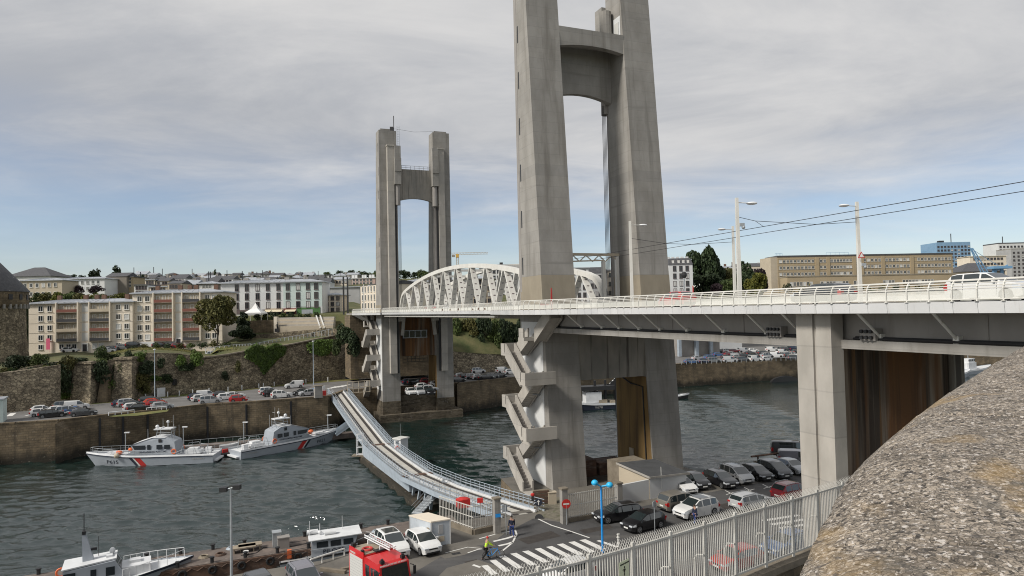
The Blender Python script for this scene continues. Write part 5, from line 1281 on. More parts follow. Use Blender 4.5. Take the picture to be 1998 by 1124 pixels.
def patrol(label, num, bow, stern):
 pb, ps = G(*bow, .6), G(*stern, .4); L = (pb - ps).length; c_ = (pb + ps) / 2
 th = thing('patrol_boat', label, 'patrol boat', (c_.x, c_.y, 0), math.atan2(pb.y - ps.y, pb.x - ps.x), 'grey patrol boats moored at the far quay')
 K = L / 20.0
 sec, hb, zs = hull_fn(L, 5.0 * K, 2.1 * K, 1.45 * K, 1.3 * K)
 make_hull(th, L, sec, 'hull_grey', 'deck_white', 'navy', .13)
 # white bulwark line and deck edge
 bw = MB()
 for s in (1, -1): bw.loft([[(sec(t)[0][0] - .02, s * (sec(t)[0][1] - .02), sec(t)[0][2] + .01), (sec(t)[0][0] - .03, s * (sec(t)[0][1] - .1), sec(t)[0][2] + .28 * K)] for t in [k / 24 for k in range(25)]])
 bw.build('bulwark', 'deck_white', th, 35, world=False)
 X = lambda d_: L / 2 - d_ * K
 prof_ = [(5.0, 1.5), (7.0, 2.55), (6.55, 3.35), (6.9, 3.6), (9.9, 4.5), (12.0, 4.45), (13.5, 3.75), (13.95, 1.3)]
 wid = [1.75, 1.95, 1.9, 1.85, 1.55, 1.55, 1.7, 1.9]
 m = MB()
 m.loft([[(X(d_), s * w * K, z * K) for (d_, z), w in zip(prof_, wid)] for s in (1, -1)])
 for s in (1, -1): m.face([(X(d_), s * w * K, z * K) for (d_, z), w in zip(prof_, wid)])
 m.build('wheelhouse', 'hull_grey', th, world=False)
 m = MB().loft([[(X(d_), s * (w + .12) * K, (z + .03) * K) for (d_, z), w in zip(prof_[2:6], wid[2:6])] for s in (1, -1)]); m.build('wheelhouse_roof', 'deck_white', th, world=False)
 m = MB().face([(X(6.97) + .03, 1.8 * K, 2.62 * K), (X(6.97) + .03, -1.8 * K, 2.62 * K), (X(6.6) + .03, -1.75 * K, 3.3 * K), (X(6.6) + .03, 1.75 * K, 3.3 * K)]); m.build('windscreen', 'glass', th, world=False)
 for s in (1, -1):
  for d0, d1, z0, z1 in ((7.15, 8.9, 2.65, 3.35), (9.2, 9.75, 2.6, 3.4), (10.7, 11.65, 2.6, 3.35), (11.95, 12.9, 2.6, 3.3)):
   y0 = s * 1.93 * K
   f_ = MB().face([(X(d0), y0, z0 * K), (X(d1), y0, z0 * K), (X(d1 - (.0)), s * 1.86 * K + s * .05, z1 * K), (X(d0 - (.35 if d0 < 8 else 0)), s * 1.86 * K + s * .05, z1 * K)])
   f_.build('side_window', 'glass', th, world=False)
  lifebuoy((X(13.5), s * 1.95 * K, 2.15 * K), (0, 1, 0), th)
  MB().box((X(11.2), s * 1.72 * K, 4.0 * K), (.5, .06, .55)).build('vent', 'dark_steel', th, world=False)
 # mast frame with its platform, radar and aerials
 m = MB()
 for d_, y in ((10.2, .9), (10.2, -.9), (12.6, .9), (12.6, -.9)): m.tube([(X(d_), y * K, 4.3 * K), (X(d_ + .2), y * .7 * K, 5.7 * K)], .045, 5)
 for z in (4.8, 5.2): m.tube([(X(10.3), .85 * K, z * K), (X(12.6), .85 * K, z * K), (X(12.6), -.85 * K, z * K), (X(10.3), -.85 * K, z * K)], .03, 5)
 m.build('mast_frame', 'grey_steel', th, world=False)
 MB().extr([(X(9.9), 1.0 * K, 5.7 * K), (X(12.7), .9 * K, 5.7 * K), (X(12.9), -.9 * K, 5.7 * K), (X(9.9), -1.0 * K, 5.7 * K)], (0, 0, .18)).build('mast_platform', 'deck_white', th, world=False)
 MB().ball((X(10.2), .2, 6.2 * K), (.32, .32, .3), 8, 6).ball((X(11.8), -.2, 6.9 * K), .26, 8, 6).tube([(X(11.8), -.2, 5.8 * K), (X(11.8), -.2, 6.8 * K)], .06, 5).box((X(10.9), 0, 5.95 * K), (.25, 1.6, .14)).build('radar', 'deck_white', th, 40, world=False)
 a = MB()
 for d_, y, z0, z1 in ((8.9, .8, 4.2, 5.9), (11.3, .6, 5.7, 7.6), (12.6, -.4, 5.7, 8.0), (13.1, .7, 4.0, 6.6), (13.4, -.8, 3.9, 6.2)): a.tube([(X(d_), y * K, z0 * K), (X(d_), y * K, z1 * K)], .035, 4)
 a.tube([(X(12.6), -.4 * K, 7 * K), (X(12.6), .5 * K, 7 * K)], .03, 4)
 tag(a.build('aerial', 'grey_render', th, world=False), kind='stuff')
 # rails, foredeck gear, fenders, stern gear
 for s in (1, -1):
  r_ = MB(); pts = []
  for k in range(21):
   t = .02 + .95 * k / 20; q = sec(t)[0]; p = Vector((q[0] - .1, s * max(.1, q[1] - .14), q[2] + .1)); hgt = .95 * K if (t > .62 or t < .3) else .55 * K
   pts.append(p + Vector((0, 0, hgt))); r_.tube([p, pts[-1]], .022, 4)
  r_.tube(pts, .025, 4); r_.tube([p - Vector((0, 0, .4)) for p in pts], .018, 4)
  tag(r_.build('deck_rail', 'grey_steel', th, world=False), kind='stuff')
 MB().box((X(3.6), 0, 2.0 * K), (1.6, 1.2, .35)).box((X(2.4), 0, 2.05 * K), (.6, .6, .3)).build('foredeck_hatch', 'deck_white', th, world=False)
 fe_ = MB().ball((X(4.4), 1.2 * K, 2.25 * K), (.55, .45, .35), 8, 6).ball((X(5.5), -.5, 2.35 * K), (.4, .35, .3), 8, 6); fe_.build('orange_float', 'orange', th, 40, world=False)
 MB().ball((X(4.5), 2.35 * K, 1.9 * K), .45, 8, 6).build('fender', 'beige_render', th, 40, world=False)
 MB().box((X(16.2), 0, 1.75 * K), (2.6, 2.0, .6)).box((X(16.2), .2, 2.2 * K), (1.6, 1.3, .35)).box((X(18.4), -.6, 1.75 * K), (.9, .8, .9)).build('stern_lockers', 'deck_white', th, world=False)
 g_ = MB()
 for y in (-1.5, 1.5): g_.tube([(X(14.4), y * K, 1.4 * K), (X(14.8), y * K, 2.9 * K), (X(16.5), y * K, 3.0 * K), (X(17.1), y * K, 1.5 * K)], .045, 5)
 g_.tube([(X(18.9), 1.2, 1.3 * K), (X(18.7), 1.1, 3.0 * K), (X(17.6), .8, 3.1 * K)], .06, 5)
 g_.build('stern_frame', 'grey_steel', th, world=False)
 MB().box((X(20.1), 0, .35), (.9, 3.6 * K, .25)).build('swim_platform', 'deck_white', th, world=False)
 for s in (1, -1):
  xs_ = X(8.7)
  for nm, mt, dx, wd in (('red_stripe', 'red_paint', 0, .95), ('white_stripe', 'white_clean', 0.97 , .28), ('blue_stripe', 'navy', 1.27, .5)):
   patch_on_hull(th, nm, mt, L, sec, xs_ - .75 * 1 + dx * K, xs_ + dx * K, wd * K, .08, 1.72 * K, s) if False else patch_on_hull(th, nm, mt, L, sec, xs_ - .55 + dx * K, xs_ + .45 + dx * K, wd * K, .06, 1.40 * K, s)
  hull_text(th, num, .85 * K, 'navy', L, sec, X(2.4) if s > 0 else X(5.0), .45 * K, s, .003)
  me = text_mesh('lettering', 'GENDARMERIE MARITIME', .40 * K, 'navy', .004); me.transform(Matrix.Rotation(math.pi if s > 0 else 0, 4, 'Z'))
  put('lettering', me, th, (X(7.8) if s > 0 else X(12.6), s * (1.97 * K), 2.1 * K))
  hull_text(th, 'GENDARMERIE', .3 * K, 'white_clean', L, sec, X(16.6) if s > 0 else X(19), .75 * K, s, .004)
 return th
patrol('grey patrol boat P615 with bow to the left, red and navy stripe on its side', 'P615', (186, 901), (424, 893))
patrol('grey patrol boat P621 with bow to the right, next to the floating bridge', 'P621', (652, 853), (458, 889))
# inflatable and dinghy between the patrol boats, and the floating jetty behind them
p = G(444, 889, 0)
th = thing('inflatable_boat', 'black inflatable boat with red gear lying between the two patrol boats', 'inflatable boat', (p.x, p.y, 0), R(35))
MB().tube([(-2.4, .85, .45), (.8, .85, .45), (1.9, .5, .55), (2.4, 0, .65), (1.9, -.5, .55), (.8, -.85, .45), (-2.4, -.85, .45)], .28, 8).build('tube', 'trim', th, 40, world=False)
MB().box((-.3, 0, .35), (4, 1.4, .15)).build('floor', 'rust', th, world=False); MB().box((-.4, 0, .8), (.9, .6, .8)).build('console', 'red_paint', th, world=False); MB().box((-2.6, 0, .8), (.45, .5, .9)).build('outboard', 'trim', th, world=False)
p = G(446, 874, .9)
th = thing('dinghy', 'small white dinghy lying on the jetty behind the stern of the second patrol boat', 'dinghy', (p.x, p.y, .8), R(25))
sec, hb, zs = hull_fn(3.0, 1.5, .95, .75, .7); make_hull(th, 3.0, sec, 'deck_white', 'grey_render')
ja, jb = G(240, 886, .7), G(690, 848, .7)
jt = thing('floating_jetty', 'long low floating jetty behind the two grey patrol boats', 'jetty', (ja + jb) / 2)
d_ = (jb - ja).normalized(); n_ = Vector((-d_.y, d_.x, 0))
MB().beam(ja + Vector((0, 0, .05)), jb + Vector((0, 0, .05)), 2.4, .9).build('deck', 'pontoon', jt)
r_ = MB()
for k in range(30):
 q = ja.lerp(jb, k / 29) + n_ * 1.1 + Vector((0, 0, .5)); r_.tube([q, q + Vector((0, 0, .8))], .03, 4)
r_.tube([ja + n_ * 1.1 + Vector((0, 0, 1.3)), jb + n_ * 1.1 + Vector((0, 0, 1.3))], .03, 4)
tag(r_.build('guard_rail', 'grey_steel', jt), kind='stuff')
for px, yb, yt, lb in ((245, 884, 844, 'short jetty lamp behind the bow of the left patrol boat'), (358, 876, 833, 'short jetty lamp behind the stern of the left patrol boat'), (476, 868, 824, 'short jetty lamp behind the stern of the right patrol boat'), (640, 850, 810, 'short jetty lamp behind the bow of the right patrol boat')):
 q = G(px, yb, .7); zt = D(px, yt, q.y).z
 t = thing('jetty_lamp', lb, 'lamp', q, 0, 'lamps on the floating jetty'); MB().tube([q, Vector((q.x, q.y, zt))], .09, 6).build('post', 'grey_steel', t)
 MB().box((q.x + .3, q.y, zt), (.9, .35, .18)).build('lamp_head', 'deck_white', t)
# ---- pontoon along the near quay
pa, pb_ = G(40, 1128, 1.2), G(880, 1008, 1.2)
d_ = (pb_ - pa).normalized(); n_ = Vector((-d_.y, d_.x, 0)); pc = (pa + pb_) / 2
pn = thing('mooring_pontoon', 'long rusty steel mooring pontoon beside the near quay', 'pontoon', (pc.x, pc.y, 0))
a, b_ = pa - n_ * 2.3, pb_ - n_ * 2.3
MB().beam(a + Vector((0, 0, -.75)), b_ + Vector((0, 0, -.75)), 4.6, 1.8).build('hull', 'rust', pn)
MB().beam(a + Vector((0, 0, .18)), b_ + Vector((0, 0, .18)), 4.3, .08).build('deck', 'pontoon', pn)
bl = MB()
for k in range(14):
 for s in (-1, 1):
  q = a.lerp(b_, (k + .5) / 14) + n_ * s * 1.95 + Vector((0, 0, .22)); piece('bollard', None, pn, q) if False else bl.tube([q, q + Vector((0, 0, .5))], .17, 7).tube([q + Vector((0, 0, .45)), q + Vector((0, 0, .55))], .24, 7)
tag(bl.build('bollards', 'dark_steel', pn), kind='stuff')
ch = MB()
for k in range(40):
 q0, q1 = a.lerp(b_, k / 40) - n_ * 2.33, a.lerp(b_, (k + 1) / 40) - n_ * 2.33; dip = -.25
 ch.tube([q0 + Vector((0, 0, .05)), q0.lerp(q1, .5) + Vector((0, 0, dip)), q1 + Vector((0, 0, .05))], .045, 4, cap=False)
tag(ch.build('fender_chain', 'rust', pn), kind='stuff')
ty = MB()
for k in range(16): q = a.lerp(b_, (k + .3) / 16) - n_ * 2.42 + Vector((0, 0, -.35)); ty.ring(q, .3, .12, n_, 12, 6)
tag(ty.build('tyre_fenders', 'tyre', pn), kind='stuff')
for px, py, w_, h_, mt, nm in ((540, 1064, .8, 1.35, 'grey_steel', 'electric cabinet'), (553, 1067, 1.1, 1.0, 'girder', 'equipment locker')):
 q = G(px, py, 1.45); tag(MB().box((q.x, q.y, 1.42 + h_ / 2), (w_, .9, h_), BETA).box((q.x, q.y, 1.42 + h_ + .05), (w_ + .1, 1.0, .1), BETA).build(nm.replace(' ', '_'), mt), ('grey ' if nm[0] == 'e' and 'cab' in nm else 'dark grey ') + nm + ' standing on the rusty pontoon', 'cabinet')
wp = []
for px, py in ((476, 1076), (488, 1072)):
 q = G(px, py, 1.42); m = MB().box((q.x, q.y, 1.9), (2.2, 1.1, .12), BETA)
 for dx in (-.9, .9): m.box((q.x + dx * .92, q.y + dx * .38, 1.63), (.12, .9, .44), BETA)
 tag(m.build('timber_bench', 'wood'), 'low timber bench on the pontoon ' + ('nearest the lamp mast' if px < 480 else 'farther from the lamp mast'), 'bench')
for i, (px, py) in enumerate(((398, 1087), (430, 1082), (452, 1070), (640, 1050), (690, 1043), (735, 1037), (760, 1034))):
 q = G(px, py, 1.45); m = MB()
 for k in range(3): m.ring(q + Vector((0, 0, .06 * k)), .5 - .08 * k, .06, (0, 0, 1), 12, 5)
 tag(m.build('rope_coil', ('wood', 'rust', 'blue_grey')[i % 3]), '%s rope coil on the pontoon deck, %s from left' % (('pale', 'brown', 'blue grey')[i % 3], ORD[i]), 'rope', 'rope coils on the pontoon')
q = [G(x, y, 1.44) for x, y in ((470, 1084), (500, 1079), (515, 1068), (548, 1070), (590, 1062), (620, 1056))]
tag(MB().tube(q, .05, 5).build('hose', 'cable'), 'black hose snaking along the pontoon deck behind the cabinets', 'hose')
# black and white range pole beside the pontoon
q = G(480, 1112, 0); tp = D(476, 1075, q.y).z
t = thing('marker_pole', 'black and white mooring pole between the pontoon and the quay', 'pole', (q.x, q.y, 0))
for k in range(8):
 z0, z1 = lerp(0, tp, k / 8), lerp(0, tp, (k + 1) / 8); MB().tube([(q.x, q.y, z0), (q.x, q.y, z1)], .28, 8).build('band', ('dark_steel', 'white_clean')[k % 2], t)
# ---- pilot boat
bow, st_ = G(730, 1058, 1.0), G(546, 1090, .6); L = (bow - st_).length; c_ = (bow + st_) / 2
th = thing('pilot_boat', 'pale grey boat lettered PILOTE moored at the pontoon behind the fire engine', 'boat', (c_.x, c_.y, 0), math.atan2(bow.y - st_.y, bow.x - st_.x))
th.scale = (1, 1, .78)
sec, hb, zs = hull_fn(L, 3.4, 1.75, 1.15, .95, .3)
make_hull(th, L, sec, 'hull_grey', 'grey_render', 'trim', .22)
x0, x1 = -L * .18, L * .27
for s in (1, -1): pass
cb = [(x0, 1.0), (x0 + .1, 3.0), (x1 + .35, 3.15), (x1 + .05, 2.1), (x1 + .0, 1.2)]
m = MB().extr([(x, -1.4, z) for x, z in cb], (0, 2.8, 0)); m.build('cabin', 'hull_grey', th, world=False)
MB().extr([(x0 - .25, -1.55, 3.02), (x1 + .75, -1.5, 3.19), (x1 + .75, 1.5, 3.19), (x0 - .25, 1.55, 3.02)], (0, 0, .1)).build('cabin_roof', 'deck_white', th, world=False)
wl_ = (x1 - x0)
for s in (1, -1):
 for f0, f1 in ((.12, .38), (.44, .68), (.74, .97)):
  MB().box((x0 + wl_ * (f0 + f1) / 2, s * 1.405, 2.45), (wl_ * (f1 - f0), .03, .72)).build('side_window', 'glass', th, world=False)
 MB().tube([(x0 - .1, s * 1.5, 1.95), (x1 + .3, s * 1.5, 2.0)], .03, 5).build('grab_rail', 'grey_steel', th, world=False)
 me = text_mesh('lettering', 'PILOTE', .62, 'navy', .008, 1.05); fw_ = .5 * wl_ / me.vertices[0].co.x if False else .5 * wl_ / max(v.co.x for v in me.vertices); me.transform(Matrix.Diagonal((fw_, 1, 1.15, 1))); me.transform(Matrix.Rotation(0 if s < 0 else math.pi, 4, 'Z')); put('lettering', me, th, (x0 + wl_ * .26 if s < 0 else x0 + wl_ * .76, s * 1.425, 1.3))
MB().face([(x1 + .09, -1.3, 2.2), (x1 + .09, 1.3, 2.2), (x1 + .36, 1.3, 3.0), (x1 + .36, -1.3, 3.0)]).build('windscreen', 'glass', th, world=False)
for x, y in ((x0 + .2, .5), (x0 + 1.9, -.3)): MB().tube([(x - .55, y, 3.45), (x + .55, y, 3.45)], .3, 10).build('life_raft', 'deck_white', th, 40, world=False)
MB().tube([(x0 + .9, 0, 3.1), (x0 + .9, 0, 4.6)], .04, 5).ball((x0 + .9, 0, 3.5), .22, 8, 6).build('radar_mast', 'deck_white', th, world=False)
for x, y in ((x0 + 3.2, .8), (x0 - .1, .2)): MB().tube([(x, y, 3.1), (x, y, 5)], .022, 4).build('aerial', 'deck_white', th, world=False)
g_ = MB()
for y in (-1.2, 1.2): g_.tube([(-L / 2 + .4, y, 1), (-L / 2 + .4, y, 2.1), (x0 - .4, y, 2.2), (x0 - .4, y, 1)], .04, 5); g_.tube([(-L / 2 + .4, y, 1.6), (x0 - .4, y, 1.65)], .03, 5)
g_.build('stern_rail', 'dark_steel', th, world=False)
MB().box((-L / 2 + .9, -.9, 1.6), (.4, .4, 1.0)).build('orange_locker', 'orange', th, world=False)
MB().tube([(L * .3, 1.1, 1.5), (L * .3, 1.1, 2.3), (L * .42, .7, 2.5), (L * .49, 0, 2.6), (L * .42, -.7, 2.5), (L * .3, -1.1, 2.3), (L * .3, -1.1, 1.5)], .045, 5).build('bow_rail', 'deck_white', th, world=False)
# ---- grey launch at the lower left
bow, st_ = G(356, 1095, 1.6), G(40, 1166, .9); L = (bow - st_).length; c_ = (bow + st_) / 2
th = thing('navy_launch', 'grey launch with tall mast and lifebuoy at the lower left, bow to the right', 'boat', (c_.x, c_.y, 0), math.atan2(bow.y - st_.y, bow.x - st_.x))
sec, hb, zs = hull_fn(L, 4.2, 2.0, 1.5, 1.2, .4); make_hull(th, L, sec, 'hull_grey', 'deck_white', 'navy', .2)
x0, x1 = -L * .09, L * .07
m = MB().extr([(x, -1.45, z) for x, z in ((x0 - 2, 1.1), (x0 - 2, 2.9), (x0, 3.0), (x1 - .1, 3.15), (x1 + .55, 2.05), (x1 + .6, 1.2))], (0, 2.9, 0)); m.build('wheelhouse', 'hull_grey', th, world=False)
MB().extr([(x0 - 2.1, -1.5, 2.95), (x1 + .05, -1.2, 3.2), (x1 + .05, 1.2, 3.2), (x0 - 2.1, 1.5, 2.95)], (0, 0, .12)).build('wheelhouse_roof', 'deck_white', th, world=False)
MB().box((x1 + 1.6, 0, 1.85), (2.4, 2.2, .9)).box((x1 + 1.5, .2, 2.4), (.9, .8, .3)).build('coach_roof', 'deck_white', th, world=False)
for s in (1, -1):
 for d_, w_ in ((-1.5, .9), (.3, .45), (1.6, .7)):
  MB().box((x0 + d_, s * 1.455, 2.3), (w_, .03, .75)).build('side_window', 'glass', th, world=False)
 lifebuoy((x0 - 2.6 + .2, s * 1.5, 2.0), (0, 1, 0), th)
 r_ = MB(); pts = []
 for k in range(9): t = .62 + .34 * k / 8; q = sec(t)[0]; p = Vector((q[0] - .1, s * max(.15, q[1] - .12), q[2])); pts.append(p + Vector((0, 0, .85))); r_.tube([p, pts[-1]], .025, 4)
 r_.tube(pts, .03, 5); r_.build('bow_rail', 'deck_white', th, world=False)
for y in (-.8, 0, .8): MB().face([(x1 + .0, y - .34, 3.0), (x1 + .0, y + .34, 3.0), (x1 + .5, y + .34, 2.2), (x1 + .5, y - .34, 2.2)]).build('windscreen', 'glass', th, world=False)
m = MB().hexa([(x0 - .6, -.35, 3.05), (x0 + .3, -.35, 3.05), (x0 + .3, .35, 3.05), (x0 - .6, .35, 3.05), (x0 - .65, -.15, 5.6), (x0 - .35, -.15, 5.6), (x0 - .35, .15, 5.6), (x0 - .65, .15, 5.6)])
m.build('mast', 'hull_grey', th, world=False)
MB().tube([(x0 - .5, 0, 5.6), (x0 - .5, 0, 7.4)], .04, 5).tube([(x0 + .6, .6, 3.1), (x0 + .6, .6, 5)], .025, 4).box((x0 + .2, 0, 4.1), (.6, .25, .2)).box((x0 - .5, 0, 5.7), (.3, .6, .3)).build('aerial', 'dark_steel', th, world=False)
MB().box((x0 + 1.5, -.3, 3.35), (.5, .7, .25)).ball((x0 + 1.7, .3, 3.6), (.25, .25, .3), 8, 6).build('searchlight', 'deck_white', th, 40, world=False)
# ---- boats in the distance: the black hulled work boat and two moored at the right
def workboat(label, pbow, pst, hull_mat, cabx, cabz, name='work_boat'):
 b0, s0 = G(*pbow, .5), G(*pst, .5); L = (b0 - s0).length; c_ = (b0 + s0) / 2
 th = thing(name, label, 'boat', (c_.x, c_.y, 0), math.atan2(b0.y - s0.y, b0.x - s0.x))
 sec, hb, zs = hull_fn(L, L * .24, 2.4, 1.6, 1.4); make_hull(th, L, sec, hull_mat, 'deck_white', 'deck_white', .5)
 return th, L, sec
th, L, sec = workboat('black hulled work boat Y678 seen through the opening under the nearest tower', (1108, 797), (1232, 790), 'navy', 0, 0)
for s in (-1, 1): hull_text(th, 'Y678', .75, 'white_clean', L, sec, L * .12 if s > 0 else -L * .02, .35, s)
MB().box((-L * .28, 0, 1.7), (4.5, 2.4, .7)).box((-L * .02, .6, 1.9), (2.2, 1.6, .8)).build('deck_cargo', 'wood', th, world=False)
MB().box((L * .12, 0, 3.0), (4, 2.8, 2.6)).build('wheelhouse', 'deck_white', th, world=False)
MB().box((-L * .02, 0, 5.2), (11, 3.4, 1.0)).build('deck_canopy', 'dark_steel', th, world=False)
g_ = MB()
for k in range(7): g_.beam((-L * .12 - k * .9, 0, 5.5 + k * .6), (-L * .12 - (k + 1) * .9, 0, 5.0 + (k + 1) * .6), .12, .9)
for x in (-4, -1.5, 1.2): g_.beam((x, 0, 1.5), (x, 0, 7), .5, .5)
g_.build('crane', 'dark_steel', th, world=False)
MB().beam((-L * .1, -.4, 4.7), (-L * .33, -.4, 8.0), .35, .5).beam((-L * .16, -.4, 4.7), (-L * .36, -.4, 6.6), .3, .4).build('gangway', 'deck_white', th, world=False)
for pb0, ps0, lb in (((1890, 731), (1832, 738), 'grey tug moored at far right beyond the bridge pier'), ((1930, 722), (1872, 728), 'white launch moored beside the grey tug at far right')):
 th, L, sec = workboat(lb, pb0, ps0, 'hull_grey' if 'tug' in lb else 'deck_white', 0, 0, 'moored_boat')
 MB().box((-L * .18, 0, 2.6), (L * .26, 2.4, 2.4)).box((-L * .18, 0, 4.4), (L * .2, 2.0, 1.3)).build('wheelhouse', 'deck_white', th, world=False)
 for s in (-1, 1):
  for k in range(4): MB().box((-L * .27 + k * L * .06, s * 1.01, 4.5), (L * .04, .03, .6)).build('side_window', 'glass', th, world=False)
 MB().tube([(-L * .2, 0, 5), (-L * .2, 0, 8)], .1, 5).tube([(-L * .2, -.7, 6.4), (-L * .2, .7, 6.4)], .05, 4).build('mast', 'grey_steel', th, world=False)
 MB().tube([(-L * .4, 1, 1.4), (-L * .4, 1, 3.4), (-L * .3, 1, 3.6)], .06, 4).tube([(-L * .4, -1, 1.4), (-L * .4, -1, 3.4), (-L * .3, -1, 3.6)], .06, 4).build('stern_frame', 'deck_white', th, world=False)
b0 = G(1318, 776, .3); th = thing('moored_boat', 'small grey boat just showing past the right leg of the nearest tower', 'boat', (b0.x, b0.y, 0), R(0))
sec, hb, zs = hull_fn(6.5, 2.2, 1.5, 1.1, .9); make_hull(th, 6.5, sec, 'trim', 'deck_white', 'deck_white', .35); MB().box((-.6, 0, 1.6), (2, 1.4, 1.2)).build('wheelhouse', 'hull_grey', th, world=False)
# ================================================================ floating road bridge
fbp = [G(659, 765, FZ + .05), G(687, 803, 5.0), G(737, 868, 2.9), G(774, 898, 3.2), G(814, 927, 3.4), G(878, 955, 3.5), G(950, 980, 4.3), G(1022, 1003, QZ + .06)]
fbr = thing('floating_bridge', 'pale blue grey floating road bridge zigzagging across the river between the quays', 'footbridge', G(760, 900, 0))
def offs(path, o, dz=0):
 out = []
 for k, p in enumerate(path):
  a = (path[k] - path[k - 1]) if k else (path[1] - path[0]); c_ = (path[k + 1] - path[k]) if k < len(path) - 1 else a
  a = Vector((a.x, a.y, 0)).normalized(); c_ = Vector((c_.x, c_.y, 0)).normalized(); t = (a + c_).normalized(); n_ = Vector((-t.y, t.x, 0)) / max(.6, t.dot(a))
  out.append(p + n_ * o + Vector((0, 0, dz)))
 return out
def ribbon(nm, mt, o0, o1, dz0, dz1, par=fbr):
 a, b_, c_, d_ = offs(fbp, o0, dz0), offs(fbp, o1, dz0), offs(fbp, o1, dz1), offs(fbp, o0, dz1)
 return MB().loft([list(q) for q in zip(a, b_, c_, d_)], closed=True, caps=True).build(nm, mt, par)
ribbon('ramp_deck', 'ramp_pale', -1.3, 1.3, -.25, 0)
for o in (-.72, .72): ribbon('tread_strip', 'tread', o - .26, o + .26, .006, .02)
for o in (-1.26, 1.26): ribbon('kerb_rail', 'deck_white', o - .08, o + .08, .02, .24)
for s in (-1, 1):
 ribbon('walkway', 'grey_steel', s * 1.4, s * 2.1, -.2, -.06)
 ribbon('side_girder', 'blue_grey', s * 2.12, s * 2.24, -.45, .12)
 pts = offs(fbp, s * 2.18, .12)
 r_ = MB(); n2 = MB()
 for a, b_ in zip(pts, pts[1:]):
  k_ = max(2, int((b_ - a).length / 1.2))
  for k in range(k_): q = a.lerp(b_, k / k_); r_.tube([q, q + Vector((0, 0, .95))], .035, 4)
  for k in range(k_ * 4): q = a.lerp(b_, k / k_ / 4); n2.tube([q, q + Vector((0, 0, .9))], .012, 3, cap=False)
  for z in (.32, .62, .95): r_.tube([a + Vector((0, 0, z)), b_ + Vector((0, 0, z))], .035, 4)
 tag(r_.build('guard_rail', 'blue_grey', fbr), kind='stuff'); tag(n2.build('rail_bars', 'grey_steel', fbr), kind='stuff')
 pts = offs(fbp, s * 1.37, 0); r_ = MB()
 for a, b_ in zip(pts, pts[1:]):
  k_ = max(2, int((b_ - a).length / 1.6))
  for k in range(k_): q = a.lerp(b_, k / k_); r_.tube([q, q + Vector((0, 0, .85))], .03, 4)
  for z in (.45, .85): r_.tube([a + Vector((0, 0, z)), b_ + Vector((0, 0, z))], .03, 4)
 tag(r_.build('inner_rail', 'grey_steel', fbr), kind='stuff')
for q in (2, 4):
 t2 = (fbp[q + 1] - fbp[q - 1]); t2.z = 0; t2.normalize()
 MB().beam(fbp[q] - t2 * .5 + Vector((0, 0, .03)), fbp[q] + t2 * .5 + Vector((0, 0, .03)), 4.1, .1).build('hinge_plate', 'rust', fbr)
# floating hull under the middle
a, b_ = fbp[2], fbp[5]; a, b_ = Vector((a.x, a.y, 0)), Vector((b_.x, b_.y, 0)); t_ = (b_ - a).normalized(); n_ = Vector((-t_.y, t_.x, 0))
MB().beam(a - t_ * 3 + Vector((0, 0, .2)), b_ - t_ * 4 + Vector((0, 0, .0)), 5.0, 1.6).build('float_hull', 'masonry', fbr)
MB().beam(a - t_ * 2 + Vector((0, 0, 1.75)), b_ - t_ * 10 + Vector((0, 0, 1.95)), 4.2, 1.6).build('float_deckhouse', 'blue_grey', fbr)
st = MB()
for k in range(4):
 q = b_ - t_ * (9 - 2.4 * k)
 for s in (-1, 1): st.beam(q + n_ * s * 1.9 + Vector((0, 0, 1.0)), q + n_ * s * 1.9 + t_ * 1.0 + Vector((0, 0, 3.0)), .3, .3)
st.build('leg_strut', 'blue_grey', fbr)
# stairs from the bridge down to the pontoon beside the fence
q0, q1 = G(872, 938, 3.6), G(812, 1003, 1.3); gw = MB(); d_ = (q1 - q0)
sdw = Vector((-d_.y, d_.x, 0)).normalized()
gw.beam(q0, q1, 1.3, .12)
for k in range(14): gw.box(q0.lerp(q1, k / 14) + Vector((0, 0, .1)), (1.2, .3, .05), math.atan2(sdw.y, sdw.x))
for s in (-1, 1):
 for z in (.45, .9): gw.tube([q0 + sdw * s * .65 + Vector((0, 0, z)), q1 + sdw * s * .65 + Vector((0, 0, z))], .03, 4)
t = gw.build('gangway', 'grey_steel'); tag(t, 'grey metal gangway sloping from the floating bridge down to the pontoon', 'gangway')
q0, q1 = G(692, 822, 3.6), G(655, 848, 1.3); gw = MB(); d_ = (q1 - q0); sdw = Vector((-d_.y, d_.x, 0)).normalized(); gw.beam(q0, q1, 1.3, .5)
for s in (-1, 1):
 gw.face([q0 + sdw * s * .65, q1 + sdw * s * .65, q1 + sdw * s * .65 + Vector((0, 0, 1)), q0 + sdw * s * .65 + Vector((0, 0, 1))])
tag(gw.build('gangway', 'blue_grey'), 'grey gangway from the floating bridge to the patrol boat jetty', 'gangway')
# control cabin with lifebuoy beside the roadway
q = fbp[2].lerp(fbp[3], .3); q = q + n_ * 3.0
if n_.x < 0: q = q - n_ * 6.0
kb_ = thing('control_cabin', 'small white cabin with red lifebuoy beside the floating bridge roadway', 'cabin', (q.x, q.y, 2.2), R(-35))
MB().box((0, 0, 1.0), (1.5, 1.7, 2.3)).build('cabin_wall', 'deck_white', kb_, world=False); MB().box((0, 0, 2.25), (1.9, 2.1, .2)).build('cabin_roof', 'white_clean', kb_, world=False)
MB().box((0, -.86, 1.65), (.7, .04, .5)).build('window', 'glass', kb_, world=False); MB().box((-.76, 0, 1.6), (.04, .7, .6)).build('window', 'glass', kb_, world=False)
MB().ring((.15, -.95, .75), .36, .12, (0, 1, 0), 16, 6).build('lifebuoy', 'red_paint', kb_, 40, world=False); MB().tube([(-.7, .6, 2.3), (-.7, .6, 4.4)], .03, 4).build('aerial', 'grey_steel', kb_, world=False)
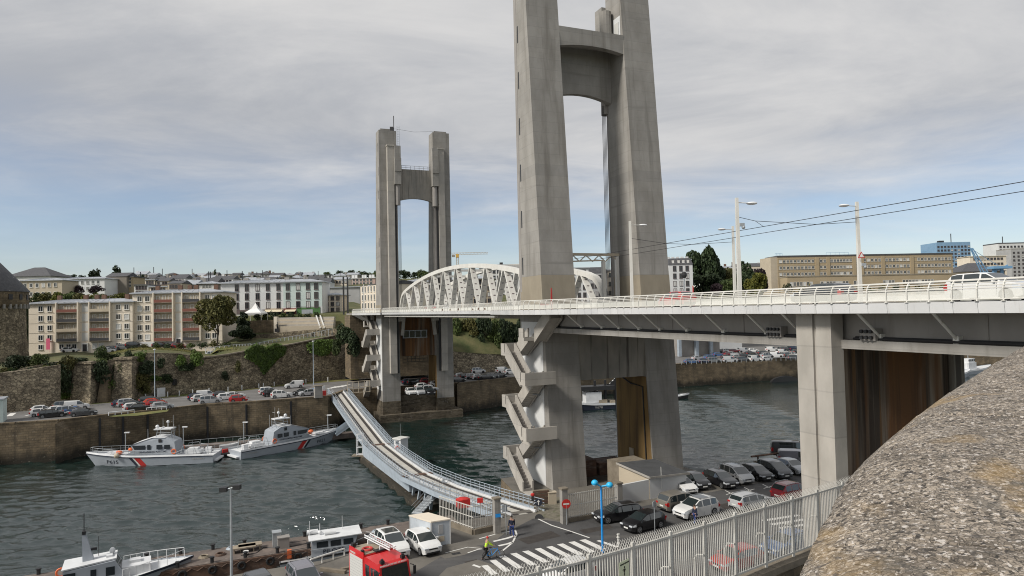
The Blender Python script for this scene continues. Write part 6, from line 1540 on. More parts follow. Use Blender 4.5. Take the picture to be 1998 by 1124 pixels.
MB().box((0, 0, -.6), (1.3, 1.3, 1.2)).build('cabin_base', 'blue_grey', kb_, world=False)
q = G(703, 886, 1.2); t = thing('ladder_cage', 'white ladder cage on the near side of the floating bridge', 'ladder', (q.x, q.y, 1.0)); m = MB()
for dx, dy in ((-.5, -.5), (.5, -.5), (.5, .5), (-.5, .5)): m.tube([(q.x + dx, q.y + dy, 1.0), (q.x + dx, q.y + dy, 4.6)], .06, 4)
for z in (1.2, 2.4, 3.5, 4.6): m.tube([(q.x - .5, q.y - .5, z), (q.x + .5, q.y - .5, z), (q.x + .5, q.y + .5, z), (q.x - .5, q.y + .5, z), (q.x - .5, q.y - .5, z)], .05, 4)
m.build('cage', 'deck_white', t); MB().box((q.x, q.y, 1.0), (2.6, 1.6, .2)).build('ledge', 'slab', t)
# ================================================================ near quay furniture
# ---- shed
fl_, fr_ = G(1203, 986, QZ), G(1340, 961, QZ)
d_ = (fr_ - fl_).normalized(); n_ = Vector((-d_.y, d_.x, 0)); Lw = (fr_ - fl_).length
sh = thing('white_shed', 'low white shed with grey felt roof at the foot of the nearest tower', 'shed', (fl_ + fr_) / 2, 0)
def shp(a, b_, z): return fl_ + d_ * a + n_ * b_ + Vector((0, 0, z))
X0 = Lw - 4.75
MB().hexa([shp(X0, 0, -.1), shp(Lw, 0, -.1), shp(Lw, 5.2, -.1), shp(X0, 5.2, -.1), shp(X0, 0, 2.15), shp(Lw, 0, 1.95), shp(Lw, 5.2, 2.3), shp(X0, 5.2, 2.5)]).build('wall', 'white_render', sh)
MB().hexa([shp(X0 - .2, -.3, 2.16), shp(Lw + .2, -.3, 1.96), shp(Lw + .2, 5.4, 2.32), shp(X0 - .2, 5.4, 2.52), shp(X0 - .2, -.3, 2.3), shp(Lw + .2, -.3, 2.1), shp(Lw + .2, 5.4, 2.46), shp(X0 - .2, 5.4, 2.66)]).build('roof', 'roof_felt', sh)
MB().beam(shp(X0 - .22, -.33, 2.22), shp(Lw + .22, -.33, 2.02), .06, .2).beam(shp(X0 - .23, -.3, 2.23), shp(X0 - .23, 5.4, 2.6), .06, .2).build('roof_edge', 'concrete_light', sh)
MB().hexa([shp(X0 - .06, .02, -.1), shp(X0 - .005, .02, -.1), shp(X0 - .005, 5.2, -.1), shp(X0 - .06, 5.2, -.1), shp(X0 - .06, .02, 2.14), shp(X0 - .005, .02, 2.14), shp(X0 - .005, 5.2, 2.48), shp(X0 - .06, 5.2, 2.48)]).build('side_wall', 'beige_render', sh)
MB().hexa([shp(X0 + .1, 5.25, -.1), shp(Lw - 1, 5.25, -.1), shp(Lw - 1, 7.6, -.1), shp(X0 + .1, 7.6, -.1), shp(X0 + .1, 5.25, 2.5), shp(Lw - 1, 5.25, 2.5), shp(Lw - 1, 7.6, 2.6), shp(X0 + .1, 7.6, 2.6)]).build('annex', 'slab', sh)
MB().hexa([shp(0, .05, -.1), shp(X0 - .07, .05, -.1), shp(X0 - .07, .3, -.1), shp(0, .3, -.1), shp(0, .05, 1.85), shp(X0 - .07, .05, 1.95), shp(X0 - .07, .3, 1.95), shp(0, .3, 1.85)]).build('yard_wall', 'white_render', sh)
MB().tube([shp(Lw * .62, -.12, .9), shp(Lw * .62, -.12, 3.1)], .03, 5).build('vent_pipe', 'white_clean', sh)
# ---- container
cf, cr_, cl = G(842, 1067, QZ + .01), G(879, 1061, QZ + .01), G(800, 1053, QZ + .01)
ex, ey = cr_ - cf, cl - cf
ct = thing('steel_container', 'scuffed pale grey steel container with cream roof beside two white cars', 'container', (cf + cr_ + cl + cl + cr_ - cf) / 4 * 1.0 if False else cf + (ex + ey) / 2)
hgt = Vector((0, 0, 1.98))
MB().hexa([cf, cf + ex, cf + ex + ey, cf + ey, cf + hgt, cf + ex + hgt, cf + ex + ey + hgt, cf + ey + hgt]).build('body', 'container', ct)
e1, e2 = ex.normalized() * .05, ey.normalized() * .05
MB().hexa([cf - e1 - e2 + hgt, cf + ex + e1 - e2 + hgt, cf + ex + ey + e1 + e2 + hgt, cf + ey - e1 + e2 + hgt, cf - e1 - e2 + hgt * 1.05, cf + ex + e1 - e2 + hgt * 1.05, cf + ex + ey + e1 + e2 + hgt * 1.05, cf + ey - e1 + e2 + hgt * 1.05]).build('roof', 'cream', ct)
def onface(o, a, off, x0, x1, z0, z1): return [o + a * x0 + off + Vector((0, 0, z0)), o + a * x1 + off + Vector((0, 0, z0)), o + a * x1 + off + Vector((0, 0, z1)), o + a * x0 + off + Vector((0, 0, z1))]
MB().extr(onface(cf, ex, -e2 * .02, .38, .62, .95, 1.7), -e2 * .6).build('vent_grille', 'grey_render', ct)
MB().extr(onface(cf, ex, -e2 * .02, .33, .68, .3, .75), -e2 * .3).build('bare_panel', 'beige_render', ct)
MB().extr(onface(cf, ey, -e1 * .02, .08, .2, .9, 1.5), -e1 * .3).build('bare_panel', 'wood', ct)
m = MB()
for a in (0, 1):
 for b_ in (0, 1): q = cf + ex * a + ey * b_; m.beam(q, q + hgt, .1, .1)
m.build('corner_post', 'grey_render', ct)
# ---- bar fences and gate pillars round the bridge ramp
def bars_fence(name, label, pix, ztop, base_h, sp, mat='fence_white'):
 P = [G(x, y, QZ) for x, y in pix]
 t = thing(name, label, 'fence', P[0])
 bm_ = MB().tube([(0, 0, 0), (0, 0, ztop - base_h - .05)], .028, 5).mesh('bar', mat)
 for a, b_ in zip(P, P[1:]):
  a2, b2 = a + Vector((0, 0, base_h / 2)), b_ + Vector((0, 0, base_h / 2))
  MB().beam(a2, b2, .35, base_h).build('base_wall', 'slab', t)
  k_ = max(2, int((b_ - a).length / sp))
  for k in range(k_ + 1): piece('bar', bm_, t, a.lerp(b_, k / k_) + Vector((0, 0, base_h)))
  for z in (base_h + .12, (ztop + base_h) / 2, ztop - .12): MB().beam(a + Vector((0, 0, z)), b_ + Vector((0, 0, z)), .05, .06).build('rail', mat, t)
 return t
bars_fence('bar_fence', 'white bar fence on a low wall between the floating bridge and the gate pillar', [(858, 1019), (924, 1043), (966, 1034)], 2.5, .45, .22)
bars_fence('gate_fence', 'white bar fence between two concrete pillars in front of the tower stairs', [(1109, 1019), (1204, 1001)], 2.6, .35, .2)
for px, yb, yt, lb in ((970, 1040, 973, 'tall concrete gate pillar with small blue plate beside the walking person'), (1101, 1021, 954, 'concrete gate pillar carrying the round no entry sign'), (1208, 988, 943, 'concrete pillar at the left front corner of the white shed')):
 p = G(px, yb, QZ); zt = D(px, yt, p.y).z
 t = thing('gate_pillar', lb, 'pillar', p); MB().box((p.x, p.y, (QZ + zt) / 2 - .05), (.55, .55, zt - QZ + .1), BETA).build('shaft', 'concrete', t)
 MB().box((p.x, p.y, zt + .05), (.68, .68, .14), BETA).build('cap', 'slab', t)
 if px == 970: MB().box((p.x + .12, p.y - .33, QZ + 1.6), (.45, .03, .3), .3).build('blue_plate', 'blue_paint', t)
 if px == 1101:
  c_ = Vector((p.x + .18, p.y - .42, QZ + 1.85)); dirn = Vector((.25, -1, 0)).normalized()
  sg = tag(MB().tube([c_, c_ + dirn * .03], .42, 20).build('no_entry_sign', 'red_paint'), 'round red no entry sign with white bar on the concrete gate pillar', 'road sign')
  sx = Vector((-dirn.y, dirn.x, 0)); q = c_ + dirn * .034
  b__ = MB().face([q + sx * a * .28 + Vector((0, 0, b_ * .07)) for a, b_ in ((-1, -1), (1, -1), (1, 1), (-1, 1))]).build('white_bar', 'white_clean', sg, world=False)
  MB().tube([Vector((c_.x, c_.y, QZ)), c_], .04, 5).build('sign_post', 'grey_steel', sg, world=False)
def signpost(label, px, yb, yt, build):
 p = G(px, yb, QZ); zt = D(px, yt, p.y).z; t = thing('road_sign', label, 'road sign', p)
 MB().tube([p, Vector((p.x, p.y, zt))], .035, 6).build('post', 'grey_steel', t); build(t, p, zt); return t
def blue_round(t, p, zt):
 MB().tube([(p.x, p.y - .03, zt - .35), (p.x, p.y - .06, zt - .35)], .36, 18).build('disc', 'navy', t)
 MB().face([(p.x - .05, p.y - .065, zt - .6), (p.x + .05, p.y - .065, zt - .6), (p.x + .05, p.y - .065, zt - .3), (p.x + .15, p.y - .065, zt - .3), (p.x, p.y - .065, zt - .08), (p.x - .15, p.y - .065, zt - .3), (p.x - .05, p.y - .065, zt - .3)]).build('arrow', 'white_clean', t)
 MB().box((p.x - .55, p.y, zt + .1), (.25, .2, .6)).build('signal_box', 'dark_steel', t); MB().ball((p.x - .55, p.y - .1, zt + .42), (.2, .1, .17), 8, 6).build('red_lamp_hood', 'red_paint', t)
signpost('round dark blue arrow sign with red signal hood where the floating bridge lands', 1051, 997, 973, blue_round)
signpost('grey square sign plate on a thin post by the tall gate pillar', 988, 1043, 985, lambda t, p, zt: MB().box((p.x - .1, p.y, zt - .3), (.45, .04, .6), .3).build('plate', 'grey_steel', t))
signpost('plain grey sign post standing in front of the black three door hatchback', 1278, 1042, 977, lambda t, p, zt: MB().box((p.x, p.y, zt - .25), (.4, .06, .4), .8).build('plate', 'grey_steel', t))
p = G(1207, 1066, QZ); tag(MB().tube([p, p + Vector((0, 0, .95))], .09, 8).tube([p + Vector((0, 0, .7)), p + Vector((0, 0, .76))], .15, 10).tube([p + Vector((0, 0, .93)), p + Vector((0, 0, 1.0))], .13, 10).build('bollard', 'white_clean'), 'short white bollard at the near end of the crosswalk', 'bollard')
# hut, locker and red covered winch by the stairs
p = G(1056, 984, QZ); t = thing('notice_board', 'brown slatted board beside the bottom of the tower stairs', 'board', p); MB().box((p.x, p.y, QZ + .75), (1.7, .12, 1.4), .2).build('board', 'wood', t)
for k in range(4): MB().box((p.x, p.y - .08, QZ + .25 + .33 * k), (1.6, .05, .24), .2).build('slat', 'rust', t)
p = G(1077, 982, QZ); tag(MB().box((p.x, p.y, QZ + .55), (.8, .6, 1.1), .2).box((p.x, p.y, QZ + 1.13), (.9, .7, .06), .2).build('locker', 'beige_render'), 'beige locker next to the slatted board', 'locker')
p = G(904, 1013, QZ); t = thing('covered_winch', 'winch under a red cover behind the bar fence', 'winch', p); MB().box((p.x, p.y, QZ + 1.5), (1.2, .9, .7), .3).ball((p.x, p.y, QZ + 1.85), (.7, .5, .2), 8, 5).build('cover', 'red_paint', t)
MB().box((p.x, p.y, QZ + .6), (.7, .6, 1.2), .3).build('stand', 'dark_steel', t)
p = G(937, 986, QZ); tag(MB().box((p.x, p.y, QZ + .5), (.55, .4, .4)).tube([(p.x, p.y, QZ), (p.x, p.y, QZ + .4)], .05, 5).build('red_box', 'red_paint'), 'small red box on the inner side of the floating bridge end', 'box')
t = thing('skip', 'rusty brown skips standing in the tower opening', 'skip', B(3, -1, QZ)); MB().bbox(1.5, 4.5, -3.6, -1.2, QZ, QZ + 1.9).build('bin', 'rust', t); MB().bbox(2.0, 4.5, -.8, 2.8, QZ, QZ + 1.4).build('bin', 'rust', t)
g_ = MB()
for k in range(9): q = B(.7, -4.2 + k, QZ); g_.tube([q, q + Vector((0, 0, 1.1))], .035, 4)
for z in (.55, 1.1): g_.tube([B(.7, -4.2, QZ + z), B(.7, 3.9, QZ + z)], .03, 4)
tag(g_.build('guard_rail', 'dark_steel'), 'thin dark guard rail along the water under the nearest tower', 'railing')
# quay edge rail in front of the pilot boat, stop blocks
g_ = MB(); a, b_ = G(606, 1106, QZ), G(672, 1084, QZ)
g_.tube([a + Vector((0, 0, .55)), b_ + Vector((0, 0, .55))], .07, 6)
for k in range(4): q = a.lerp(b_, k / 3); g_.tube([q, q + Vector((0, 0, .55))], .06, 5)
tag(g_.build('edge_rail', 'white_clean'), 'low white rail along the quay edge in front of the pilot boat', 'railing')
for px, py, l_, lb in ((650, 1116, 2.2, 'timber stop beam lying on the quay left of the fire engine'),):
 q = G(px, py, QZ); tag(MB().box((q.x, q.y, QZ + .12), (l_, .3, .22), -.35).box((q.x + 1.3, q.y + .6, QZ + .10), (1.8, .3, .18), .5).build('stop_beam', 'slab'), lb, 'beam')
# low retaining kerb at the back of the quay by the parked row
tag(MB().bbox(9.6, 11.3, 17.2, 21.5, QZ, QZ + .75).bbox(9.7, 11.2, 17.3, 21.4, QZ + .752, QZ + .8).build('planter_block', 'slab'), 'low concrete block with grass behind the parked row near the bridge pier', 'block')
tag(MB().tube([B(9.5, 17.0, QZ + 1.3), B(9.5, 24, QZ + 1.3)], .12, 6).tube([B(9.5, 18, QZ), B(9.5, 18, QZ + 1.3)], .1, 6).tube([B(9.5, 22, QZ), B(9.5, 22, QZ + 1.3)], .1, 6).build('barrier_rail', 'rust'), 'rusty horizontal barrier rail above the low concrete block', 'railing')
# ---- bright blue twin lamp
p = G(1176, 1078, QZ); zt = D(1172, 948, p.y).z
t = thing('blue_street_lamp', 'bright blue street lamp with two round heads by the crosswalk', 'street lamp', p)
MB().tube([p, Vector((p.x, p.y, zt))], [.1, .075], 8).build('post', 'blue_paint', t)
for dx, dz, nm in ((-.5, .28, 1), (.68, .08, 2)):
 c_ = Vector((p.x + dx, p.y - .1, zt + dz)); MB().tube([Vector((p.x, p.y, zt - .05)), c_], [.06, .09], 6).ball(c_, (.28, .28, .24), 12, 8).build('lamp_head', 'cyan_paint', t, 40); MB().ball(c_ + Vector((0, 0, -.1)), (.22, .22, .2), 10, 6).build('lamp_globe', 'headlamp', t, 40)
# ---- floodlight mast at lower left
p = G(452, 1150, QZ); zt = D(449, 952, p.y).z
t = thing('floodlight_mast', 'slim grey mast with two black floodlights at lower left', 'lamp mast', p)
MB().tube([p, Vector((p.x, p.y, zt))], [.12, .06], 8).build('post', 'grey_steel', t); MB().tube([(p.x - .5, p.y, zt - .1), (p.x + .45, p.y, zt + .05)], .035, 5).build('cross_arm', 'grey_steel', t)
for dx, dz in ((-.5, -.1), (.45, .05)): MB().box((p.x + dx, p.y, zt + dz), (.5, .4, .32)).build('floodlight', 'dark_steel', t)
# ---- white security fence on its wall
FP = [(1690, 934, 37.6), (1648, 946, 36.2), (1596, 962, 34.6), (1524, 982, 32.2), (1437, 1007, 29.6), (1337, 1038, 26.7), (1250, 1064, 24.4), (1130, 1098, 21.8), (1005, 1129, 19.5), (880, 1156, 17.6), (740, 1180, 16)]
ftop = [D(*q) for q in FP]
FH = 2.62
sf = thing('security_fence', 'white steel bar fence with crossed spikes on the sloping wall before the car park', 'fence', ftop[3] - Vector((0, 0, FH)))
bar = MB().box((0, 0, -FH / 2 + .06), (.036, .03, FH - .12)).mesh('bar', 'fence_white')
postm = MB().box((0, 0, -FH / 2 + .06), (.10, .10, FH + .25)).mesh('post', 'fence_white')
dist, rails, lower = 0, MB(), MB()
segs = list(zip(ftop, ftop[1:]))
total = sum((b_ - a).length for a, b_ in segs)
def at_len(s):
 for a, b_ in segs:
  l_ = (b_ - a).length
  if s <= l_: return a.lerp(b_, s / l_), (b_ - a).normalized()
  s -= l_
 return b_, (b_ - a).normalized()
nb = int(total / .15); sp = MB(); hoop = MB()
for k in range(nb):
 p, t = at_len(k * .15); rz = math.atan2(t.y, t.x)
 if k % 17 == 0:
  piece('post', postm, sf, p, (0, 0, rz)); inn = Vector((-t.y, t.x, 0))
  if inn.y < 0: inn = -inn
  q = p - Vector((0, 0, FH)); hoop.tube([q + inn * .45 + t * .1, q + inn * .45 + t * .1 + Vector((0, 0, 1.2)), q + inn * .3 + t * .1 + Vector((0, 0, 1.45)), q + t * .1 + Vector((0, 0, 1.5))], .03, 5)
 else: piece('bar', bar, sf, p, (0, 0, rz))
 o = Vector((-t.y, t.x, 0)); o = o if o.y > 0 else -o
 h_ = Vector((t.x, t.y, 0)).normalized()
 sp.tube([p - h_ * .09, p + h_ * .10 + o * .16 + Vector((0, 0, .34))], [.016, .006], 4); sp.tube([p + h_ * .09, p - h_ * .10 - o * .04 + Vector((0, 0, .36))], [.016, .006], 4)
tag(sp.build('spikes', 'fence_white', sf), kind='stuff'); tag(hoop.build('stay_hoops', 'fence_white', sf), kind='stuff')
for a, b_ in segs:
 for o in (0, FH - .15): MB().beam(a - Vector((0, 0, o)), b_ - Vector((0, 0, o)), .06, .07).build('rail', 'fence_white', sf)
midp = [p - Vector((0, 0, 1.0)) for p in ftop]
# coping stones, wall and street in front
rw2 = thing('ramp_wall', 'brown stone wall with coping stones carrying the white security fence', 'wall', ftop[3] - Vector((0, 0, FH + .3)))
cw = MB()
for a, b_ in segs:
 a, b_ = a - Vector((0, 0, FH)), b_ - Vector((0, 0, FH)); k_ = max(1, int((b_ - a).length / 1.25)); t = (b_ - a).normalized()
 for k in range(k_):
  p, q = a.lerp(b_, k / k_) + t * .012, a.lerp(b_, (k + 1) / k_) - t * .012
  MB().beam(p - Vector((0, 0, .17 + .01 * ((k * 7) % 3))), q - Vector((0, 0, .17 + .01 * ((k * 7) % 3))), .75, .3).build('coping_stone', 'slab', rw2)
 cw.hexa([Vector((a.x - t.y * .28, a.y + t.x * .28, 5)), Vector((b_.x - t.y * .28, b_.y + t.x * .28, 5)), Vector((b_.x + t.y * .28, b_.y - t.x * .28, 5)), Vector((a.x + t.y * .28, a.y - t.x * .28, 5)),
    Vector((a.x - t.y * .28, a.y + t.x * .28, a.z - .34)), Vector((b_.x - t.y * .28, b_.y + t.x * .28, b_.z - .34)), Vector((b_.x + t.y * .28, b_.y - t.x * .28, b_.z - .34)), Vector((a.x + t.y * .28, a.y - t.x * .28, a.z - .34))])
cw.build('wall_body', 'masonry', rw2)
low = [p - Vector((0, 0, FH + 1.1)) for p in ftop]
rs_ = MB()
for a, b_ in zip(low, low[1:]): rs_.face([a, b_, Vector((b_.x + 14, b_.y - 26, b_.z)), Vector((a.x + 14, a.y - 26, a.z))])
tag(rs_.build('street', 'asphalt'), kind='structure')
# the sign on the fence
p = D(1218, 1112, 23.5); t = thing('warning_sign', 'pale green sign reading TERRAIN MILITAIRE hung on the white security fence', 'sign', p)
dr = (ftop[6] - ftop[7]); dr = Vector((dr.x, dr.y, 0)).normalized(); nn = Vector((dr.y, -dr.x, 0)); rz = math.atan2(dr.y, dr.x)
MB().box((p.x, p.y, p.z), (.56, .03, .62), rz).build('board', 'sign_green', t)
o = put('lettering', text_mesh('lettering', 'TERRAIN MILITAIRE', .062, 'sign_ink', .002, 1, 'CENTER'), t, Vector(nn * .02) + Vector((0, 0, .2)), (0, 0, rz))
m = MB(); c_ = p + nn * .021
for pts in ([(-.05, -.18), (.0, -.18), (.02, -.02), (.06, -.02), (.05, .03), (.01, .06), (-.04, .05), (-.07, -.04), (-.03, -.05)], arc(9, 0, 6.0, .035, (.0, .10)), [(-.12, .0), (-.05, .02), (-.05, .05), (-.12, .03)]):
 m.face([c_ + dr * x + Vector((0, 0, z)) for x, z in pts])
m.build('soldier_mark', 'sign_ink', t)
# ================================================================ bridge lamps, wires, tram gear
def bridge_lamp(label, u, w, ztop, armdir, extra=None):
 b0 = B(u, w, DZ); t = thing('bridge_lamp', label, 'street lamp', b0, 0, 'lamp posts on the bridge')
 MB().hexa([b0 + Vector((x * .14, y * .14, 0)) for x, y in ((-1, -1), (1, -1), (1, 1), (-1, 1))] + [Vector((b0.x, b0.y, ztop)) + Vector((x * .10, y * .10, 0)) for x, y in ((-1, -1), (1, -1), (1, 1), (-1, 1))]).build('post', 'white_paint', t)
 a = Vector((b0.x, b0.y, ztop - .35)); q = a + TT * armdir * 1.15
 MB().tube([a, q], .035, 5).build('arm', 'white_paint', t); MB().ball(q + TT * armdir * .25, (.42, .3, .12), 10, 6).build('lamp_head', 'deck_white', t, 40)
 if extra: MB().box((b0.x + .28, b0.y - .1, ztop - extra), (.35, .25, .22)).ball((b0.x + .38, b0.y - .15, ztop - extra - .2), .14, 8, 6).build('camera_box', 'grey_steel', t)
 return t
bridge_lamp('taller white lamp post of the close pair, lamp arm to the right', 34.7, -5.7, 32.8, 1, 2.0)
bridge_lamp('white lamp post behind the taller one, lamp arm to the left', 19.3, 7.0, 32.9, -1)
bridge_lamp('white lamp post at right with camera and warning triangle, lamp arm to the left', 35.1, 5.9, 32.9, -1, 5.0)
bridge_lamp('white lamp post standing before the right leg of the nearest tower', 20.5, -5.9, 32.9, 1)
q = B(35.1, 5.6, 28.7)
tg = thing('warning_triangle', 'red bordered warning triangle on the right hand bridge lamp post', 'road sign', q)
MB().extr([q + Vector((x, -.2, z)) for x, z in ((.05, -.28), (.61, -.28), (.33, .22))], (0, .03, 0)).build('border', 'red_paint', tg); MB().face([q + Vector((x, -.21, z)) for x, z in ((.14, -.23), (.52, -.23), (.33, .11))]).build('face', 'white_clean', tg)
bridge_lamp('white lamp post on the far approach, left of the farther tower', -97, -9.5, 32.0, 1)
W1 = [(-6, -1.7), (12, -1.7), (30, -1.7), (50, -1.6), (75, -1.5)]
wz = lambda u: 30.9 + .004 * max(0, u - 10)
cwire = thing('overhead_wires', 'thin black tram wires stretched over the bridge roadway', 'wires', B(30, 0, 30))
for w, dz in ((-1.7, 0), (1.7, 0)):
 MB().tube([B(u, w, wz(u) + dz) for u in (0, 10, 20, 34.8, 50, 75)], .022, 4).build('wire', 'cable', cwire)
for (u, w, z), (u2, w2, z2) in (((34.7, -5.7, 31.4), (34.0, -3.4, 31.25)), ((34.0, -3.4, 31.25), (33, -1.7, wz(33))), ((34.0, -3.4, 31.25), (35.0, 1.7, wz(35))), ((35.1, 5.9, 31.3), (35, 1.7, wz(35))), ((20.5, -5.9, 31.3), (20, -1.7, wz(20))), ((20, -1.7, wz(20)), (19.5, 1.7, wz(20))), ((19.5, 1.7, wz(20)), (19.3, 7, 31.3))):
 MB().tube([B(u, w, z), B(u2, w2, z2)], .02, 4).build('span_wire', 'cable', cwire)
pg = thing('tram_portal', 'pale steel tram wire portal between the legs of the nearest tower', 'portal', B(1.8, 0, DZ))
for w in (-3.6, 2.0, 3.9): MB().bbox(1.6, 2.0, w - .2, w + .2, DZ, 31.2 if w != 2.0 else 30.6).build('portal_post', 'white_paint', pg)
m = MB().beam(B(1.8, -4.1, 31.4), B(1.8, 4.2, 31.4), .35, .3).beam(B(1.8, -4.1, 30.5), B(1.8, 2.0, 30.7), .2, .15)
for k in range(9): m.beam(B(1.8, -4 + .9 * k, 30.55 if k % 2 else 31.3), B(1.8, -4 + .9 * (k + 1), 31.3 if k % 2 else 30.55), .1, .1)
m.build('portal_beam', 'beige_render', pg)
q = B(14, 4.8, DZ); t = thing('signal_post', 'short post with black round signal before the right leg of the nearest tower', 'signal', q); MB().tube([q, q + Vector((0, 0, 3.2))], .07, 6).build('post', 'grey_steel', t); MB().ball(q + Vector((0, 0, 3.4)), (.32, .2, .36), 8, 6).build('signal_head', 'dark_steel', t)
for u, w, lb in ((9.6, -8.9, 'red warning barrier arm at the foot of the left leg of the nearest tower'), (12, 7.4, 'red warning barrier arm at the foot of the right leg of the nearest tower')):
 q = B(u, w, DZ); t = thing('barrier', lb, 'barrier', q); MB().extr([q + TT * x + Vector((0, 0, z)) for x, z in ((-.12, 0), (.12, 0), (.02, 2.3), (-.04, 2.3))], UL * .1).build('arm', 'red_paint', t); MB().box((q.x - .6, q.y, DZ + .55), (1.4, .12, .22), BETA).build('beam', 'red_paint', t)
# ---- far quay furniture
for px, yb, yt, lb in ((302, 779, 682, 'tall slim lamp post in front of the retaining wall, left of the white cabinet'), (612, 753, 666, 'tall slim lamp post before the right part of the retaining wall')):
 p = G(px, yb, FZ); zt = D(px, yt, p.y).z; t = thing('quay_lamp', lb, 'street lamp', p, 0, 'lamp posts on the far quay'); MB().tube([p, Vector((p.x, p.y, zt))], [.13, .07], 6).build('post', 'blue_grey', t); MB().ball((p.x, p.y, zt), (.3, .3, .15), 8, 5).build('lamp_head', 'deck_white', t)
bo = MB().tube([(0, 0, 0), (0, 0, 1.0)], .13, 6).ball((0, 0, 1.0), .15, 6, 4).mesh('bollard', 'deck_white')
xs_b = [20, 53, 84, 114, 175, 203, 230, 257, 284, 327, 350, 376, 408, 445, 472, 505, 514, 535, 597, 640]
for i, px in enumerate(xs_b):
 y = interp([(0, 799), (300, 776.5), (450, 763.5), (560, 751), (700, 740)], px)[0]
 o = put('bollard', bo, None, G(px, y, FZ + .02)); tag(o, 'small white bollard on the far quay road edge, %s from left' % ORD[i], 'bollard', 'bollards along the far quay road')
p = G(314, 774, FZ); t = thing('utility_cabinet', 'white utility cabinet standing against the foot of the retaining wall', 'cabinet', p); MB().box((p.x, p.y, FZ + 1.0), (1.7, .8, 2.0), .6).build('case', 'deck_white', t); MB().box((p.x - .1, p.y - .45, FZ + 1.3), (.5, .06, .5), .6).build('label_plate', 'dark_steel', t)
p = G(621, 776, FZ); t = thing('ticket_pillar', 'squat grey concrete pillar at the far end of the floating bridge', 'pillar', p); MB().box((p.x, p.y, FZ + 1.25), (1.6, 1.2, 2.5), .5).build('shaft', 'concrete', t); MB().box((p.x, p.y, FZ + 2.55), (1.8, 1.4, .15), .5).build('cap', 'slab', t)
p = G(632, 773, FZ); t = thing('red_call_box', 'red and white box beside the squat pillar at the floating bridge', 'box', p); MB().box((p.x, p.y, FZ + .6), (.9, .7, 1.2), .5).build('lower_box', 'red_paint', t); MB().box((p.x, p.y, FZ + 1.7), (.5, .4, 1.0), .5).build('upper_box', 'deck_white', t)
p = G(611, 770, FZ); tag(MB().box((p.x, p.y, FZ + .6), (.9, .9, 1.2), .5).box((p.x, p.y, FZ + 1.25), (1.0, 1.0, .12), .5).build('waste_bin', 'blue_paint'), 'blue waste bin beside the squat pillar on the far quay', 'bin')
t = thing('mesh_gate', 'grey mesh gate across the far quay beside the farther tower stairs', 'gate', G(690, 766, FZ)); a, b_ = G(678, 768, FZ), G(722, 765, FZ); m = MB()
for k in range(5): q = a.lerp(b_, k / 4); m.tube([q, q + Vector((0, 0, 2.6))], .07, 5)
for z in (.1, 1.3, 2.6): m.tube([a + Vector((0, 0, z)), b_ + Vector((0, 0, z))], .06, 5)
for k in range(30): q = a.lerp(b_, k / 30); m.tube([q, q + Vector((0, 0, 2.6))], .015, 3, cap=False)
m.build('gate_frame', 'beige_render', t)
for a_, b_ in (((107, 812), (176, 807)), ((212, 811), (262, 806)), ((286, 802), (325, 799))):
 p, q = G(*a_, FZ), G(*b_, FZ); m = MB().tube([p + Vector((0, 0, .6)), q + Vector((0, 0, .6))], .08, 5)
 for k in range(5): w = p.lerp(q, k / 4); m.tube([w, w + Vector((0, 0, .6))], .07, 5)
 tag(m.build('edge_rail', 'deck_white'), 'low white rail at the quay edge before %s' % ({107: 'the far left cars', 212: 'the grass verge', 286: 'the silver hatchback by the red cars'}[a_[0]]), 'railing')
p = G(-6, 838, 5.7); t = thing('quay_hut', 'pale green corrugated hut cut by the left edge of the picture', 'hut', p)
MB().box((p.x - 1.4, p.y, 8.3), (4.6, 4, 5.4), .5).build('wall', 'mint_render', t); MB().box((p.x - 1.4, p.y, 11.1), (5, 4.4, .25), .5).build('roof', 'zinc', t)
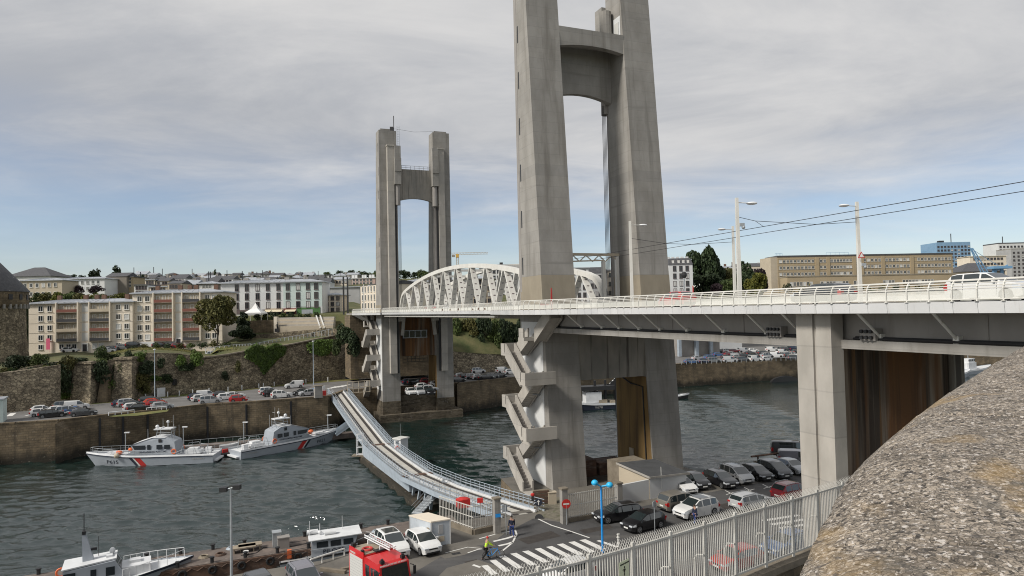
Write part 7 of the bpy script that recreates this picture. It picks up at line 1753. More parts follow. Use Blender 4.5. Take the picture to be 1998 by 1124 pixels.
# ================================================================ buildings
WINM = {}
def win_mesh(w, h, fm):
 k = (round(w, 2), round(h, 2), fm)
 if k not in WINM:
  f = MB()
  for s in (-1, 1): f.box((s * (w / 2 + .06), -.05, 0), (.12, .12, h + .24)); f.box((0, -.05, s * (h / 2 + .06)), (w, .12, .12))
  f.box((0, -.05, 0), (.07, .08, h)); f.box((0, -.12, -h / 2 - .14), (w + .36, .2, .08))
  g_ = MB().box((0, .0, 0), (w, .06, h))
  WINM[k] = (f.mesh('window', fm), g_.mesh('pane', 'glass'), g_.mesh('pane', 'shutter'))
 return WINM[k]
rw_ = random.Random(5)
class Bld:
 "a box shaped building whose front runs from (x0, Y0) to (x1, Y1)"
 def __init__(s, name, label, cat, x0, Y0, x1, Y1, yb, yt, depth, wall, group=None, below=6.):
  a, b_ = D(x0, yb, Y0), D(x1, yb, Y1)
  zt = D(x0, yt, Y0).z
  s.zb = a.z; s.zt = zt; s.a = Vector((a.x, a.y, 0)); s.b = Vector((b_.x, b_.y, 0)); s.L = (s.b - s.a).length
  s.d = (s.b - s.a).normalized(); s.n = Vector((s.d.y, -s.d.x, 0)); s.depth = depth; s.rz = math.atan2(s.d.y, s.d.x); s.below = below
  c_ = (s.a + s.b) / 2 - s.n * depth / 2; s.t = thing(name, label, cat, (c_.x, c_.y, s.zb), 0, group)
  s.H = zt - s.zb
  q = [s.P(0, 0, 0), s.P(s.L, 0, 0), s.P(s.L, depth, 0), s.P(0, depth, 0)]
  lo = [v - Vector((0, 0, below)) for v in q]; hi = [v + Vector((0, 0, s.H)) for v in q]
  s.wall = MB().hexa(lo + hi).build('wall', wall, s.t)
 def P(s, x, back, z): return s.a + s.d * x - s.n * back + Vector((0, 0, s.zb + z))
 def win(s, x, z, w, h, fm='white_clean', shut=.15, side=0):
  f, g_, sh = win_mesh(w, h, fm)
  if side == 0: o = piece('window', f, s.t, s.P(x, 0, z), (0, 0, s.rz))
  else: o = piece('window', f, s.t, s.P(0 if side < 0 else s.L, x, z), (0, 0, s.rz + (-math.pi / 2 if side < 0 else math.pi / 2)))
  put('pane', sh if rw_.random() < shut else g_, o)
  return o
 def grid(s, xs, zs, w, h, fm='white_clean', shut=.15, side=0):
  for z in zs:
   for x in xs: s.win(x, z, w, h, fm, shut, side)
 def flat(s, mat='zinc', over=.5, th=.35):
  q = [s.P(-over, -over, s.H + .01), s.P(s.L + over, -over, s.H + .01), s.P(s.L + over, s.depth + over, s.H + .01), s.P(-over, s.depth + over, s.H + .01)]
  s.roof = MB().hexa(q + [v + Vector((0, 0, th)) for v in q]).build('roof', mat, s.t); return s.roof
 def hip(s, h, mat='zinc', over=.6, inset=None):
  i = inset if inset is not None else s.depth / 2
  q = [s.P(-over, -over, s.H + .01), s.P(s.L + over, -over, s.H + .01), s.P(s.L + over, s.depth + over, s.H + .01), s.P(-over, s.depth + over, s.H + .01)]
  r_ = [s.P(min(i, s.L * .49), s.depth / 2, s.H + h), s.P(max(s.L - i, s.L * .51), s.depth / 2, s.H + h)]
  m = MB(); e = [v + Vector((0, 0, .3)) for v in q]
  m.loft([q, e], closed=True); m.face(q[::-1]); m.face([e[0], e[1], r_[1], r_[0]]); m.face([e[1], e[2], r_[1]]); m.face([e[2], e[3], r_[0], r_[1]]); m.face([e[3], e[0], r_[0]])
  if mat == 'zinc':
   k_ = int(s.L / 1.6)
   for k in range(1, k_):
    f = k / k_; m.beam(e[0].lerp(e[1], f) + Vector((0, 0, .03)), r_[0].lerp(r_[1], f) + Vector((0, 0, .03)), .08, .08)
  s.roof = m.build('roof', mat, s.t); return s.roof
 def gable(s, h, mat='slate', over=.3):
  q = [s.P(-over, -over, s.H + .01), s.P(s.L + over, -over, s.H + .01), s.P(s.L + over, s.depth + over, s.H + .01), s.P(-over, s.depth + over, s.H + .01)]
  r_ = [s.P(-over, s.depth / 2, s.H + h), s.P(s.L + over, s.depth / 2, s.H + h)]
  m = MB(); m.face([q[0], q[1], r_[1], r_[0]]); m.face([q[2], q[3], r_[0], r_[1]]); m.face([q[1], q[2], r_[1]]); m.face([q[3], q[0], r_[0]]); m.face(q[::-1])
  s.roof = m.build('roof', mat, s.t); return s.roof
 def mansard(s, h, mat='slate'):
  q = [s.P(-.2, -.2, s.H + .01), s.P(s.L + .2, -.2, s.H + .01), s.P(s.L + .2, s.depth + .2, s.H + .01), s.P(-.2, s.depth + .2, s.H + .01)]
  e = [s.P(.6, .8, s.H + h), s.P(s.L - .6, .8, s.H + h), s.P(s.L - .6, s.depth - .8, s.H + h), s.P(.6, s.depth - .8, s.H + h)]
  s.roof = MB().hexa(q + e).build('roof', mat, s.t); return s.roof
 def chimney(s, x, back, w=1.2, h=1.2, z=None, mat='brick'):
  p = s.P(x, back, (s.H if z is None else z)); MB().box(p + Vector((0, 0, h / 2)), (w, .7, h), s.rz).build('chimney', mat, s.roof)
 def box(s, nm, mat, x0, x1, o0, o1, z0, z1, par=None):
  "o0..o1: distance in front of the facade"
  return MB().hexa([s.P(x, -o, z) for z in (z0, z1) for x, o in ((x0, o1), (x1, o1), (x1, o0), (x0, o0))]).build(nm, mat, par or s.t)
# ---- the two joined cream apartment blocks on the left bank terrace
def apartments(label, x0, x1, Y, yb, yt, xa, win_px, bal, stair, rows, cols_bal, zref):
 b_ = Bld('apartment_block', label, 'apartment building', x0, Y, x1, Y + 1.0, yb, yt, 11, 'cream')
 fx = lambda z4: (z4 / 4 - x0) / (x1 - x0) * b_.L
 st = 2.62; zs = [zref + st * k for k in range(rows)]
 b_.grid([fx(v) for v in win_px], zs, 1.1, 1.3)
 for (u0, u1) in bal:
  a, c_ = fx(u0), fx(u1)
  b_.box('bay_wall', 'beige_render', a, c_, -.05, .04, zs[0] - 1.25, zs[-1] + 1.5)
  for s_ in (a - .15, c_ + .15): b_.box('bay_pier', 'cream', s_ - .16, s_ + .16, 0, .95, zs[0] - 1.3, zs[-1] + 1.55)
  for k, z in enumerate(zs):
   for f in (.17, .5, .83): b_.win(lerp(a, c_, f), z - (.2 if f == .5 else 0), .8 if f != .5 else .75, 1.25 if f != .5 else 1.75)
   pm = cols_bal[(k + (0 if u0 == bal[0][0] else 2)) % len(cols_bal)]
   bo = b_.box('balcony', 'slab', a, c_, .05, .95, z - 1.3, z - 1.12)
   b_.box('balcony_panel', pm, a + .02, c_ - .02, .86, .94, z - 1.1, z - .32, bo)
 a, c_ = fx(stair[0]), fx(stair[1])
 for z in zs: b_.box('stair_panel', 'shutter', a, c_, .02, .07, z - 1.05, z + 1.05)
 for k in range(rows + 1):
  b_.box('string_course', 'concrete_light', 0, b_.L, .0, .05, zs[0] - 1.38 + st * k, zs[0] - 1.32 + st * k)
 b_.box('entrance', 'white_clean', a + .0, c_, .02, .3, 0, 2.2); b_.box('entrance_door', 'dark_steel', a + .3, c_ - .3, .31, .35, 0, 1.9)
 b_.hip(1.25, 'zinc', .6, 5)
 for f in (.18, .44, .55, .62, .85): b_.chimney(b_.L * f, 5.4, 1.1, 1.5, b_.H + .9)
 return b_, fx, zs
b1, fx1, zs1 = apartments('cream apartment block with balconies, lower of the joined pair, pink banner at its left', 56, 259, 185, 688, 594, 0, [318, 388, 925, 990], [(455, 615), (712, 865)], (640, 690), 4, ['balcony_dark', 'beige_render', 'balcony_dark', 'balcony_red'], 3.9)
b1.grid([fx1(v) for v in (318, 480, 535, 580, 740, 790, 925)], [1.35], 1.1, 1.2)
b2, fx2, zs2 = apartments('cream apartment block with red balconies, taller of the joined pair beside the olive tree', 259, 434, 187, 677, 574, 0, [1092, 1152, 1622, 1675], [(1212, 1355), (1435, 1568)], (1372, 1420), 5, ['balcony_red', 'balcony_red', 'balcony_dark', 'balcony_red'], 2.6)
b2.box('white_plinth', 'white_render', fx2(1060), fx2(1380), 0, .06, 0, 1.3)
p = b1.P(fx1(385), -.6, 0); tag(MB().box(p + Vector((0, 0, 2.2)), (.9, .06, 3.0), .1).tube([p + Vector((.5, 0, 0)), p + Vector((.5, 0, 3.8))], .04, 4).build('banner', 'pink_flag'), 'pink upright banner before the lower cream apartment block', 'banner')
# ---- white and mint shop building
b3 = Bld('shop_building', 'long white and pale mint three storey building with shops along its ground floor', 'building', 431, 212, 629, 213.5, 614, 554, 11, 'white_render')
fx = lambda z4: (400 + z4 / 4 - 431) / (629 - 431) * b3.L
zr = [b3.H - 1.35 - 2.78 * k for k in range(3)]
b3.box('mint_bay', 'mint_render', fx(612), b3.L, -.2, .05, 2.0, b3.H)
b3.grid([fx(v) for v in (250, 328, 411, 492, 574)], zr, 1.0, 1.9, 'frame_dark', .05); 
for z in zr:
 for v in (648, 728, 806, 870): b3.win(fx(v), z, 1.05, 1.85, 'frame_dark', .3).location += b3.n * .06
b3.box('shop_front', 'frame_dark', fx(235), fx(470), .01, .1, 0, 1.3); b3.box('shop_front', 'beige_render', fx(470), fx(605), .01, .12, -.5, 1.6); b3.box('shop_front', 'shop_red', fx(612), fx(712), .06, .14, -.5, 1.5); b3.box('shop_front', 'shop_green', fx(716), fx(900), .06, .14, -.6, 1.7)
b3.box('shop_window', 'zinc', fx(755), fx(842), .15, .2, -.3, 1.0); b3.box('shop_window', 'glass', fx(632), fx(700), .15, .2, -.3, .8); b3.box('shop_window', 'glass', fx(480), fx(595), .13, .2, -.3, .7)
for u0, u1 in ((470, 606), (628, 712)): MB().hexa([b3.P(fx(u0), -.15, 1.0), b3.P(fx(u1), -.15, 1.0), b3.P(fx(u1), -1.6, .45), b3.P(fx(u0), -1.6, .45), b3.P(fx(u0), -.15, 1.12), b3.P(fx(u1), -.15, 1.12), b3.P(fx(u1), -1.6, .55), b3.P(fx(u0), -1.6, .55)]).build('awning', 'awning', b3.t)
b3.hip(1.3, 'zinc', .7, 5)
for f in (.2, .42, .61, .8): b3.chimney(b3.L * f, 5, 1.5, 1.0, b3.H + .9, 'concrete')
# ---- tent and the terrace in front
c_ = D(499, 626, 206); t = thing('marquee_tent', 'small white peaked marquee tent before the shop building', 'tent', c_)
w2 = 2.6; m = MB(); base = [c_ + Vector((x * w2, y * w2, 2.4)) for x, y in ((-1, -1), (1, -1), (1, 1), (-1, 1))]; mid = [c_ + Vector((x * w2 * .35, y * w2 * .35, 3.7)) for x, y in ((-1, -1), (1, -1), (1, 1), (-1, 1))]; ap = c_ + Vector((0, 0, 5.4))
m.loft([[q - Vector((0, 0, .4)) for q in base], base, mid], closed=True)
for k in range(4): m.face([mid[k], mid[(k + 1) % 4], ap])
m.build('canopy', 'tent', t); m = MB()
for q in base: m.tube([Vector((q.x, q.y, c_.z - .5)), q], .08, 5)
m.build('pole', 'white_clean', t)
def wallbox(name, label, pts, Y, th, mat, cat='wall'):
 "pts: (px, ytop, ybottom)"
 m = MB()
 for (xa, ta, ba), (xb, tb_, bb) in zip(pts, pts[1:]):
  Ya, Yb = (Y if not isinstance(Y, dict) else Y[xa]), (Y if not isinstance(Y, dict) else Y[xb])
  A, B_, C_, D_ = D(xa, ba, Ya), D(xb, bb, Yb), D(xa, ta, Ya), D(xb, tb_, Yb)
  A.z -= 3; B_.z -= 3; o = Vector((0, th, 0)); m.hexa([A, B_, B_ + o, A + o, C_, D_, D_ + o, C_ + o])
 return tag(m.build(name, mat), label, cat)
wallbox('terrace_wall', 'dark stone terrace wall below the white marquee tent', [(484, 626, 650), (538, 624, 650)], 203, 1.0, 'masonry')
wallbox('terrace_wall', 'low pale stone wall running below the stepped square', [(464, 656, 672), (536, 650, 668), (600, 644, 662), (690, 640, 655)], 196, 1.0, 'rubble')
for k in range(6):
 y0 = 620 + k * 3.4; wallbox('terrace_step', 'broad beige step of the terraced square, %s' % ('topmost', 'second from top', 'third from top', 'third from bottom', 'second from bottom', 'lowest')[k], [(540 + k, y0, y0 + 5), (652 - k * .5, y0 - 2.2, y0 + 3)], 206 - k * 1.3, 1.6, ('beige_render' if k % 2 else 'concrete_light'), 'step')
wallbox('terrace_wall', 'tall pale pier at the left end of the stepped square', [(534, 618, 655), (540, 618, 655)], 199, 1.5, 'cream')
p0, p1 = D(617, 616, 206), D(625, 640, 199)
tag(MB().beam(p0, p1, .35, .25).beam(p0 + Vector((1.2, 0, 0)), p1 + Vector((1.2, 0, 0)), .35, .25).build('stair_rail', 'white_clean'), 'pair of white sloping stair rails on the stepped square', 'railing')
c_ = D(541, 641, 198); tag(MB().box(c_ + Vector((0, 0, -.5)), (1.2, .8, 1.0)).tube([c_, c_ + Vector((.05, 0, .8)), c_ + Vector((.1, 0, 1.3))], [.16, .28, .2], 7).tube([c_ + Vector((.35, 0, 0)), c_ + Vector((.15, 0, .8))], [.1, .16], 6).ball(c_ + Vector((.12, 0, 1.6)), .17, 7, 5).tube([c_ + Vector((.1, 0, 1.3)), c_ + Vector((-.35, 0, 1.0)), c_ + Vector((-.4, 0, .7))], .09, 5).build('statue', 'dark_steel'), 'dark bronze statue of a figure by the stepped square', 'statue')
def mesh_fence(label, pix, h, n_):
 P = [D(x, y, Y) for x, y, Y in pix]; t = thing('mesh_fence', label, 'fence', P[0]); f_ = MB(); ps = MB()
 for a, b_ in zip(P, P[1:]):
  for k in range(n_ + 1): q = a.lerp(b_, k / n_); MB().tube([q, q + Vector((0, 0, h))], .09, 5).build('post', 'deck_white', t)
  for z in (.1, h): f_.tube([a + Vector((0, 0, z)), b_ + Vector((0, 0, z))], .06, 4)
  kk = int((b_ - a).length / .33)
  for k in range(kk): q = a.lerp(b_, k / kk); f_.tube([q, q + Vector((0, 0, h))], .022, 3, cap=False)
 tag(f_.build('mesh_wires', 'grey_steel', t), kind='stuff')
mesh_fence('pale mesh fence stepping along the top of the retaining wall above the ivy', [(490, 688, 178), (548, 675, 188), (600, 666, 192), (648, 656, 196)], 2.1, 7)
mesh_fence('pale mesh fence beside the white car at the top of the retaining wall', [(401, 697, 176), (456, 690, 179), (490, 688, 179)], 2.3, 6)
p = D(420, 697, 177); car('minivan', 'white', Vector((p.x, p.y, p.z)), .35, 'white car on top of the retaining wall behind the mesh fence', full=False)
# ---- round stone tower with a conical roof at the far left
tc_ = D(-32, 690, 168); rt_ = thing('round_tower', 'old round stone tower with conical slate roof at the left edge of the picture', 'tower', tc_)
def ringp(r_, z, n_=28): return [Vector((tc_.x + r_ * math.cos(2 * math.pi * k / n_), tc_.y + r_ * math.sin(2 * math.pi * k / n_), z)) for k in range(n_)]
zz_ = lambda y: D(-32, y, 160).z
MB().loft([ringp(9.8, zz_(735)), ringp(9.0, zz_(690)), ringp(8.7, zz_(660)), ringp(8.5, zz_(598))], closed=True, caps=True).build('drum', 'rubble', rt_, 60)
MB().loft([ringp(8.9, zz_(598)), ringp(9.15, zz_(594)), ringp(9.15, zz_(568))], closed=True, caps=True).build('gallery', 'masonry', rt_, 60)
co = MB()
for k in range(40): a = 2 * math.pi * k / 40; co.box((tc_.x + 8.9 * math.cos(a), tc_.y + 8.9 * math.sin(a), zz_(598)), (.8, .45, 1.1), a)
tag(co.build('corbel', 'concrete', rt_), kind='stuff')
MB().loft([ringp(9.4, zz_(568)), ringp(9.4, zz_(566)), ringp(.15, zz_(476))], closed=True, caps=True).build('conical_roof', 'slate', rt_, 60)
for k in range(20): a = 2 * math.pi * k / 20; MB().box((tc_.x + 9.1 * math.cos(a), tc_.y + 9.1 * math.sin(a), zz_(579)), (.3, .95, 1.3), a).build('gallery_window', 'dark_steel', rt_)
# ---- other named buildings: x0 x1 ybase ytop Y
def simple(name, label, x0, x1, yb, yt, Y, depth, wall, roof, rh, rmat, nx, nz, w=1.0, h=1.4, fm='white_clean', x_pad=.08, zbot=.2, Y1=None, group=None, cat='building'):
 b_ = Bld(name, label, cat, x0, Y, x1, Y if Y1 is None else Y1, yb, yt, depth, wall, group, 12)
 getattr(b_, roof)(rh, rmat) if roof in ('hip', 'gable', 'mansard') else b_.flat(rmat)
 if nx and nz:
  xs = [b_.L * (x_pad + (1 - 2 * x_pad) * (k + .5) / nx) for k in range(nx)]; zs = [b_.H * (zbot + (1 - zbot) * (k + .5) / nz) for k in range(nz)]
  b_.grid(xs, zs, min(w, b_.L / nx * .55), min(h, b_.H * (1 - zbot) / nz * .62), fm)
 return b_
b_ = simple('apartment_block', 'grey beige apartment block with small balconies behind the round tower', 36, 121, 585, 549, 262, 10, 'beige_render', 'hip', 1.2, 'zinc', 6, 2, zbot=.05)
b_ = simple('apartment_block', 'white three storey apartment block behind plum coloured trees', 108, 204, 572, 546, 300, 10, 'white_render', 'hip', 1.2, 'zinc', 8, 2, zbot=0.05)
b_ = simple('hall', 'hall with a big dark slate roof rising behind the round tower', 12, 98, 560, 541, 330, 16, 'white_render', 'hip', 5, 'slate', 0, 0)
b_ = simple('stone_house', 'tall grey stone house with steep slate roof right of the white apartment block', 207, 247, 566, 540, 310, 10, 'stone_house', 'gable', 2, 'slate', 0, 0)
b_ = simple('town_house', 'narrow ochre house wall beside the grey stone house', 247, 260, 566, 541, 312, 10, 'ochre_render', 'flat', 1, 'slate', 1, 3)
b_ = simple('town_house', 'cream house with two rows of windows right of the shop building', 630, 668, 614, 577, 222, 9, 'cream', 'hip', 1.0, 'zinc', 3, 3, .9, 1.3, 'frame_dark', zbot=.1)
b_ = simple('warehouse', 'long blank grey building with pale roof above the cream house', 628, 702, 590, 562, 262, 12, 'grey_render', 'flat', 1, 'zinc', 0, 0)
b_ = simple('apartment_block', 'white and pink apartment block with roof stacks on the ridge left of the farther tower', 676, 732, 560, 544, 430, 10, 'pink_render', 'flat', 1, 'white_render', 7, 2, 1.3, 1.6)
for f in (.2, .3, .55, .62, .8, .9): b_.chimney(b_.L * f, 3, 1.6, 2.4, None, 'white_render')
b_ = simple('shop_building', 'tall cream building with long vertical glazing strips beside the farther tower', 704, 742, 606, 558, 226, 16, 'cream', 'gable', 1.2, 'slate', 6, 3, .9, 3.2, 'white_clean', .04, .02, Y1=212)
for i, (x0, x1, yb, yt, Y, wall, nx, nz) in enumerate(((778, 838, 606, 552, 235, 'cream', 6, 3), (838, 900, 606, 548, 262, 'white_render', 6, 4), (900, 965, 606, 545, 255, 'beige_render', 6, 4), (938, 1018, 600, 524, 330, 'white_render', 8, 5), (1020, 1060, 600, 530, 330, 'cream', 4, 5))):
 b_ = simple('street_building', ['cream street building seen through the left end of the truss', 'white street building seen through the middle of the truss', 'beige street building seen through the right part of the truss', 'tall pale building with roof vents above the right part of the truss', 'cream building hidden behind the left leg of the nearest tower'][i], x0, x1, yb, yt, Y, 12, wall, 'flat' if i > 2 else 'hip', 1.4, 'zinc', nx, nz, 1.1, 1.7, 'frame_dark')
 if i == 3:
  for f in (.32, .42, .52, .7): b_.chimney(b_.L * f, 4, 1.6, 3.0 if f == .52 else 1.6, None, 'dark_steel')
for i, (x0, x1, yb, yt, Y, wall, rf, rh, rm, nx, nz) in enumerate(((1112, 1150, 600, 524, 280, 'white_render', 'flat', 1, 'zinc', 3, 5), (1150, 1186, 600, 533, 300, 'grey_render', 'mansard', 2.6, 'slate', 4, 4), (1186, 1206, 600, 528, 310, 'cream', 'hip', 1.2, 'zinc', 2, 4))):
 simple('street_building', ['white building with dark windows just right of the nearest tower left leg', 'grey mansard roofed building in the gap of the nearest tower', 'narrow cream building beside the right leg of the nearest tower'][i], x0, x1, yb, yt, Y, 12, wall, rf, rh, rm, nx, nz, 1.1, 1.8, 'frame_dark', zbot=.02)
b_ = simple('town_house', 'tall white house with dark mansard roof right of the nearest tower', 1307, 1353, 578, 517, 268, 11, 'white_render', 'mansard', 2.6, 'slate', 3, 4, 1.1, 1.9, 'frame_dark', .1, .04)
for f in (.18, .42, .62, .82): MB().box(b_.P(b_.L * f, -.05 + .35, b_.H + 1.1), (.9, .5, 1.3), b_.rz).build('dormer', 'white_clean', b_.roof)
for f in (.1, .3, .5, .7, .9): b_.chimney(b_.L * f, 5, 1.2, .9, b_.H + 2.6, 'white_render')
# ---- long ochre building on the right and its low wing
b5 = Bld('office_block', 'very long ochre concrete building with rows of windows above the bridge railing', 'building', 1519, 355, 1861, 362, 562, 502, 14, 'ochre_render', None, 12)
b5.flat('roof_felt', .15, .8)
b5.box('end_wall', 'beige_render', -3.6, -.02, -13, -.3, -10, b5.H)
for k in range(3): b5.win(2.5, b5.H - 2.6 - 3.35 * k, .9, 2.0, 'frame_dark', 0, -1)
zf = [b5.H - 2.3 - 3.35 * k for k in range(3)]
grp = [(1521, 1590), (1599, 1613), (1620, 1663), (1672, 1679), (1684, 1720), (1727, 1776), (1790, 1858)]
for z in zf:
 b5.box('spandrel', 'concrete_repair', 0, b5.L, .0, .05, z + .95, z + 1.15); b5.box('spandrel', 'concrete_repair', 0, b5.L, .0, .05, z - 1.15, z - .95)
 for a, c_ in grp:
  k_ = max(2, round((c_ - a) / 6.6))
  for k in range(k_): b5.win((a + (c_ - a) * (k + .5) / k_ - 1519) / 342 * b5.L, z, 1.15, 1.25, 'white_clean', .1)
for px in (1595, 1616, 1667, 1682, 1723, 1780): b5.box('pilaster', 'ochre_render', (px - 1519) / 342 * b5.L - .9, (px - 1519) / 342 * b5.L + .9, 0, .35, 0, b5.H - .3)
for px, w_ in ((1530, 14), (1645, 44), (1818, 10)):
 m = MB()
 for k in range(6): q = b5.P((px - 1519 + w_ * (k / 5 - .5)) / 342 * b5.L, 5, b5.H + .8); m.tube([q, q + Vector((0, 0, 1.6))], .06, 4)
 m.tube([b5.P((px - 1519 - w_ / 2) / 342 * b5.L, 5, b5.H + 2.3), b5.P((px - 1519 + w_ / 2) / 342 * b5.L, 5, b5.H + 2.3)], .06, 4); m.build('roof_railing', 'crane_blue', b5.t)
b6 = Bld('office_wing', 'low ochre wing in front of the very long ochre building', 'building', 1537, 340, 1898, 345, 566, 541, 8, 'ochre_render', None, 12); b6.flat('concrete_repair', .2, .5)
for a, c_ in ((1541, 1586), (1600, 1655), (1665, 1676), (1722, 1745), (1760, 1822)):
 k_ = round((c_ - a) / 6.2)
 for k in range(k_): b6.win((a + (c_ - a) * (k + .5) / k_ - 1537) / 361 * b6.L, b6.H * .45, 1.1, 1.9, 'white_clean', .1)
b7 = Bld('tower_block', 'blue clad tower block behind the right end of the long ochre building', 'tower block', 1830, 560, 1896, 560, 540, 476, 22, 'blue_render', None, 14); b7.flat('blue_render', .0, 1.2); b7.grid([b7.L * (.05 + .1 * k) for k in range(10)], [b7.H - 2.5 - 2.9 * k for k in range(7)], 1.5, 1.3, 'frame_dark', .1)
MB().tube([b7.P(b7.L * .62, 8, b7.H), b7.P(b7.L * .62, 8, b7.H + 9)], .35, 5).box(b7.P(b7.L * .3, 8, b7.H + 2), (4, 3, 2.4)).build('roof_mast', 'dark_steel', b7.t)
b8 = Bld('tower_block', 'white tower block at the right edge behind the crane', 'tower block', 1951, 600, 2015, 600, 540, 476, 20, 'white_render', None, 14); b8.flat('slate', .0, 1.0); b8.grid([b8.L * (.06 + .11 * k) for k in range(9)], [b8.H - 2.6 - 2.9 * k for k in range(8)], 1.6, 1.4, 'frame_dark', .1)
MB().tube([b8.P(b8.L * .28, 6, b8.H), b8.P(b8.L * .28, 6, b8.H + 7)], .35, 5).build('roof_mast', 'dark_steel', b8.t)
b9 = Bld('tower_block', 'grey stepped block in front of the white tower at the right edge', 'tower block', 1975, 520, 2030, 520, 545, 487, 16, 'grey_render', None, 14); b9.flat('concrete', .0, .8); b9.grid([b9.L * (.1 + .16 * k) for k in range(6)], [b9.H - 2.4 - 2.9 * k for k in range(7)], 1.4, 1.2, 'frame_dark', .1)
simple('apartment_block', 'low cream building with strip windows between the blue and white tower blocks', 1894, 1965, 540, 501, 480, 14, 'cream', 'flat', 1, 'cream', 9, 4, 1.8, 1.3, 'frame_dark', zbot=0)
simple('chapel', 'building with a broad dark slate roof below the cream building at right', 1878, 1962, 560, 531, 420, 22, 'stone_house', 'hip', 6, 'slate', 0, 0)
# ---- cranes
q = D(893, 530, 600); zt = D(893, 497, 600).z; t = thing('tower_crane', 'yellow tower crane far off between the two bridge towers', 'crane', q)
m = MB()
for dx, dy in ((-.8, -.8), (.8, -.8), (.8, .8), (-.8, .8)): m.tube([(q.x + dx, q.y + dy, q.z - 20), (q.x + dx, q.y + dy, zt)], .18, 4)
for k in range(12): z = lerp(q.z - 8, zt, k / 12); m.tube([(q.x - .8, q.y - .8, z), (q.x + .8, q.y - .8, z + 1.8)], .12, 3)
m.build('mast', 'beige_render', t); MB().box((q.x, q.y, zt - 1), (2.6, 2.6, 3)).build('cab', 'yellow_paint', t)
m = MB(); x0, x1 = q.x - 5, q.x + 27
for z in (zt, zt + 1.6): m.tube([(x0, q.y, z), (x1, q.y, z)], .16, 4)
for k in range(26): m.tube([(lerp(x0, x1, k / 26), q.y, zt if k % 2 else zt + 1.6), (lerp(x0, x1, (k + 1) / 26), q.y, zt + 1.6 if k % 2 else zt)], .11, 3)
m.build('jib', 'beige_render', t); MB().box((x0 + 1.5, q.y, zt - 1), (2.5, 1.5, 2)).build('counterweight', 'concrete', t)
q = D(1933, 556, 330); t = thing('dock_crane', 'blue lattice dock crane leaning left at the right side', 'crane', q); tip = D(1893, 484, 330); m = MB()
for o in (0, 1.8, 4.5): m.beam(q + Vector((o - 2, 0, 0)), tip + Vector((o * .25, 0, 0)), .35, .35)
for k in range(12): a = (q + Vector((-2, 0, 0))).lerp(tip, k / 12); b_ = (q + Vector((2.5, 0, 0))).lerp(tip + Vector((1, 0, 0)), (k + .5) / 12); m.beam(a, b_, .16, .16)
m.build('jib', 'crane_blue', t); e = D(1950, 520, 330); m = MB().box(e + Vector((0, 0, -.5)), (9, 5, 1.2)).box(e + Vector((1, 0, -5)), (1.2, 1, 9)).box(e + Vector((-2.5, 0, -5)), (1.6, 1, 9)).beam(e + Vector((-4, 0, -3)), e + Vector((4, 0, .6)), .5, .5).tube([tip, e], .12, 4); m.build('frame', 'crane_blue', t)
# ---- masts on the square, garage, sheds on the right quay
for px, yt, lb in ((671, 540, 'left of two tall dark masts on the square beside the farther tower'), (679, 541, 'right of two tall dark masts on the square beside the farther tower')):
 p = D(px, 614, 205); zt = D(px, yt, 205).z; t = thing('dark_mast', lb, 'mast', p, 0, 'dark masts on the square'); MB().box((p.x, p.y, (p.z + zt) / 2), (.42, .42, zt - p.z)).build('shaft', 'dark_steel', t); MB().box((p.x - .4, p.y, zt - 1), (1.4, .3, .25)).build('arm', 'grey_steel', t)
p = D(963, 722, 232); t = thing('garage', 'low flat roofed open garage behind the car park right of the farther tower', 'garage', p); MB().box((p.x, p.y, p.z + 2.6), (14, 5, .4), .25).build('roof', 'slab', t); MB().box((p.x + 4.5, p.y + 1, p.z + 1.1), (4, 4, 2.6), .25).build('wall', 'cream', t); MB().box((p.x - 3, p.y + 2.4, p.z + 1.0), (8, .4, 2.6), .25).build('back_wall', 'dark_steel', t)
p = G(1352, 694, 7.3); t = thing('quay_shed', 'open quay shed with blue grey columns seen under the viaduct', 'shed', p); m = MB()
for dx in (-5, 1.5, 7): m.box((p.x + dx, p.y + dx * .3, 12), (1.1, 1.1, 9.5), .3)
m.build('column', 'blue_grey', t); MB().box((p.x + 2, p.y + 6, 11.5), (16, 8, 9), .3).build('wall', 'girder', t); MB().box((p.x + 2, p.y + 3, 16.4), (18, 14, .8), .3).build('roof', 'zinc', t)
p = G(1412, 684, 7.3); t = thing('quay_shed', 'long white walled shed at the back of the distant car park', 'shed', p); MB().box((p.x, p.y, 9.6), (13, 5, 4.8), .3).build('wall', 'white_render', t); MB().box((p.x, p.y, 12.2), (13.6, 5.6, .3), .3).build('roof', 'zinc', t)
m = MB(); 
for k in range(24): q = G(1330 + k * 9.7, 711.5 - k * .35, 7.3) ; m.tube([q, q + Vector((0, 0, 1.0))], .06, 4)
tag(m.tube([G(1330 + k * 9.7, 711.5 - k * .35, 7.3) + Vector((0, 0, 1.0)) for k in range(24)], .06, 4).build('quay_railing', 'grey_steel'), 'thin grey railing along the quay edge of the distant car park', 'railing')
for px in (1365, 1440, 1530):      # arched drains in the far quay wall
 g_ = G(px, 744, 0); m = MB().extr([(g_.x + x, g_.y - .9 + x * .36, z) for x, z in arc(10, math.pi, 0, 5.0)], (0, 1.4, 0))
 for i, v in enumerate(m.v): v.z = min(v.z * .34 + .0, 3)
 m.build('arched_drain', 'dark_steel', far_quay)
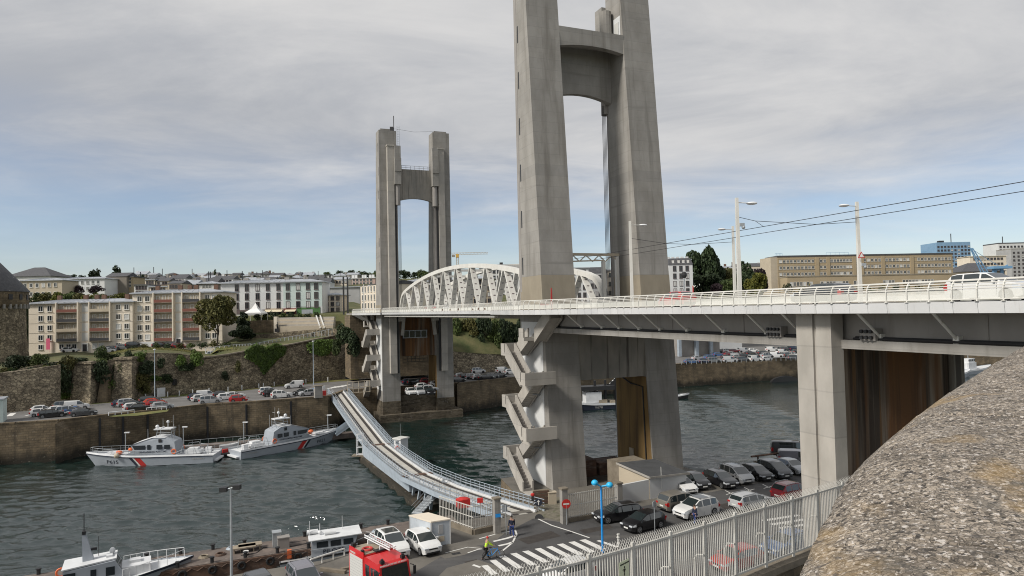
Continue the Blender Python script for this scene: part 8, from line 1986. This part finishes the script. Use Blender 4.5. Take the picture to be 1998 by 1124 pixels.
# ---- the town on the hill
rt2 = random.Random(11)
walls_ = ['cream', 'white_render', 'grey_render', 'beige_render', 'white_render', 'stone_house', 'cream']
names_ = {'cream': 'cream', 'white_render': 'white', 'grey_render': 'grey', 'beige_render': 'beige', 'stone_house': 'stone', 'pink_render': 'pink'}
def town_row(row, Y, x, xe, yb, hpx, wpx):
 k = 0
 while x < xe:
  w_ = rt2.uniform(*wpx); wl_m = rt2.choice(walls_); rf = rt2.choice(['gable', 'gable', 'hip', 'flat']); rm = rt2.choice(['slate', 'zinc', 'zinc', 'slate'])
  h_ = rt2.uniform(*hpx); y = yb(x); Yh = Y + rt2.uniform(-10, 10)
  nx = max(1, int(w_ / 6)); nz = 2 if h_ > 11 else 1
  b_ = simple('town_house', '%s house with %s %s roof, %s from left in the %s hill row' % (names_[wl_m], {'slate': 'dark', 'zinc': 'pale'}[rm], {'gable': 'pitched', 'hip': 'hipped', 'flat': 'flat'}[rf], ORD[k], row), x, x + w_ - .6, y, y - h_, Yh, 9, wl_m, rf, rt2.uniform(1.4, 2.6), rm, nx, nz, 1.1, 1.4, 'white_clean' if wl_m in ('stone_house', 'grey_render') else 'frame_dark', .08, .05, group='houses on the hill')
  if rf != 'flat' and rt2.random() < .8: b_.chimney(b_.L * rt2.choice([.1, .5, .9]), 4.5, 1.4, 2.2, b_.H + .6, rt2.choice(['brick', 'concrete', 'white_render']))
  if rt2.random() < .25: b_.chimney(b_.L * .35, 4.5, .14, 5, b_.H + .6, 'dark_steel')
  x += w_ + rt2.uniform(0, 3); k += 1
town_row('lowest', 290, 262, 432, lambda x: 578, (16, 26), (20, 38))
town_row('second', 345, 255, 640, lambda x: 566 - abs(x - 400) * .004, (13, 22), (18, 34))
town_row('third', 410, 262, 680, lambda x: 556, (9, 15), (14, 28))
town_row('highest', 480, 250, 700, lambda x: 548, (8, 13), (12, 26))
town_row('back', 430, 1410, 1520, lambda x: 548, (20, 38), (20, 34))
town_row('far right', 620, 1520, 1830, lambda x: 520, (8, 14), (14, 28))
# ================================================================ trees and plants
def leaf_cloud(seed, blobs, n_, size, flat=.0):
 "leaf-sized faces through several lobes; each lobe (centre, radii)"
 rg = random.Random(seed); m = MB(); vol = [r_[0] * r_[1] * r_[2] for _, r_ in blobs]; tot = sum(vol)
 verts, faces = [], []
 for (c_, r_), v in zip(blobs, vol):
  for _ in range(max(6, int(n_ * v / tot))):
   while True:
    d_ = Vector((rg.uniform(-1, 1), rg.uniform(-1, 1), rg.uniform(-1, 1)))
    if .08 < d_.length < 1: break
   rr = d_.length ** .35; d_ = d_.normalized() * rr
   p = Vector((c_[0] + d_.x * r_[0], c_[1] + d_.y * r_[1], c_[2] + d_.z * r_[2]))
   s_ = size * 1.65 * rg.uniform(.6, 1.4)
   a = Vector((rg.gauss(0, 1), rg.gauss(0, 1), rg.gauss(0, .7))).normalized(); b_ = a.cross(Vector((rg.gauss(0, 1), rg.gauss(0, 1), rg.gauss(0, 1)))).normalized()
   i = len(verts); verts += [p - a * s_ * .6, p + b_ * s_ * .45, p + a * s_ * .7, p - b_ * s_ * .45]; faces.append((i, i + 1, i + 2, i + 3))
 me = bpy.data.meshes.new('crown'); me.from_pydata(verts, [], faces); me.update()
 return me
def lobes(seed, n_, shape):
 rg = random.Random(seed); out = []
 for k in range(n_):
  if shape == 'round': th = rg.uniform(0, 6.28); r_ = rg.uniform(.15, .62); z = rg.uniform(.2, .85); f = 1 - abs(z - .5) * .8; out.append(((r_ * math.cos(th) * f, r_ * math.sin(th) * f, z), (rg.uniform(.2, .36),) * 2 + (rg.uniform(.13, .24),)))
  if shape == 'tall': z = k / n_; f = math.sin(math.pi * min(1, z * .85 + .18)); th = rg.uniform(0, 6.28); out.append(((.12 * math.cos(th), .12 * math.sin(th), .06 + z * .9), (.2 * f + .06, .2 * f + .06, .12)))
  if shape == 'cone': z = k / n_; f = 1 - z; th = rg.uniform(0, 6.28); out.append(((.3 * f * math.cos(th), .3 * f * math.sin(th), .08 + z * .88), (.28 * f + .08, .28 * f + .08, .11)))
  if shape == 'bush': th = rg.uniform(0, 6.28); r_ = rg.uniform(0, .6); out.append(((r_ * math.cos(th), r_ * math.sin(th) * .7, rg.uniform(.1, .7)), (rg.uniform(.25, .45), rg.uniform(.25, .4), rg.uniform(.2, .35))))
 return out
CROWN = {}
def crown(shape, var, mat, n_=1500, size=.05):
 k = (shape, var, mat, n_)
 if k not in CROWN:
  me = leaf_cloud(var * 7 + 1, lobes(var * 13 + 3, 14 if shape == 'round' else 10, shape), n_, size); me.materials.append(MT[mat]); CROWN[k] = me
 return CROWN[k]
def tree(name, label, px, yb, yt, wpx, Y, shape, mat, n_=1500, group=None, trunk=.25, size=None, var=None, z0=None):
 b_ = D(px, yb, Y); H = D(px, yt, Y).z - b_.z; W_ = wpx / F * Y
 t = thing(name, label, 'tree' if trunk else 'shrub', b_, 0, group)
 var = var if var is not None else int(px) % 4
 cb = H * trunk
 o = put('crown' if trunk else 'foliage', crown(shape, var, mat, n_, size or .055), t, (0, 0, cb * .75), (0, 0, (px * 1.7) % 6.28), (W_ * .60, W_ * .60, H - cb * .75) if shape == 'round' or shape == 'bush' else (W_ * 1.5, W_ * 1.5, H - cb * .75))
 if trunk:
  m = MB(); r_ = max(.1, H * .022); m.tube([(0, 0, -1.5), (.02 * H, 0, cb), (-.01 * H, .02 * H, H * .6)], [r_ * 1.4, r_, r_ * .35], 6)
  for k in range(4): a = k * 1.6 + px; m.tube([(0, 0, cb * (.8 + .2 * k)), (W_ * .22 * math.cos(a), W_ * .22 * math.sin(a), cb + H * (.2 + .08 * k))], [r_ * .55, r_ * .15], 5)
  m.build('trunk', 'bark', t, world=False)
 return t
tree('leafy_tree', 'olive brown leafy tree standing before the taller cream apartment block', 424, 673, 580, 88, 180, 'round', 'leaf_olive', 7500, size=.036, trunk=.28)
tree('conifer', 'dark green conifer between the olive tree and the white marquee tent', 475, 662, 606, 30, 190, 'cone', 'leaf_dark', 2600, size=.05, trunk=.06)
tree('poplar', 'left of the two dark poplars rising above the white apartment block', 181, 550, 525, 15, 330, 'tall', 'leaf_dark', 900, size=.06, trunk=.1)
tree('poplar', 'right of the two dark poplars rising above the white apartment block', 191, 550, 524, 12, 330, 'tall', 'leaf_dark', 900, size=.06, trunk=.1)
tree('poplar', 'tall dark tree on the hill above the grey stone house', 227, 545, 516, 14, 340, 'tall', 'leaf_dark', 900, size=.06, trunk=.1)
tree('poplar', 'slimmer dark tree beside the tall one above the grey stone house', 234, 545, 521, 8, 340, 'tall', 'leaf_dark', 600, size=.06, trunk=.1)
for i, (px, w_) in enumerate(((133, 30), (153, 24), (185, 34))): tree('plum_tree', ('left', 'middle', 'right')[i] + ' of three dark plum coloured trees before the white apartment block', px, 576, 556, w_, 270, 'round', 'leaf_plum', 1200, size=.06, trunk=.1)
for i, px in enumerate((52, 72, 92, 112, 134, 156, 178, 200, 222, 240)): tree('hedge_tree', 'bushy tree behind the cream apartments, %s from left' % ORD[i], px, 596 if px > 60 else 690, 568 + (px % 7), 38 if px > 60 else 34, 206 if px > 60 else 196, 'bush', ('leaf_yellow', 'leaf', 'leaf_olive')[i % 3] if px > 60 else 'leaf_dark', 1400, 'bushy trees behind the cream apartments', .12, .06)
rr = random.Random(3)
for i in range(17):
 px = 640 + i * 12 + rr.uniform(-3, 3); tree('ridge_tree', 'dark round tree on the ridge skyline, %s from left' % ORD[i], px, 548, 526 + rr.uniform(-4, 5) + (4 if px < 690 else 0), 24, 520 + rr.uniform(-20, 30), 'round', rr.choice(['leaf_dark', 'leaf_dark', 'leaf']), 700, 'trees along the ridge', .1, .07)
for i, (px, yt, w_) in enumerate(((120, 538, 16), (140, 536, 20), (160, 537, 16), (275, 531, 14), (500, 538, 20), (530, 541, 16), (575, 535, 26), (604, 537, 18), (632, 539, 16), (420, 526, 8))):
 tree('hill_tree', 'small dark tree among the hill houses, %s in the group' % ORD[i], px, 552, yt, w_, 440, 'round', 'leaf_dark', 600, 'trees among the hill houses', .1, .07)
for i, (px, yb, yt, w_, Y, mt) in enumerate(((1370, 584, 486, 66, 290, 'leaf_dark'), (1392, 584, 497, 56, 296, 'leaf_dark'), (1380, 586, 535, 84, 285, 'leaf_dark'), (1425, 580, 512, 46, 300, 'leaf_olive'), (1455, 580, 507, 50, 306, 'leaf_dark'), (1425, 582, 540, 40, 282, 'leaf'), (1485, 580, 520, 44, 312, 'leaf_plum'), (1481, 582, 530, 52, 272, 'leaf_yellow'), (1400, 584, 553, 30, 278, 'leaf_plum'))):
 tree('park_tree', ['huge dark evergreen tree right of the white mansard house', 'dark evergreen crown just right of the huge one', 'dense dark undergrowth tree below the huge evergreen', 'brownish tree between the dark evergreen and the lamp posts', 'dark rounded tree behind the close pair of lamp posts', 'mid green small tree left of the close pair of lamp posts', 'plum coloured tree before the left end of the ochre building', 'bright yellow green tree in front of the ochre building', 'small plum coloured tree below the huge evergreen'][i], px, yb, yt, w_, Y, 'round', mt, 4200, None, .1, .05, i)
for i in range(14):
 px = 1540 + i * 23; tree('wing_shrub', 'low green shrub before the low ochre wing, %s from left' % ORD[i], px, 572, 551 + (i * 5) % 9, 24, 325, 'bush', ('leaf_dark', 'leaf', 'leaf_olive')[i % 3], 500, 'shrubs before the ochre wing', 0, .07)
for i, (px, yb, yt, w_, mt) in enumerate(((893, 688, 618, 40, 'leaf'), (918, 690, 622, 44, 'leaf_olive'), (942, 694, 618, 46, 'leaf_dark'), (965, 698, 622, 44, 'leaf'), (930, 696, 650, 60, 'leaf_dark'), (985, 690, 620, 40, 'leaf_dark'), (900, 696, 655, 40, 'leaf_yellow'), (1008, 700, 625, 40, 'leaf_dark'), (1040, 700, 625, 50, 'leaf_dark'))):
 tree('bank_tree', ['green tree right beside the right leg of the farther tower', 'olive tree in the middle of the green bank under the lift span', 'dark green tree on the bank under the lift span', 'mid green tree at the right of the bank under the lift span', 'low dense tree at the foot of the green bank', 'dark tree near the brick pier under the lift span', 'yellow green bush low on the bank by the farther tower', 'dark tree behind the top of the zigzag stairs', 'dark tree hidden behind the nearest tower'][i], px, yb, yt, w_, 203 + i * .5, 'round', mt, 3000, None, .08, .05)
for i, (px, yb, yt, w_, mt) in enumerate(((670, 668, 632, 46, 'leaf_dark'), (690, 690, 645, 44, 'leaf_dark'), (655, 690, 655, 30, 'leaf'))):
 tree('wall_bush', ['big dark bush above the wall left of the farther tower', 'dark bush hanging over the wall beside the farther tower stairs', 'green bush at the end of the mesh fence'][i], px, yb, yt, w_, 173 - i * 2, 'bush', mt, 2600, None, 0, .05)
for i, (px, yb, yt, w_, Y, mt) in enumerate(((28, 722, 690, 60, 158, 'leaf_dark'), (72, 715, 688, 40, 160, 'leaf'), (95, 742, 706, 34, 151, 'leaf_yellow'), (125, 760, 700, 44, 153, 'leaf_dark'), (133, 720, 690, 40, 158, 'leaf_olive'), (200, 705, 672, 30, 172, 'leaf'), (200, 748, 700, 40, 157, 'leaf_dark'), (180, 752, 738, 20, 155, 'ivy'), (222, 700, 688, 30, 170, 'leaf'), (268, 762, 724, 44, 158, 'leaf_olive'), (285, 728, 700, 44, 164, 'leaf_dark'), (352, 718, 690, 30, 168, 'ivy'), (382, 712, 682, 34, 172, 'ivy'), (370, 722, 705, 40, 167, 'leaf_dark'), (465, 724, 700, 14, 174, 'leaf_olive'), (440, 742, 722, 16, 173, 'leaf_dark'), (155, 708, 695, 60, 165, 'leaf_dark'), (60, 735, 715, 30, 150, 'leaf_dark'))):
 gw_, zw_ = wall_line(px); Y = gw_.y - (.5 if D(px, yb, gw_.y).z < zw_ - 1.2 else -2.0)
 tree('wall_shrub', ['dark shrubs at the foot of the round tower', 'green shrub right of the round tower foot', 'yellow green shrub hanging over the low outer wall', 'dark ivy mass left of the first wall buttress', 'olive shrub above the first wall buttress', 'pale grass clump before the lower apartment block', 'dark climbing shrub between the two wall buttresses', 'small bright shrub low on the wall between buttresses', 'green shrub above the second wall buttress', 'big olive shrub right of the second wall buttress', 'dark shrub at the wall top right of the second buttress', 'bright ivy patch left of the white car on the wall', 'tall bright ivy beside the mesh fence end', 'dark shrub below the bright ivy by the mesh fence', 'small olive tuft on the bare wall face', 'small dark tuft low on the bare wall face', 'dark hedge along the wall top before the apartments', 'dark tuft on the low outer wall'][i], px, yb, yt, w_, Y, 'bush', mt, 1500, None, 0, .055)
rr = random.Random(12)
for i in range(26):
 px = 8 + i * 12.6 + rr.uniform(-6, 6); gw_, zw_ = wall_line(px); f = rr.choice([.25, .45, .8, .95, 1.02]); yt_ = interp(RW, px)[1]; yb_ = interp(RW, px)[0]; yc = lerp(yb_, yt_, f); h_ = rr.uniform(9, 24)
 tree('wall_shrub', '%s tuft growing on the left part of the retaining wall, %s from left' % (rr.choice(['dark', 'green', 'leafy', 'ragged']), ORD[i]), px, yc + h_ * .5, yc - h_ * .6, rr.uniform(16, 40), gw_.y - .2 + f * .9, 'bush', rr.choice(['leaf_dark', 'leaf', 'leaf_olive', 'leaf_dark', 'ivy']), 1100, 'tufts on the retaining wall', 0, .06)
for i in range(12):
 px = 560 + i * 9; tree('terrace_shrub', '%s shrub on the terrace bank above the mesh fence, %s from left' % (('plum', 'green', 'dark')[i % 3], ORD[i]), px, 664 - i * 1.4, 650 - i * 1.2 - (i * 5) % 5, 17, 197, 'bush', ('leaf_plum', 'leaf', 'leaf_dark')[i % 3], 500, 'shrubs on the terrace bank', 0, .08)
for i in range(9):
 px = 262 + i * 22; tree('front_hedge', 'low hedge bush before the cream apartments, %s from left' % ORD[i], px, 684 - i * .8, 673 - i * .9 - (i * 7) % 5, 24, 181, 'bush', ('leaf_dark', 'leaf_olive', 'leaf')[i % 3], 500, 'hedge before the cream apartments', 0, .08)
for i in range(8):
 px = 500 + i * 17; tree('square_shrub', 'shrub at the edge of the square before the shops, %s from left' % ORD[i], px, 622, 610 - (i * 5) % 6, 18, 209, 'bush', ('leaf_dark', 'leaf')[i % 2], 450, 'shrubs on the square', 0, .08)
# heart shaped ivy sheets hanging on the wall
def ivy(label, outline, mat, n_):
 rg = random.Random(len(label)); verts, faces = [], []
 xs_ = [p[0] for p in outline]; ys_ = [p[1] for p in outline]; k = 0
 def inside(x, y):
  c_ = False
  for (x0, y0), (x1, y1) in zip(outline, outline[1:] + outline[:1]):
   if (y0 > y) != (y1 > y) and x < (x1 - x0) * (y - y0) / (y1 - y0) + x0: c_ = not c_
  return c_
 while k < n_:
  x, y = rg.uniform(min(xs_), max(xs_)), rg.uniform(min(ys_), max(ys_))
  if not inside(x + rg.gauss(0, 1.2), y + rg.gauss(0, 1.2)): continue
  g_, zt = wall_line(x); p = D(x, y, g_.y - .35 + max(0, (D(x, y, g_.y).z - FZ)) * .09); bulge = rg.uniform(0, 1.1); p.y -= bulge
  s_ = rg.uniform(.16, .36); a = Vector((rg.gauss(0, 1), rg.gauss(0, .5), rg.gauss(0, 1))).normalized(); b_ = a.cross(Vector((rg.gauss(0, .4), 1, rg.gauss(0, .4)))).normalized()
  i = len(verts); verts += [p - a * s_, p + b_ * s_ * .7, p + a * s_, p - b_ * s_ * .7]; faces.append((i, i + 1, i + 2, i + 3)); k += 1
 me = bpy.data.meshes.new('ivy'); me.from_pydata(verts, [], faces); me.materials.append(MT[mat]); me.update()
 tag(put('ivy', me), label, 'ivy')
ivy('large heart shaped sheet of bright ivy hanging over the retaining wall', [(480, 684), (500, 672), (520, 678), (540, 670), (560, 678), (556, 690), (540, 702), (528, 716), (517, 730), (510, 716), (498, 706), (484, 698)], 'ivy', 5200)
ivy('smaller ivy patch on the retaining wall right of the slim lamp post', [(600, 672), (622, 664), (650, 662), (652, 676), (640, 690), (630, 694), (616, 690), (604, 684)], 'ivy', 2200)
gr = MB(); rg = random.Random(2)
for k in range(2500):
 px = rg.uniform(215, 470); Y = rg.uniform(171, 183); z = ground_z(px, Y)
 r_ = ray(px, 690); x = r_.x / r_.y * Y; h_ = rg.uniform(.15, .4); a = rg.uniform(0, 6.28); gr.face([(x, Y, z), (x + .12 * math.cos(a), Y + .12 * math.sin(a), z), (x + rg.uniform(-.1, .1), Y, z + h_)])
tag(gr.build('grass', 'grass'), kind='stuff')
lawn = [[Vector((ray(px, 690).x / ray(px, 690).y * Y, Y, ground_z(px, Y) + .05)) for Y in (170 + (px - 215) * .03, 174, 178, 183)] for px in range(215, 470, 15)]
tag(MB().loft(lawn).build('lawn', 'grass'), kind='structure')
